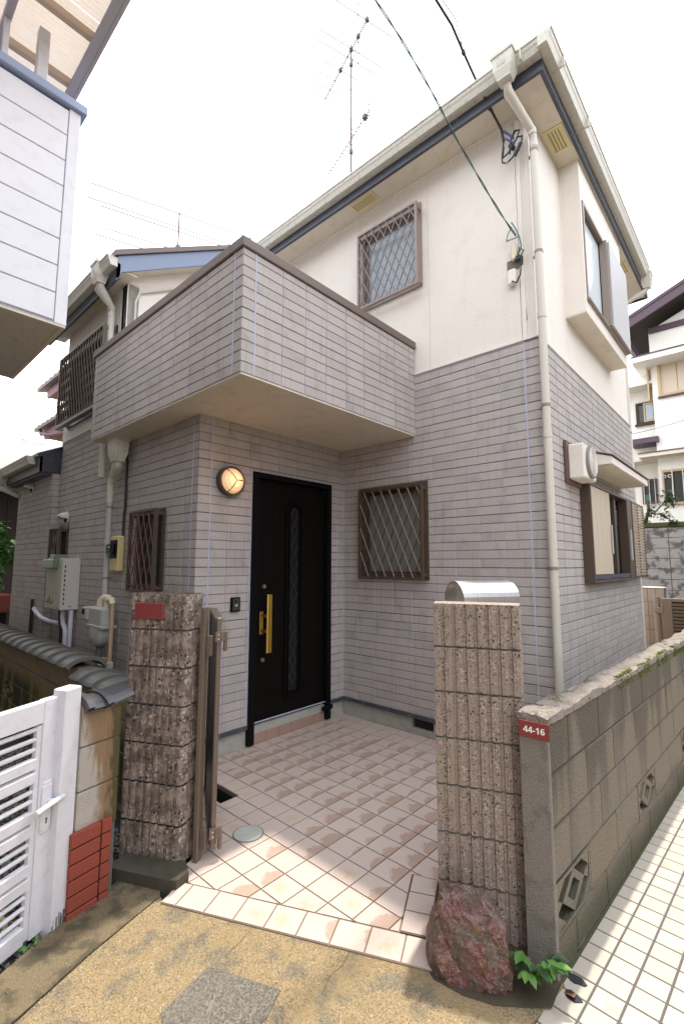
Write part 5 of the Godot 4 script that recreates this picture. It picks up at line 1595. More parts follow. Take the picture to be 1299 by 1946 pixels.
func gravel() -> void:
	var b := MB.new()
	b.lathe([Vector2(0.0, -0.5), Vector2(0.75, -0.35), Vector2(1.0, 0.1), Vector2(0.6, 0.5), Vector2(0.0, 0.6)], 6)
	var xs := []
	var poly := PackedVector2Array([Vector2(-1.5, 2.4), Vector2(0.86, 2.5), Vector2(0.97, 2.95), Vector2(1.03, 3.03), Vector2(1.19, 3.34), Vector2(1.4, 3.8), Vector2(0.2, 4.0), Vector2(-1.5, 3.5)])
	while xs.size() < 9000:
		var p := Vector2(-1.5 + 2.9 * rng.randf(), 2.4 + 1.6 * rng.randf())
		if not Geometry2D.is_point_in_polygon(p, poly): continue
		var r := 0.006 + 0.012 * pow(rng.randf(), 2.0)
		xs.append(Transform3D(Basis(Vector3(rng.randf() - .5, rng.randf(), rng.randf() - .5).normalized(), rng.randf() * 6.0).scaled(Vector3(r, r * 0.7, r)), Vector3(p.x, -0.043 + r * 0.3, p.y)))
	tag(scatter("gravel", b.mesh(), M.stone, xs), "dark grey gravel behind the white gate", "gravel")
	b = MB.new()
	leaf_shape(b, 1.0, 0.55)
	xs = []
	for k in 130:
		var c := Vector2(1.12, 3.22) + Vector2(0.22 * (rng.randf() - 0.5), 0.3 * (rng.randf() - 0.5))
		if k > 20: c = Vector2(-0.6 + 1.55 * rng.randf(), 2.6 + 0.9 * rng.randf())
		if not Geometry2D.is_point_in_polygon(c, poly): continue
		for i in 7:
			var l := 0.012 + 0.03 * rng.randf()
			xs.append(Transform3D(Basis(Vector3.UP, rng.randf() * TAU) * Basis(Vector3.RIGHT, -0.2 - 0.8 * rng.randf()).scaled(Vector3(l, l, l)), Vector3(c.x + 0.03 * (rng.randf() - .5), -0.035 + 0.01 * rng.randf(), c.y + 0.03 * (rng.randf() - .5))))
	tag(scatter("weeds", b.mesh(), M.leaf, xs), "small green weeds growing in the gravel", "weeds")

# folded leaf pointing along +Z with its base at the origin
func leaf_shape(b: MB, l: float, w: float) -> void:
	var ys := [0.0, 0.30, 0.62, 1.0]
	var ws := [0.03, 0.42, 0.36, 0.0]
	for i in 3:
		var z0: float = ys[i] * l; var z1: float = ys[i + 1] * l
		var h0: float = -0.10 * l * ys[i] * ys[i]; var h1: float = -0.10 * l * ys[i + 1] * ys[i + 1]
		for s_ in [-1, 1]:
			var a := Vector3(0, h0, z0); var c := Vector3(0, h1, z1)
			var d := Vector3(s_ * ws[i] * w * l, h0 + 0.12 * ws[i] * l, z0); var e := Vector3(s_ * ws[i + 1] * w * l, h1 + 0.12 * ws[i + 1] * l, z1)
			if s_ > 0: b.quad(a, c, e, d)
			else: b.quad(a, d, e, c)

# ------------------------------------------------------------------ fittings on the house
func fittings() -> void:
	var b := MB.new()
	# porch lamp: brown ring, glowing bowl, three guard bars
	var t := thing("porch_lamp", "round brown wall lamp glowing warm beside the front door", "lamp", Vector3(0.010, 2.28, 1.505))
	var tx := Transform3D(Basis(Vector3(0, 0, 1), -PI / 2), V0)      # lathe axis Y -> +X
	b.lathe([Vector2(0.0, 0.0), Vector2(0.128, 0.0), Vector2(0.130, 0.045), Vector2(0.126, 0.062), Vector2(0.113, 0.066), Vector2(0.110, 0.03)], 36, tx); part("base_ring", b, M.brown_frame, t)
	b = MB.new(); b.lathe([Vector2(0.112, 0.040), Vector2(0.108, 0.062), Vector2(0.092, 0.090), Vector2(0.060, 0.110), Vector2(0.025, 0.118), Vector2(0.0, 0.119)], 32, tx); part("glass_bowl", b, M.lamp_glow, t)
	for a in [0.45, 0.45 + TAU / 3, 0.45 + 2 * TAU / 3]:
		b = MB.new(); var pts := []
		for k in 7:
			var r: float = 0.115 * k / 6.0
			pts.append(Vector3(0.124 - 0.062 * pow(r / 0.115, 2.2), -cos(a) * r, sin(a) * r))
		b.tube(pts, 0.0042, 6); part("guard_bar", b, M.dark_frame, t)
	var o := OmniLight3D.new(); o.name = "lamp_light"; o.light_color = Color(1.0, 0.72, 0.45); o.light_energy = 0.02; o.light_size = 0.08; o.omni_range = 6; o.omni_attenuation = 2.0; o.shadow_enabled = true
	t.add_child(o); o.position = Vector3(0.14, 0, 0)
	# intercom
	t = thing("intercom", "small black door intercom with camera and button left of the door", "intercom", Vector3(0.010, 1.16, 1.41), PI / 2)
	b = MB.new(); b.cab(Vector3(-0.045, 0, 0), Vector3(0.045, 0.122, 0.024), 0.004); part("case", b, M.black, t)
	b = MB.new(); b.cab(Vector3(-0.034, 0.012, 0.024), Vector3(0.034, 0.112, 0.028), 0.002); part("face", b, M.pipe_dark, t)
	b = MB.new(); b.xf = Transform3D(Basis(Vector3.RIGHT, PI / 2), Vector3(-0.008, 0.088, 0.028)); b.lathe([Vector2(0.012, 0), Vector2(0.010, 0.004), Vector2(0.0, 0.005)], 14); part("camera_lens", b, M.glass_dark, t)
	b = MB.new(); b.cab(Vector3(-0.012, 0.045, 0.028), Vector3(0.012, 0.064, 0.031), 0.001); part("call_button", b, M.gas_gray, t)
	# electricity meter
	t = thing("electricity_meter", "cream yellow electricity meter with dark window on the garden wall", "meter", Vector3(-1.43, 1.49, 1.80))
	b = MB.new(); b.cab(Vector3(-0.10, 0, 0), Vector3(0.10, 0.355, 0.065), 0.012); part("case", b, M.meter_yellow, t)
	b = MB.new(); b.cab(Vector3(-0.075, 0.13, 0.062), Vector3(0.075, 0.315, 0.072), 0.006); part("window", b, M.black, t)
	b = MB.new(); b.cab(Vector3(-0.085, 0.17, 0.07), Vector3(0.035, 0.275, 0.115), 0.012); part("dial_cover", b, M.glass_dark, t)
	b = MB.new(); b.ab(Vector3(-0.02, 0.235, 0.1152), Vector3(0.02, 0.25, 0.116)); b.ab(Vector3(0.02, 0.02, 0.065), Vector3(0.06, 0.06, 0.0665)); part("dial", b, M.appliance, t)
	# water heater
	t = thing("water_heater", "boxy gas water heater with pipes on the garden wall", "water heater", Vector3(-2.775, 1.04, 1.80))
	b = MB.new(); b.cab(Vector3(-0.275, 0, 0), Vector3(0.275, 0.585, 0.19), 0.006); part("case", b, M.appliance, t)
	b = MB.new(); b.cab(Vector3(-0.255, 0.02, 0.19), Vector3(0.235, 0.52, 0.197), 0.004); part("front_cover", b, M.appliance_dirty, t)
	for k in 9:
		b = MB.new(); b.ab(Vector3(0.2752, 0.06 + 0.052 * k, 0.155), Vector3(0.2762, 0.09 + 0.052 * k, 0.168)); part("vent_slot", b, M.void, t)
	b = MB.new(); b.ab(Vector3(0.2752, 0.032, 0.075), Vector3(0.2758, 0.042, 0.105)); part("badge", b, M.dirt, t)
	b = MB.new(); b.cab(Vector3(-0.255, 0.47, 0.197), Vector3(0.15, 0.575, 0.255), 0.008); b.cab(Vector3(-0.02, 0.56, 0.10), Vector3(0.13, 0.63, 0.24), 0.008); part("exhaust_deflector", b, M.green_film, t)
	for k in 5:
		b = MB.new(); b.ab(Vector3(-0.20 + 0.05 * k, 0.06, 0.1972), Vector3(-0.17 + 0.05 * k, 0.085 + 0.03 * (k % 3), 0.1978)); part("label_print", b, M.dirt, t)
	b = MB.new(); b.cab(Vector3(0.13, 0.58, 0.0), Vector3(0.22, 0.625, 0.02), 0.003); part("bracket", b, M.gas_gray, t)
	b = MB.new(); b.tube([Vector3(0.10, 0.02, 0.10), Vector3(0.09, -0.08, 0.10), Vector3(0.12, -0.16, 0.10), Vector3(0.17, -0.22, 0.09), Vector3(0.185, -0.32, 0.09), Vector3(0.18, -0.9, 0.09)], 0.026, 10); part("pipe", b, M.hose_white, t)
	b = MB.new(); b.tube([Vector3(0.235, 0.02, 0.06), Vector3(0.24, -0.1, 0.06), Vector3(0.235, -0.9, 0.06)], 0.026, 10); part("pipe", b, M.hose_white, t)
	b = MB.new(); b.tube([Vector3(-0.02, 0.02, 0.10), Vector3(-0.02, -0.10, 0.10), Vector3(0.02, -0.2, 0.1), Vector3(0.06, -0.3, 0.1), Vector3(0.06, -0.9, 0.1)], 0.014, 8); b.tube([Vector3(0.04, 0.02, 0.07), Vector3(0.03, -0.2, 0.07), Vector3(0.08, -0.9, 0.07)], 0.014, 8); part("cable", b, M.cable_black, t)
	b = MB.new(); b.tube([Vector3(0.0, -0.17, 0.10), Vector3(-0.30, -0.17, 0.12), Vector3(-0.62, -0.155, 0.12), Vector3(-0.85, -0.10, 0.12), Vector3(-1.0, -0.06, 0.11)], 0.026, 10); part("pipe", b, M.hose_white, t)
	b = MB.new(); b.tube([Vector3(-1.0, 0.06, 0.13), Vector3(-1.0, -0.05, 0.13), Vector3(-1.0, -0.9, 0.12)], 0.018, 8); b.tube([Vector3(-1.06, 0.05, 0.12), Vector3(-1.06, -0.9, 0.12)], 0.016, 8); part("cable", b, M.cable_black, t)
	# gas meter
	t = thing("gas_meter", "grey gas meter with tan supply pipe below the garden downpipe", "gas meter", Vector3(-1.46, 0.86, 1.93))
	b = MB.new(); b.cab(Vector3(-0.17, 0.10, -0.06), Vector3(0.17, 0.285, 0.07), 0.02); part("body", b, M.gas_gray, t)
	b = MB.new(); b.cab(Vector3(-0.19, 0.085, -0.07), Vector3(0.19, 0.115, 0.08), 0.006); part("flange", b, M.gas_gray, t)
	b = MB.new(); b.xf = Transform3D(Basis(Vector3.RIGHT, PI / 2), Vector3(-0.02, 0.035, 0.0)); b.lathe([Vector2(0.0, -0.06), Vector2(0.125, -0.06), Vector2(0.14, -0.03), Vector2(0.14, 0.03), Vector2(0.12, 0.065), Vector2(0.05, 0.08), Vector2(0.0, 0.08)], 20); part("diaphragm_case", b, M.gas_gray, t)
	b = MB.new(); b.cab(Vector3(-0.29, 0.15, -0.02), Vector3(-0.165, 0.275, 0.09), 0.01); part("counter", b, M.gas_gray, t)
	b = MB.new(); b.cab(Vector3(-0.275, 0.20, 0.09), Vector3(-0.21, 0.255, 0.094), 0.002); part("counter_window", b, M.void, t)
	b = MB.new(); b.tube([Vector3(-0.07, 0.27, 0), Vector3(-0.07, 0.345, 0), Vector3(-0.03, 0.375, -0.02), Vector3(0.03, 0.37, -0.06)], 0.028, 10); b.tube([Vector3(0.10, 0.27, 0), Vector3(0.10, 0.34, 0), Vector3(0.14, 0.365, 0.0), Vector3(0.21, 0.36, 0.0), Vector3(0.235, 0.32, 0)], 0.028, 10); part("elbow", b, M.cream_plastic, t)
	b = MB.new(); b.rod(Vector3(0.235, 0.33, 0), Vector3(0.235, -0.22, 0), 0.019, 12); part("pipe", b, M.copper_tan, t)
	b = MB.new(); b.rod(Vector3(-0.03, -0.08, 0), Vector3(-0.03, -0.8, 0), 0.028, 12); b.rod(Vector3(0.09, -0.05, -0.03), Vector3(0.09, -0.8, -0.03), 0.022, 12); part("pipe", b, M.stone, t)
	b = MB.new(); b.cab(Vector3(0.05, -0.27, -0.03), Vector3(0.13, -0.19, 0.05), 0.012); b.cab(Vector3(0.20, -0.28, -0.03), Vector3(0.27, -0.21, 0.03), 0.012); b.rod(Vector3(0.13, -0.24, 0.01), Vector3(0.2, -0.245, 0.01), 0.015); part("valve", b, M.gas_gray, t)
	# vent hoods
	for q in [[Vector3(-4.28, 2.63, 1.90), "pale round vent hood high on the low wing"], [Vector3(-3.08, 2.14, 1.80), "white round vent hood above the small barred window"]]:
		t = thing("vent_hood", q[1], "vent", q[0], 0.0, "round vent hoods on the garden side")
		b = MB.new(); b.xf = Transform3D(Basis(Vector3.RIGHT, PI / 2), V0); b.lathe([Vector2(0.085, 0.0), Vector2(0.085, 0.012), Vector2(0.065, 0.016)], 20); part("flange", b, M.appliance, t)
		b = MB.new()
		for i in 8:
			for j in 5:
				var f := func(ii: int, jj: int) -> Vector3:
					var a := lerpf(-1.75, 1.75, ii / 8.0); var e := jj / 5.0 * 1.35
					return Vector3(sin(a) * 0.07 * cos(e * 0.75), cos(a) * 0.07 * cos(e) , 0.012 + 0.105 * sin(e) * (0.75 + 0.25 * cos(a)))
				b.quad(f.call(i, j), f.call(i, j + 1), f.call(i + 1, j + 1), f.call(i + 1, j))
		part("hood", b, M.appliance, t)
		b = MB.new(); b.xf = Transform3D(Basis(Vector3.RIGHT, PI / 2), Vector3(0, -0.012, 0.013)); b.lathe([Vector2(0.0, 0.0), Vector2(0.055, 0.0), Vector2(0.055, 0.006), Vector2(0, 0.006)], 16); part("dark_mouth", b, M.void, t)
	# ventilator box on the lane side
	t = thing("ventilator", "cream ventilator box with round grille on a brown board over the lane window", "ventilator", Vector3(2.171, 2.28, -0.70), PI / 2)
	# local X = -z of the world, local Z = +x
	b = MB.new(); b.cab(Vector3(-0.215, 0.0, 0), Vector3(0.20, 0.385, 0.022), 0.003); part("board", b, M.board_brown, t)
	b = MB.new(); b.cab(Vector3(-0.185, 0.035, 0.022), Vector3(0.17, 0.345, 0.155), 0.012); part("case", b, M.stucco, t)
	b = MB.new(); b.xf = Transform3D(Basis(Vector3.RIGHT, PI / 2), Vector3(0.0, 0.195, 0.152)); b.lathe([Vector2(0.15, 0), Vector2(0.15, 0.02), Vector2(0.135, 0.026), Vector2(0.0, 0.026)], 28); part("grille", b, M.grille_gray, t)
	for k in 9:
		b = MB.new(); var r: float = 0.015 + 0.014 * k
		b.xf = Transform3D(Basis(Vector3.RIGHT, PI / 2), Vector3(0.0, 0.195, 0.184 - 0.0005 * k)); b.lathe([Vector2(r + 0.003, 0), Vector2(r + 0.003, 0.003), Vector2(r - 0.003, 0.003), Vector2(r - 0.003, 0)], 24); part("grille_ring", b, M.stucco, t)
	# cable boxes on the corner
	t = thing("cable_boxes", "telephone protector and cable boxes with loose wires on the upper corner", "junction box", Vector3(1.98, 4.12, -0.006))
	b = MB.new(); b.ab(Vector3(-0.05, 0.0, 0.0), Vector3(0.09, 0.085, 0.012)); part("base_plate", b, M.stone, t)
	b = MB.new(); b.cab(Vector3(0.0, 0.06, 0.012), Vector3(0.045, 0.20, 0.05), 0.008); part("protector", b, M.cream_plastic, t)
	b = MB.new(); b.cab(Vector3(-0.045, -0.15, 0.0), Vector3(0.03, -0.01, 0.045), 0.012); part("box", b, M.white_wall, t)
	b = MB.new(); b.tube([Vector3(0.0, -0.13, 0.05), Vector3(0.04, -0.16, 0.05), Vector3(0.075, -0.10, 0.05), Vector3(0.085, 0.0, 0.04), Vector3(0.06, 0.05, 0.04)], 0.005, 6); part("wire", b, M.cable_black, t)
	b = MB.new(); b.tube([Vector3(0.04, 0.05, 0.05), Vector3(0.08, 0.06, 0.05), Vector3(0.11, 0.10, 0.05), Vector3(0.08, 0.14, 0.05), Vector3(0.06, 0.08, 0.05), Vector3(0.03, 0.05, 0.05)], 0.005, 6); b.cab(Vector3(0.04, 0.035, 0.03), Vector3(0.08, 0.08, 0.06), 0.006); part("wire", b, M.cable_black, t)
	b = MB.new(); b.tube([Vector3(0.07, -0.02, 0.004), Vector3(0.085, -0.25, 0.004), Vector3(0.10, -0.5, 0.004)], 0.003, 5); part("wire", b, M.wire_pale, t)
	# letter box behind the right post
	t = thing("letter_box", "brushed steel letter box with arched top on the right gate post", "letter box", Vector3(2.325, 1.385, 1.505), 1.02)
	var sec := PackedVector2Array()
	for k in 15: sec.append(Vector2(0.10 * cos(PI * k / 14), 0.10 * sin(PI * k / 14)))
	sec.append(Vector2(-0.10, -0.15)); sec.append(Vector2(0.10, -0.15))
	b = MB.new(); b.xf = Transform3D(Basis(Vector3(0, 0, 1), Vector3(0, 1, 0), Vector3(-1, 0, 0)), V0)
	var ring := []
	for i in 14:
		b.extrude(PackedVector2Array([sec[i], sec[i + 1], sec[i + 1] * Vector2(0.97, 0.985), sec[i] * Vector2(0.97, 0.985)]), -0.16, 0.16)
	b.extrude(PackedVector2Array([sec[14], sec[15], sec[15] + Vector2(0.004, 0), sec[14] + Vector2(0.004, 0)]), -0.16, 0.16); b.extrude(PackedVector2Array([sec[0], sec[0] - Vector2(0.004, 0), sec[16] - Vector2(0.004, 0), sec[16]]), -0.16, 0.16)
	part("shell", b, M.brushed, t)
	b = MB.new(); b.xf = Transform3D(Basis(Vector3(0, 0, 1), Vector3(0, 1, 0), Vector3(-1, 0, 0)), V0)
	var inner := PackedVector2Array()
	for p in sec: inner.append(p * Vector2(0.965, 0.98))
	b.extrude(inner, 0.118, 0.124); b.extrude(inner, -0.15, -0.145); part("end_plate", b, M.brushed, t)
	blockers.append([t.transform.affine_inverse(), AABB(Vector3(-0.16, -0.15, -0.09), Vector3(0.32, 0.24, 0.18))])
	# blank red nameplate
	t = thing("nameplate", "blank red nameplate on the left gate post", "nameplate", Vector3(0.753, 0, 2.633), deg_to_rad(27.5))
	b = MB.new(); b.cab(Vector3(0.045, 1.262, -0.001), Vector3(0.228, 1.352, 0.014), 0.003); part("plate", b, M.red_plate, t)
	b = MB.new()
	for i in 60:
		var on_u := rng.randf() < 0.6
		var x := 0.05 + 0.17 * rng.randf(); var y := 1.266 + 0.08 * rng.randf()
		if on_u: y = [1.265, 1.346][rng.randi() % 2] + 0.003 * rng.randf()
		else: x = [0.047, 0.222][rng.randi() % 2] + 0.003 * rng.randf()
		b.box(Vector3(x, y, 0.0142), Vector3(0.003, 0.003, 0.001), Basis(Vector3(0, 0, 1), rng.randf()))
	part("worn_specks", b, M.mortar, t)

func antenna_things() -> void:
	var ed := Vector3(0.32, 0, -0.947); var bm := Vector3(0.947, 0, 0.32)
	var t := thing("television_antenna", "tall rusty mast with a large and a small television aerial over the main roof", "antenna", Vector3(-2.08, 6.2, -2.5))
	var b := MB.new(); b.rod(V0, Vector3(0, 4.2, 0), 0.021); part("mast", b, M.antenna_rust, t)
	b = MB.new(); b.rod(Vector3(0, 4.2, 0), Vector3(0, 5.85, 0), 0.016); part("mast", b, M.antenna, t)
	var y := 5.74
	b = MB.new(); b.rod(Vector3(0, y, 0) - bm * 1.16, Vector3(0, y, 0) + bm * 0.61, 0.013); b.rod(Vector3(0, y - 0.35, 0), Vector3(0, y, 0) - bm * 0.40, 0.008); b.rod(Vector3(0, y - 0.35, 0), Vector3(0, y, 0) + bm * 0.35, 0.008); part("boom", b, M.antenna, t)
	for q in [[0.60, 0.85], [0.02, 0.72], [-0.16, 0.72], [-0.45, 0.42], [-0.70, 0.40], [-0.92, 0.36], [-1.15, 0.34]]:
		b = MB.new(); var c: Vector3 = Vector3(0, y, 0) + bm * q[0]; b.rod(c - ed * q[1], c + ed * q[1], 0.009 if q[0] < 0.5 else 0.0065, 6); part("element", b, M.antenna, t)
	b = MB.new(); var pc := Vector3(0, y + 0.02, 0) + bm * 0.28
	b.rod(pc + Vector3(0, -0.62, 0), pc + Vector3(0, 0.72, 0), 0.009); part("upright", b, M.antenna, t)
	for dy in [0.70, 0.45, -0.60]:
		b = MB.new(); b.rod(pc + Vector3(0, dy, 0) - ed * 0.72, pc + Vector3(0, dy, 0) + ed * 0.80, 0.0065, 6); part("element", b, M.antenna, t)
	for q in [[0.0, 5.74], [0.0, 5.40], [0.61, 5.74], [0.28, 5.74], [-0.45, 5.74]]:
		b = MB.new(); b.box(Vector3(0, q[1], 0) + bm * q[0], Vector3(0.06, 0.07, 0.06)); part("clamp", b, M.stone, t)
	y = 3.744
	b = MB.new(); b.rod(Vector3(0, y, 0) - bm * 0.95, Vector3(0, y, 0) + bm * 0.66, 0.010); b.rod(Vector3(0, y - 0.03, 0), Vector3(0, y - 0.25, 0) - bm * 0.25, 0.008); part("boom", b, M.antenna, t)
	for k in 16:
		b = MB.new(); var c := Vector3(0, y, 0) - bm * (0.95 - 0.095 * k); var l := 0.075 + 0.004 * k
		b.rod(c - ed * l, c + ed * l, 0.007, 5); part("element", b, M.antenna, t)
	for dy in [-0.10, 0.02, 0.14]:
		b = MB.new(); var c := Vector3(0, y + dy, 0) + bm * 0.66; b.rod(c - ed * 0.20, c + ed * 0.2, 0.007, 5); part("element", b, M.antenna, t)
	b = MB.new(); b.box(Vector3(0, y, 0) + bm * 0.52, Vector3(0.08, 0.07, 0.08)); part("clamp", b, M.stone, t); b = MB.new(); b.box(Vector3(0, y - 0.28, 0), Vector3(0.06, 0.09, 0.06)); part("clamp", b, M.stone, t); b = MB.new(); b.rod(Vector3(0, y, 0) + bm * 0.66 + Vector3(0, -0.12, 0), Vector3(0, y, 0) + bm * 0.66 + Vector3(0, 0.18, 0), 0.008); part("clamp", b, M.stone, t)
	# faint one behind the wing roof
	t = thing("television_antenna", "small faint aerial with long thin elements behind the low wing roof", "antenna", Vector3(-3.16, 5.3, 0.45))
	b = MB.new(); b.rod(V0, Vector3(0, 1.87, 0), 0.013); b.rod(Vector3(0.02, 1.2, 0), Vector3(-0.16, 0.6, 0), 0.007); part("mast", b, M.antenna_rust, t)
	for q in [[1.86, 1.25], [1.62, 1.3], [1.55, 1.1], [1.22, 1.0], [1.08, 1.15]]:
		b = MB.new(); b.rod(Vector3(0, q[0], 0) - ed * q[1], Vector3(0, q[0], 0) + ed * q[1], 0.0095, 5); part("element", b, M.wire_pale, t)
	b = MB.new(); b.box(Vector3(0, 1.25, 0), Vector3(0.06, 0.12, 0.06)); part("clamp", b, M.stone, t)

func sag(a: Vector3, c: Vector3, drop: float, n := 14) -> Array:
	var pts := []
	for i in n + 1:
		var k := float(i) / n
		pts.append(a.lerp(c, k) - Vector3(0, drop * 4.0 * k * (1.0 - k), 0))
	return pts

func cables() -> void:
	var t := thing("service_cable", "thick dark service cable with taped ends hanging at the upper corner", "cable")
	var b := MB.new()
	var end := Vector3(1.965, 5.40, 0.10)
	var pts := [Vector3(1.769, 6.135, 0.85), Vector3(1.804, 6.053, 0.66), Vector3(1.822, 5.926, 0.50), Vector3(1.867, 5.732, 0.36), Vector3(1.925, 5.532, 0.24)]
	pts.push_front(pts[0] + (pts[0] - pts[1]) * 1.5)
	pts.append(end); pts.append(Vector3(1.975, 5.28, 0.09))
	b.tube(pts, 0.011, 8); part("cable", b, M.cable_black, t)
	b = MB.new(); b.tube([pts[0] + Vector3(0.05, 0, 0), pts[1] + Vector3(0.03, 0.01, 0), pts[2] + Vector3(0.035, 0.03, 0), pts[3] + Vector3(0.0, 0.005, 0)], 0.004, 6); part("support_wire", b, M.cable_black, t)
	for k in [3, 4, 5]:
		b = MB.new(); b.box(pts[k], Vector3(0.028, 0.028, 0.028)); part("cable_tie", b, M.cable_black, t)
	b = MB.new()
	b.tube([Vector3(1.98, 5.38, 0.09), Vector3(2.03, 5.31, 0.09), Vector3(2.06, 5.25, 0.10)], 0.010, 8); b.tube([Vector3(1.97, 5.32, 0.09), Vector3(2.02, 5.26, 0.10), Vector3(2.07, 5.20, 0.10)], 0.008, 8); part("insulated_lead", b, M.cable_blue, t)
	for q in [[Vector3(1.975, 5.28, 0.09), Vector3(1.955, 5.15, 0.09), Vector3(1.96, 5.08, 0.10), Vector3(2.0, 5.05, 0.1), Vector3(2.08, 5.09, 0.10), Vector3(2.13, 5.16, 0.10), Vector3(2.14, 5.22, 0.1), Vector3(2.09, 5.24, 0.1)], [Vector3(1.98, 5.22, 0.1), Vector3(1.965, 5.12, 0.1), Vector3(2.02, 5.13, 0.11), Vector3(2.10, 5.22, 0.11), Vector3(2.12, 5.29, 0.10), Vector3(2.08, 5.31, 0.1), Vector3(2.04, 5.24, 0.1), Vector3(2.03, 5.12, 0.1)]]:
		b = MB.new(); b.tube(q, 0.0065, 7); part("loose_lead", b, M.cable_black, t)
	b = MB.new(); b.tube([Vector3(2.07, 5.08, 0.1), Vector3(2.10, 5.12, 0.1), Vector3(2.125, 5.165, 0.1)], 0.016, 8); b.tube([Vector3(2.03, 5.21, 0.09), Vector3(2.06, 5.16, 0.09)], 0.02, 8); part("taped_joint", b, M.cable_black, t)
	b = MB.new(); b.tube([Vector3(1.985, 5.052, 0.1), Vector3(2.0, 5.047, 0.1), Vector3(2.015, 5.05, 0.1)], 0.0075, 7); part("yellow_tape", b, M.meter_yellow, t)
	# twisted telephone line
	t = thing("telephone_line", "thin twisted green telephone line running down to the cable boxes", "cable")
	pts = [Vector3(1.729, 5.406, 1.6), Vector3(1.770, 5.297, 1.37), Vector3(1.80, 5.148, 1.0), Vector3(1.807, 5.028, 0.68), Vector3(1.868, 4.817, 0.42), Vector3(1.966, 4.538, 0.20), Vector3(2.039, 4.372, 0.06)]
	pts.push_front(pts[0] + (pts[0] - pts[1]) * 1.5)
	var c3 := Curve3D.new()
	for i in pts.size():
		var tan_: Vector3 = (pts[mini(i + 1, pts.size() - 1)] - pts[maxi(i - 1, 0)]) / 6.0
		c3.add_point(pts[i], -tan_, tan_)
	var bake := c3.get_baked_length()
	for s_ in 2:
		var st := []
		for i in 120:
			var d := bake * i / 119.0
			var p := c3.sample_baked(d)
			st.append(p + Vector3(0.005 * cos(d * 14 + s_ * PI), 0.005 * sin(d * 14 + s_ * PI), 0.0))
		b = MB.new(); b.tube(st, 0.0042, 5); part("strand", b, M.cable_green if s_ == 0 else M.cable_dark, t)
	b = MB.new(); b.tube([Vector3(2.0, 4.52, 0.05), Vector3(2.035, 4.44, 0.05), Vector3(2.06, 4.36, 0.05), Vector3(2.075, 4.27, 0.05), Vector3(2.06, 4.22, 0.05)], 0.006, 6); part("lead_in", b, M.cable_green, t)
	b = MB.new(); b.tube([Vector3(2.0, 4.48, 0.05), Vector3(1.96, 4.42, 0.05), Vector3(1.95, 4.37, 0.05), Vector3(2.0, 4.365, 0.05), Vector3(2.05, 4.36, 0.05)], 0.004, 6); part("tail", b, M.stone, t)
	# street wires far left
	for q in [[Vector3(-17.1, 7.95, 0), Vector3(-6.0, 4.65, 0), "upper utility wire in the gap at far left"], [Vector3(-16.7, 6.64, 0), Vector3(-6.0, 3.75, 0), "lower utility wire in the gap at far left"]]:
		t = thing("utility_wire", q[2], "wire")
		b = MB.new(); b.tube(sag(q[0], q[1], 0.1), 0.011, 5); part("wire", b, M.wire_gray, t)
	t = thing("utility_wire", "drooping loop of wire hanging from the upper utility wire", "wire")
	b = MB.new(); b.tube([Vector3(-17.3, 7.5, 0), Vector3(-15.5, 7.25, 0), Vector3(-14.4, 7.0, 0), Vector3(-14.2, 6.4, 0), Vector3(-14.2, 5.9, 0), Vector3(-13.6, 5.45, 0), Vector3(-12.0, 5.0, 0), Vector3(-11.0, 4.8, 0)], 0.009, 5); part("wire", b, M.wire_gray, t)

func boulder() -> void:
	var t := thing("boulder", "rough purple-red boulder leaning against the right gate post", "rock", Vector3(2.462, -0.04, 1.985))
	var f := FastNoiseLite.new(); f.seed = 8; f.frequency = 1.5; f.fractal_octaves = 3; f.fractal_type = FastNoiseLite.FRACTAL_RIDGED
	var g := FastNoiseLite.new(); g.seed = 3; g.frequency = 1.3
	var b := MB.new()
	var nu := 30; var nv := 20
	var fn := func(i: int, j: int) -> Vector3:
		var jit := Vector2(hash(i * 31 + j * 7) % 100, hash(i * 17 + j * 13 + 5) % 100) / 100.0 - Vector2(0.5, 0.5)
		if j == 0 or j == nv: jit = Vector2.ZERO
		var a := TAU * (i + 0.6 * jit.x) / nu; var e := lerpf(-PI / 2, PI / 2, (j + 0.6 * jit.y) / nv)
		var d := Vector3(cos(e) * cos(a), sin(e), cos(e) * sin(a))
		var q := Vector3(signf(d.x) * pow(absf(d.x), 0.62), signf(d.y) * pow(absf(d.y), 0.62), signf(d.z) * pow(absf(d.z), 0.7))
		var k := 1.0 + 0.20 * g.get_noise_3dv(d * 1.2) + 0.20 * f.get_noise_3dv(d * Vector3(1.1, 0.7, 1.1) + Vector3(0, 0, 3)) + 0.015 * f.get_noise_3dv(d * 4.0)
		var p := q * k * Vector3(0.138, 0.155, 0.095)
		p.x *= 1.0 - 0.10 * (p.y / 0.2); p.z *= 1.0 - 0.25 * maxf(0.0, p.y / 0.2)
		return p + Vector3(0, 0.135, 0)
	for j in nv:
		for i in nu:
			var p0: Vector3 = fn.call(i, j); var p1: Vector3 = fn.call((i + 1) % nu, j); var p2: Vector3 = fn.call((i + 1) % nu, j + 1); var p3: Vector3 = fn.call(i, j + 1)
			if (i + j) % 2:
				b.tri(p0, p2, p1); b.tri(p0, p3, p2)
			else:
				b.tri(p0, p3, p1); b.tri(p1, p3, p2)
	part("rock", b, M.boulder, t, Transform3D(Basis(Vector3.UP, 0.40), V0))

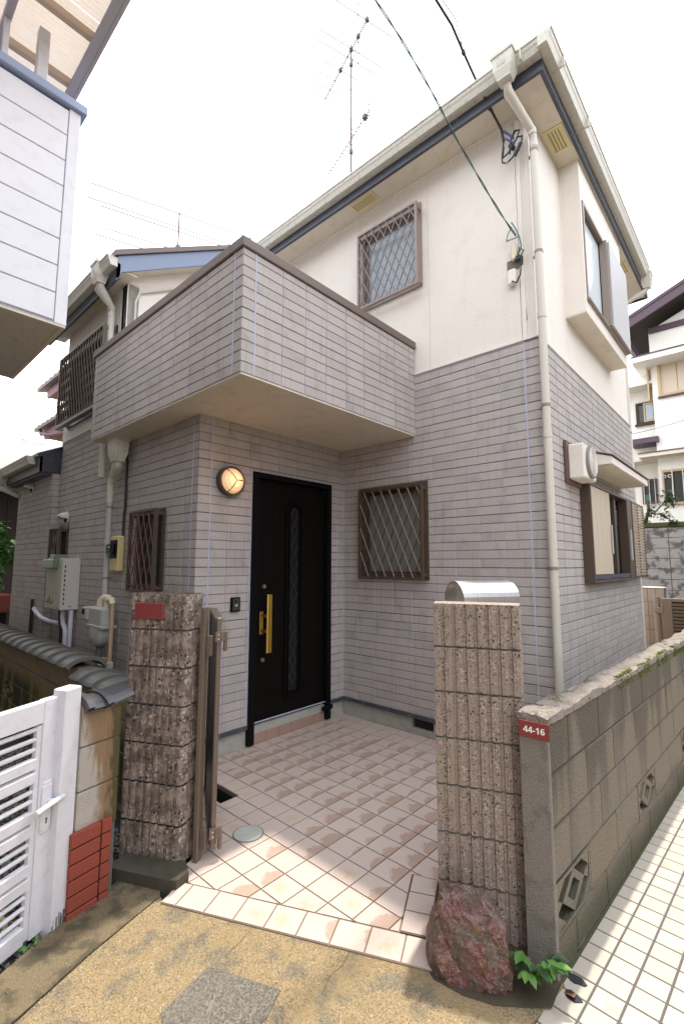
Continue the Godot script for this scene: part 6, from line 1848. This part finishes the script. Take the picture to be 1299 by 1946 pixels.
func small_plant() -> void:
	var t := thing("young_plant", "small bright green plant sprouting between the boulder and the block wall", "plant", Vector3(2.675, -0.03, 1.855))
	var r := RandomNumberGenerator.new(); r.seed = 21
	for s_ in 7:
		var a := -0.9 + 0.42 * s_ + 0.2 * r.randf()
		var d := Vector3(sin(a) * 0.9, 0, cos(a) * 0.7 + 0.25)
		var h := 0.08 + 0.10 * r.randf()
		var tip := d * (0.065 + 0.055 * r.randf()) + Vector3(0, h, 0)
		var mid := tip * 0.5 + Vector3(0, 0.025, 0)
		var b := MB.new(); b.tube([V0, mid, tip], [0.0028, 0.002, 0.0014], 5); part("stem", b, M.leaf_dark, t)
		for l in 6:
			var k := 0.45 + 0.55 * l / 5.0
			var p := V0.lerp(mid, k * 2) if k < 0.5 else mid.lerp(tip, k * 2 - 1)
			var ya := a + (1.25 if l % 2 else -1.25) * (1.0 - 0.7 * (l / 5.0)) + 0.5 * (r.randf() - 0.5)
			var sz := 0.042 + 0.028 * r.randf()
			b = MB.new(); var g := 0.75 + 0.6 * r.randf(); b.tint = Color(g * 0.95, g, g * 0.8); leaf_shape(b, sz, 0.62)
			part("leaf", b, M.leaf if s_ % 3 else M.leaf_dark, t, Transform3D(Basis(Vector3.UP, ya) * Basis(Vector3.RIGHT, -0.3 + 0.75 * r.randf()), p))
	t = thing("dead_leaf", "brown curled dead leaf at the foot of the block wall", "leaf", Vector3(2.765, -0.028, 1.80), 0.7)
	var b := MB.new(); leaf_shape(b, 0.065, 0.7); part("blade", b, M.dead_leaf, t, Transform3D(Basis(Vector3.RIGHT, -0.55), V0))
	for q in [[Vector3(2.62, -0.028, 1.885), 2.1, "brown dead leaf under the young plant"], [Vector3(2.60, -0.028, 1.93), 0.3, "dry leaf beside the boulder"]]:
		var o := thing("dead_leaf", q[2], "leaf", q[0], q[1])
		b = MB.new(); leaf_shape(b, 0.05, 0.6); part("blade", b, M.dead_leaf, o, Transform3D(Basis(Vector3.RIGHT, -0.2), V0))

func foliage(parent: Node, mt: Material, centres: Array, n: int, sz: float, sd: int) -> void:
	var r := RandomNumberGenerator.new(); r.seed = sd
	var b := MB.new(); leaf_shape(b, 1.0, 0.6)
	var xs := []
	for i in n:
		var c: Array = centres[r.randi() % centres.size()]
		var d := Vector3(r.randfn(), r.randfn(), r.randfn()).normalized() * pow(r.randf(), 0.5)
		var p: Vector3 = c[0] + d * c[1]
		var s_ := sz * (0.6 + 0.8 * r.randf())
		xs.append(Transform3D((Basis(Vector3.UP, r.randf() * TAU) * Basis(Vector3.RIGHT, -0.7 + 1.7 * r.randf())).scaled(Vector3(s_, s_, s_)), p))
	scatter("leaves", b.mesh(), mt, xs, parent)

# ------------------------------------------------------------------ neighbours
func neighbours() -> void:
	var b := MB.new()
	# white house across the path: balcony box, gutterless canopy on posts
	var x := 0.318
	var t := thing("white_house", "white neighbouring house with siding balcony and translucent corrugated canopy, upper left", "house", Vector3(x, 0.018, 2.927))
	# local: face towards +X at x = 0, corner at z = 0, house reaches +z
	b = MB.new(); b.ab(Vector3(-1.2, 3.022, 0.005), Vector3(-0.012, 4.46, 6.0)); part("balcony_core", b, M.joint, t)
	var h := 0.178
	for k in 8:
		var y0 := 3.03 + h * k
		b = MB.new(); b.cab(Vector3(-0.012, y0 + 0.003, 0.07), Vector3(0.0, minf(y0 + h, 4.47) - 0.003, 6.0), 0.003); part("siding_board", b, M.white_siding, t)
	b = MB.new(); b.cab(Vector3(-0.10, 3.015, 0.0), Vector3(0.003, 4.47, 0.066), 0.003); part("corner_trim", b, M.white_siding, t)
	b = MB.new(); b.ab(Vector3(-1.2, 3.018, 0.0), Vector3(-0.10, 4.46, 0.0045)); part("siding_board", b, M.white_siding, t)
	b = MB.new(); b.ab(Vector3(-1.2, 3.005, 0.03), Vector3(-0.03, 3.02, 6.0)); part("underside", b, M.gutter, t)
	b = MB.new(); b.ab(Vector3(-1.2, 3.0, 0.002), Vector3(0.0, 3.0145, 0.03)); b.ab(Vector3(-0.03, 3.0, 0.03), Vector3(0.0, 3.0145, 6.0)); part("edge_trim", b, M.soffit, t)
	b = MB.new(); b.cab(Vector3(-0.10, 4.472, -0.03), Vector3(0.03, 4.53, 6.0), 0.004); b.cab(Vector3(-1.2, 4.472, -0.03), Vector3(-0.101, 4.529, 0.09), 0.004); part("parapet_cap", b, M.cap_blue, t)
	b = MB.new(); b.ab(Vector3(-9.0, -0.1, 0.42), Vector3(-1.2, 6.4, 7.0)); part("wall", b, M.added_house_wall, t)  # unseen house body, enlarged and kept dark to shade the garden side
	# canopy: rises away from its gutter edge
	b = MB.new(); b.cab(Vector3(-0.06, 4.53, 0.20), Vector3(0.0, 4.9, 0.26), 0.004); part("post", b, M.white_paint, t)
	b = MB.new(); b.cab(Vector3(-0.035, 4.53, 0.405), Vector3(-0.005, 4.8, 0.435), 0.003); part("post", b, M.white_paint, t)
	b = MB.new(); b.cab(Vector3(-1.5, 4.86, -0.055), Vector3(0.75, 4.97, -0.03), 0.004); b.cab(Vector3(-1.5, 4.86, -0.03), Vector3(0.75, 4.875, 0.02), 0.003); part("edge_beam", b, M.gutter_gray, t)
	for q in [-0.29, 0.14, 0.565]:
		b = MB.new(); b.cab(Vector3(q - 0.02, 4.90, -0.03), Vector3(q + 0.02, 4.955, 3.0), 0.003); part("rafter", b, M.rafter_rust, t)
	b = MB.new(); b.cab(Vector3(-1.5, 4.80, 0.40), Vector3(0.75, 4.86, 0.44), 0.004); part("cross_beam", b, M.gutter_gray, t)
	for s_ in range(4):
		b = MB.new()
		var xa := -1.5 + 0.575 * s_
		var nn := 34
		for k in nn:
			for w in 2:
				var a0 := TAU * k * 0.5; var p0 := xa + 0.575 * k / nn; var p1 := xa + 0.575 * (k + 1) / nn
				var y0 := 4.965 + 0.007 * (1 if k % 2 else -1) + 0.003 * s_; var y1 := 4.965 + 0.007 * (-1 if k % 2 else 1) + 0.003 * s_
				if w == 0: b.quad(Vector3(p0, y0, 3.0), Vector3(p1, y1, 3.0), Vector3(p1, y1, -0.05), Vector3(p0, y0, -0.05))
		part("corrugated_sheet", b, M.corrugated, t)
	right_house()
	left_houses()

func right_house() -> void:
	var b := MB.new()
	# retaining wall of big sooty blocks across the end of the lane
	var t := thing("retaining_wall", "sooty concrete block wall with mossy top across the end of the lane", "wall", Vector3(1.2, 0, -7.0))
	block_rows(t, M.sooty_block, [-0.1, 0.29, 0.49, 0.69, 0.89, 1.09, 1.29, 1.49, 1.69, 1.885, 2.085, 2.285], [0.4, 0.2, 0.4, 0.2, 0.84, 0.84, 0.84, 0.84, 0.84, 0.84, 0.84], 7.0, 0.15)
	b = MB.new(); b.cab(Vector3(0, 2.287, -0.17), Vector3(7.0, 2.385, 0.02), 0.02); part("mossy_coping", b, M.moss_dark, t)
	# cream house above it
	t = thing("cream_house", "cream two-storey neighbouring house with purple-brown eaves above the retaining wall", "house", Vector3(1.74, 1.0, -8.6))
	# local origin: corner of the front wall; y is world - 1
	b = MB.new(); b.ab(Vector3(0, 0, -6), Vector3(7, 5.95, 0)); b.extrude(PackedVector2Array([Vector2(0, 5.95), Vector2(7, 5.95), Vector2(3.5, 7.4)]), -0.2, 0.0); part("wall", b, M.white_wall, t)
	b = MB.new(); b.ab(Vector3(-1.6, 0, -6), Vector3(-0.001, 5.4, -0.45)); part("wall", b, M.white_wall, t)
	# gable roof
	var rp := func(nm: String, o: float, th: float, z0: float, z1: float, m: Material) -> void:
		for s_ in [-1, 1]:
			var q := MB.new()
			q.extrude(PackedVector2Array([Vector2(3.5 + s_ * 3.95, 5.78 + o), Vector2(3.5, 7.45 + o), Vector2(3.5, 7.45 + o + th), Vector2(3.5 + s_ * 3.95, 5.78 + o + th)]), z0, z1)
			part(nm, q, m, t)
	rp.call("roof", 0.26, 0.07, -6.3, 0.62, M.purple_trim)
	rp.call("barge_board", 0.06, 0.20, 0.55, 0.60, M.purple_trim)
	rp.call("soffit_board", 0.20, 0.05, -6.2, 0.54, M.dark_wood)
	b = MB.new(); b.ab(Vector3(0.01, 5.88, 0.0), Vector3(7, 6.0, 0.06)); b.ab(Vector3(-0.06, 3.2, -0.5), Vector3(0.0, 6.0, -0.44)); part("beam", b, M.purple_trim, t)
	for k in 5:
		b = MB.new(); b.ab(Vector3(-0.42, 5.62, -1.2 - 0.42 * k), Vector3(0.0, 5.72, -1.13 - 0.42 * k)); part("rafter", b, M.dark_wood, t)
	b = MB.new(); b.ab(Vector3(-0.46, 5.72, -6), Vector3(-0.38, 5.92, 0.55)); part("eave_board", b, M.purple_trim, t)
	# canopies
	for q in [[-0.28, 5.08, 7.0, 5.20, 0.55, M.white_wall, "canopy"], [-1.6, 4.72, -0.001, 4.78, 0.0, M.white_wall, "canopy"], [-0.30, 2.95, 7.0, 3.03, 0.35, M.soffit, "canopy"], [-1.6, 2.93, -0.002, 2.98, 0.0, M.soffit, "canopy"]]:
		b = MB.new(); b.ab(Vector3(q[0], q[1], -0.44), Vector3(q[2], q[3], q[4])); part(q[6], b, q[5], t)
	b = MB.new(); b.ab(Vector3(-0.29, 5.20, -0.43), Vector3(7.0, 5.225, 0.57)); b.ab(Vector3(-0.31, 3.03, -0.43), Vector3(7.0, 3.05, 0.37)); part("canopy_edge", b, M.purple_trim, t)
	b = MB.new(); b.ab(Vector3(-0.50, 3.32, -0.44), Vector3(0.06, 3.44, 0.12)); b.ab(Vector3(1.2, 3.5, 0.0), Vector3(2.4, 3.6, 0.2)); part("window_hood", b, M.purple_trim, t)
	# windows
	var win := func(u0: float, v0: float, u1: float, v1: float, z: float, fm: Material, pm: Material) -> MeshInstance3D:
		var q := MB.new(); q.xf = Transform3D(Basis.IDENTITY, Vector3(0, 0, z)); frame_bars(q, u0, v0, u1, v1, 0.05, 0.0, 0.05)
		var w := part("window", q, fm, t)
		q = MB.new(); q.ab(Vector3(u0 + 0.04, v0 + 0.04, z + 0.002), Vector3(u1 - 0.04, v1 - 0.04, z + 0.012)); part("pane", q, pm, w)
		return w
	var w1: MeshInstance3D = win.call(0.12, 4.35, 1.5, 5.14, 0.0, M.copper_tan, M.shutter_cream)
	b = MB.new(); b.ab(Vector3(0.47, 4.4, 0.012), Vector3(0.478, 5.1, 0.016)); b.ab(Vector3(0.82, 4.4, 0.012), Vector3(0.828, 5.1, 0.016)); part("shutter_seam", b, M.dirt, w1)
	b = MB.new(); b.ab(Vector3(0.10, 4.31, 0.0), Vector3(1.52, 4.345, 0.07)); part("window_sill", b, M.purple_trim, w1)
	for k in 14:
		b = MB.new(); b.box(Vector3(-0.07, 4.34 + 0.058 * k, -0.12), Vector3(0.02, 0.035, 0.30), Basis(Vector3(0, 0, 1), 0.4)); part("shutter_slat", b, M.copper_tan, w1)
	b = MB.new(); b.ab(Vector3(-0.085, 4.3, 0.03), Vector3(-0.055, 5.13, 0.06)); b.ab(Vector3(-0.085, 4.3, -0.30), Vector3(-0.055, 5.13, -0.27)); part("shutter_frame", b, M.copper_tan, w1)
	var w2: MeshInstance3D = win.call(-0.42, 3.90, -0.005, 4.42, -0.44, M.dark_wood, M.glass_dark)
	b = MB.new(); b.xf = Transform3D(Basis.IDENTITY, Vector3(0, 0, -0.39)); frame_bars(b, -0.26, 3.93, -0.03, 4.39, 0.03, 0.0, 0.02); part("sash", b, M.copper_tan, w2)
	b = MB.new(); b.ab(Vector3(-0.22, 3.97, -0.392), Vector3(-0.07, 4.35, -0.385)); part("pane", b, M.frosted_pale, w2)
	b = MB.new(); b.ab(Vector3(-0.45, 3.86, -0.44), Vector3(0.0, 3.90, -0.36)); part("window_sill", b, M.dark_wood, w2)
	var w3: MeshInstance3D = win.call(0.05, 1.88, 1.25, 2.66, 0.0, M.copper_tan, M.glass_dark)
	for k in 7:
		b = MB.new(); b.rod(Vector3(0.07 + 0.19 * k, 1.86, 0.12), Vector3(0.07 + 0.19 * k, 2.68, 0.12), 0.012, 6); part("security_bar", b, M.rust_white, w3)
	for k in 3:
		for s_ in [-1, 1]:
			b = MB.new(); var pts := []
			var c := Vector3(0.165 + 0.38 * k + s_ * 0.05, 2.50, 0.12)
			for i in 12: pts.append(c + Vector3(s_ * 0.045 * cos(i * 0.55) * (1.0 - 0.05 * i), 0.045 * sin(i * 0.55) * (1.0 - 0.05 * i), 0))
			pts.push_front(c + Vector3(s_ * 0.03, -0.4, 0))
			b.tube(pts, 0.009, 5); part("scroll_bar", b, M.rust_white, w3)
	var w4: MeshInstance3D = win.call(-0.40, 1.98, -0.1, 2.56, -0.44, M.purple_trim, M.glass_dark)
	for k in 3:
		b = MB.new(); b.rod(Vector3(-0.36 + 0.11 * k, 1.96, -0.36), Vector3(-0.36 + 0.11 * k, 2.58, -0.36), 0.009, 6); part("security_bar", b, M.rust_white, w4)
	b = MB.new(); b.ab(Vector3(-0.36, 2.05, -0.425), Vector3(-0.24, 2.2, -0.42)); part("curtain", b, M.cable_green, w4)
	t = thing("wall_cable", "thin cable sagging along the cream neighbouring house", "cable", V0)
	b = MB.new(); b.tube(sag(Vector3(1.0, 4.55, -8.4), Vector3(3.4, 5.0, -8.4), 0.12), 0.006, 5); part("wire", b, M.cable_black, t)
	# shrub on the retaining wall
	t = thing("lane_tree", "small pruned tree with tufts of leaves on top of the retaining wall", "tree", Vector3(1.72, 2.39, -7.12))
	b = MB.new(); b.tube([Vector3(-0.06, 0.0, 0), Vector3(-0.02, 0.14, 0), Vector3(0.02, 0.26, 0.02), Vector3(0.01, 0.46, 0.02)], [0.035, 0.03, 0.028, 0.022], 8); b.tube([Vector3(0.0, 0.2, 0.0), Vector3(0.20, 0.16, 0.05), Vector3(0.36, 0.05, 0.1), Vector3(0.40, -0.05, 0.1)], [0.016, 0.013, 0.010, 0.006], 6); b.tube([Vector3(0.1, 0.18, 0.03), Vector3(0.28, 0.38, 0.05), Vector3(0.38, 0.52, 0.05)], [0.014, 0.01, 0.006], 6)
	part("trunk", b, M.bark, t)
	var cr := Node3D.new(); cr.name = "crown"; t.add_child(cr)
	foliage(t, M.leaf_dark, [[Vector3(0.36, 0.50, 0.05), 0.20], [Vector3(0.30, 0.40, 0.08), 0.16], [Vector3(0.42, 0.40, 0.05), 0.15], [Vector3(0.30, 0.12, 0.08), 0.11], [Vector3(0.42, -0.02, 0.12), 0.08], [Vector3(0.08, 0.22, 0.08), 0.13], [Vector3(-0.05, 0.05, 0.1), 0.11]], 700, 0.055, 4)
	cr.free()
	# neighbour's brown gate and pier at the end of the side yard
	t = thing("lane_pier", "taupe brick-tiled gate pier at the end of the side yard", "pier", Vector3(1.90, 0, -4.8))
	b = MB.new(); b.ab(Vector3(0.004, -0.1, -0.25), Vector3(0.312, 1.21, -0.006)); part("mortar_core", b, M.mortar, t)
	for r in 6:
		for c in 3:
			b = MB.new(); b.cab(Vector3(c * 0.106, -0.05 + 0.21 * r, -0.03), Vector3(c * 0.106 + 0.101, 0.155 + 0.21 * r, 0), 0.004); part("tile", b, M.pier_tan, t)
	b = MB.new(); b.cab(Vector3(-0.005, 1.212, -0.26), Vector3(0.32, 1.225, 0.006), 0.003); part("cap", b, M.appliance, t)
	t = thing("lane_gate_post", "round bronze gate post before the taupe pier", "gate post", Vector3(2.148, 0, -4.6))
	b = MB.new(); b.rod(Vector3(0, -0.1, 0), Vector3(0, 1.10, 0), 0.046, 18); part("post", b, M.bronze, t)
	b = MB.new(); b.cab(Vector3(-0.03, 0.86, 0.03), Vector3(0.075, 0.94, 0.062), 0.004); b.rod(Vector3(0.07, 0.87, 0.05), Vector3(0.07, 1.0, 0.05), 0.014, 10); part("hinge", b, M.bronze, t)
	t = thing("lane_gate", "bronze louvred gate beyond the block wall on the lane side", "gate", Vector3(2.21, 0, -4.58))
	b = MB.new(); b.cab(Vector3(0, 0.10, -0.02), Vector3(0.125, 1.08, 0.02), 0.003); b.cab(Vector3(0.1255, 1.03, -0.02), Vector3(1.0, 1.08, 0.019), 0.003); b.cab(Vector3(0.1255, 0.10, -0.02), Vector3(1.0, 0.15, 0.019), 0.003); part("gate_frame", b, M.bronze, t)
	b = MB.new(); b.ab(Vector3(0.127, 0.15, -0.015), Vector3(1.0, 1.03, -0.010)); part("dark_lining", b, M.void, t)
	for k in 17:
		b = MB.new(); b.box(Vector3(0.56, 0.175 + 0.051 * k, 0.004), Vector3(0.868, 0.040, 0.006), Basis(Vector3.RIGHT, 0.45)); part("gate_slat", b, M.bronze, t)

func wavy_roof(t: Node, x0: float, x1: float, y: float, z0: float, z1: float, rise: float) -> void:
	var b := MB.new()
	var n := int((x1 - x0) / 0.06)
	for k in n:
		var p0 := lerpf(x0, x1, float(k) / n); var p1 := lerpf(x0, x1, float(k + 1) / n)
		var h0 := 0.04 * absf(sin(p0 * 11.0)); var h1 := 0.04 * absf(sin(p1 * 11.0))
		b.quad(Vector3(p0, y + h0, z0), Vector3(p1, y + h1, z0), Vector3(p1, y + h1 + rise, z1), Vector3(p0, y + h0 + rise, z1))
		b.quad(Vector3(p0, y - 0.06, z0), Vector3(p1, y - 0.06, z0), Vector3(p1, y + h1, z0), Vector3(p0, y + h0, z0))
		b.quad(Vector3(p0, y - 0.06 + rise, z1), Vector3(p1, y - 0.06 + rise, z1), Vector3(p1, y - 0.06, z0), Vector3(p0, y - 0.06, z0))
	for x in [x0, x1]: b.quad(Vector3(x, y - 0.06, z0), Vector3(x, y - 0.06 + rise, z1), Vector3(x, y + rise, z1), Vector3(x, y, z0))
	part("tiled_roof", b, M.roof_tile_far, t)

func left_houses() -> void:
	var t := thing("tiled_roof_house", "house with two wavy tiled eaves and reddish boards seen past the garden-side window", "house", Vector3(0, 0, 0))
	var b := MB.new()
	b.ab(Vector3(-6.15, 0, -3.4), Vector3(-5.5, 6.0, 0.0)); part("wall", b, M.white_wall, t)
	wavy_roof(t, -8.15, -5.6, 5.36, 1.0, -1.6, 0.5)
	wavy_roof(t, -8.15, -5.6, 4.46, 1.0, -1.2, 0.4)
	for y in [5.36, 4.46]:
		b = MB.new(); b.ab(Vector3(-7.75, y - 0.28, 0.86), Vector3(-5.6, y - 0.075, 0.90)); b.ab(Vector3(-7.78, y - 0.24, -1.4), Vector3(-7.751, y - 0.075, 0.90)); part("fascia_board", b, M.eave_red, t)
		b = MB.new(); b.ab(Vector3(-7.74, y - 0.26, -1.4), Vector3(-5.6, y - 0.22, 0.855)); part("eave_boarding", b, M.eave_wood, t)
	b = MB.new(); b.ab(Vector3(-7.1, 5.02, 0.2), Vector3(-6.7, 5.095, 0.5)); part("knot_hole", b, M.void, t)
	b = MB.new(); b.tube([Vector3(-7.9, 4.40, 0.95), Vector3(-7.8, 4.30, 0.95), Vector3(-7.2, 4.18, 0.9), Vector3(-6.5, 4.12, 0.85), Vector3(-6.3, 4.0, 0.8)], 0.035, 8); b.rod(Vector3(-6.45, 4.1, 0.8), Vector3(-6.9, 3.5, 0.8), 0.03, 6); b.rod(Vector3(-6.2, 4.1, 0.8), Vector3(-6.3, 3.3, 0.8), 0.03, 6); part("gutter_pipe", b, M.eave_red, t)
	t = thing("timber_house", "dark timber house with red eave and pale roof at the far left edge", "house", Vector3(-11.0, 0, 0))
	b = MB.new(); b.ab(Vector3(-4, 0, -3.0), Vector3(2.0, 3.15, 3.0)); part("wall", b, M.dark_wood, t)
	for k in 18:
		b = MB.new(); b.ab(Vector3(2.001, 0, -1.0 + 0.2 * k), Vector3(2.02, 3.1, -0.815 + 0.2 * k)); part("plank", b, M.dark_wood, t)
	b = MB.new(); b.ab(Vector3(1.5, 3.15, -4), Vector3(3.0, 3.22, 4)); part("eave_boarding", b, M.gutter, t)
	b = MB.new(); b.ab(Vector3(2.3, 3.22, -4), Vector3(3.05, 3.36, 4)); part("eave_board", b, M.eave_red, t)
	b = MB.new(); b.quad(Vector3(3.0, 3.37, 4), Vector3(3.0, 3.37, -4), Vector3(-3, 5.6, -4), Vector3(-3, 5.6, 4)); b.quad(Vector3(3.0, 3.361, -4), Vector3(3.0, 3.361, 4), Vector3(-3, 5.59, 4), Vector3(-3, 5.59, -4)); part("roof", b, M.roof_tile_far, t)
	t = thing("garden_shrub", "leafy green shrub in a terracotta planter at the left edge", "shrub", Vector3(-6.7, 0, 1.95))
	b = MB.new(); b.tube([V0, Vector3(0, 1.2, 0), Vector3(0.05, 2.2, -0.1)], [0.03, 0.025, 0.01], 6); b.tube([Vector3(0, 0.8, 0), Vector3(0.3, 1.5, 0)], [0.02, 0.008], 6); part("stem", b, M.bark, t)
	foliage(t, M.leaf, [[Vector3(0, 1.55, 0), 0.42], [Vector3(0.15, 1.35, 0.1), 0.40], [Vector3(-0.2, 1.8, 0), 0.35], [Vector3(0.1, 2.1, -0.1), 0.22], [Vector3(0.25, 1.75, -0.25), 0.25]], 900, 0.13, 14)
	b = MB.new(); b.cab(Vector3(-0.7, 0.75, -0.3), Vector3(0.7, 1.05, 0.3), 0.02); part("planter", b, M.terracotta, t)
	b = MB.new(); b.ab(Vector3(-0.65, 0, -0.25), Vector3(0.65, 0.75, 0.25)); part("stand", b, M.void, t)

# unseen houses added to block low sky light from the porch
func added_shade_houses() -> void:
	for q in [[Vector3(-2.5, 0, 5.9), 7.4, 7.4, "unseen brown house added across the street to shade the porch"], [Vector3(9.6, 0, -7.0), 5.4, 5.0, "unseen grey house added beyond the cream-tiled lane to block sky light"]]:
		var t := thing("added_shade_house", q[3], "house", q[0])
		var w: float = q[1]; var h: float = q[2]
		var b := MB.new(); var dep := 6.0 if w > 6 else 12.0
		b.ab(Vector3(0, 0, 0), Vector3(w, h, dep)); part("wall", b, M.added_house_wall, t)
		b = MB.new(); b.xf = Transform3D(Basis(Vector3.UP, PI / 2), Vector3(0, h, dep / 2))
		b.extrude(PackedVector2Array([Vector2(-dep / 2 - 0.5, -0.1), Vector2(dep / 2 + 0.5, -0.1), Vector2(0, 1.5)]), -0.3, w + 0.3); part("roof", b, M.roof_brown, t)
		for k in 4:
			b = MB.new(); b.xf = Transform3D(Basis(Vector3.UP, PI), V0)
			var x := -(0.9 + (w - 2.6) * (k % 2)) - 0.8; var y := 1.0 + 2.8 * (k / 2)
			frame_bars(b, x, y, x + 1.4, y + 1.1, 0.06, 0.0, 0.05)
			var f := part("window", b, M.brown_frame, t)
			b = MB.new(); b.xf = Transform3D(Basis(Vector3.UP, PI), V0); b.ab(Vector3(x + 0.05, y + 0.05, 0.003), Vector3(x + 1.35, y + 1.05, 0.012)); part("pane", b, M.glass_dark, f)

var cam: Camera3D

func _ready() -> void:
	rng.seed = 4416
	# camera, sky, sun, exposure
	cam = Camera3D.new()
	cam.name = "camera"
	add_child(cam)
	cam.position = CAM
	cam.rotation_degrees = Vector3(6.353, 42.3157, 0.139)
	cam.fov = 95.24
	cam.near = 0.05; cam.far = 400
	cam.current = true
	var we := WorldEnvironment.new(); we.name = "world"
	var env := Environment.new()
	env.background_mode = Environment.BG_SKY
	var sky := Sky.new()
	var pm := ProceduralSkyMaterial.new()
	pm.sky_top_color = Color(0.965, 0.975, 1.0); pm.sky_horizon_color = Color(1, 1, 1); pm.sky_curve = 0.2
	pm.ground_horizon_color = Color(0.6, 0.58, 0.55); pm.ground_bottom_color = Color(0.4, 0.38, 0.36)
	pm.sky_energy_multiplier = 1.35
	pm.sun_angle_max = 5.0
	sky.sky_material = pm
	env.sky = sky
	env.tonemap_mode = Environment.TONE_MAPPER_LINEAR
	env.tonemap_exposure = 1.6
	env.sdfgi_enabled = true; env.ssao_enabled = true; env.ssil_enabled = true
	we.environment = env
	add_child(we)
	var sun := DirectionalLight3D.new(); sun.name = "sun"
	sun.light_color = Color(1.0, 0.965, 0.90); sun.light_energy = 1.1; sun.light_angular_distance = 1.2; sun.shadow_enabled = true
	add_child(sun)
	sun.look_at_from_position(Vector3(-0.05, 1.0, -0.27), V0, Vector3.RIGHT)
	make_materials()
	# structure
	lane_wall()
	var lp := gate_post("left gate post of brown ribbed split-face blocks bearing the red nameplate", Vector3(0.753, 0, 2.633), deg_to_rad(27.5), 0.372, 7, 1.406, true, 100, "aggregate_damp_shade")
	var rp := gate_post("right gate post of brown ribbed split-face blocks behind the boulder", Vector3(2.257, 0, 1.885), deg_to_rad(23.5), 0.392, 7, 1.392, false, 200)
	garden_wall()
	# letter box and others that stand before the wall are made first so the bricks they hide can be told
	fittings()
	build_house()
	lay_bricks()
	build_ground()
	white_gate()
	bronze_gate()
	boulder()
	small_plant()
	antenna_things()
	cables()
	neighbours()
	added_shade_houses()
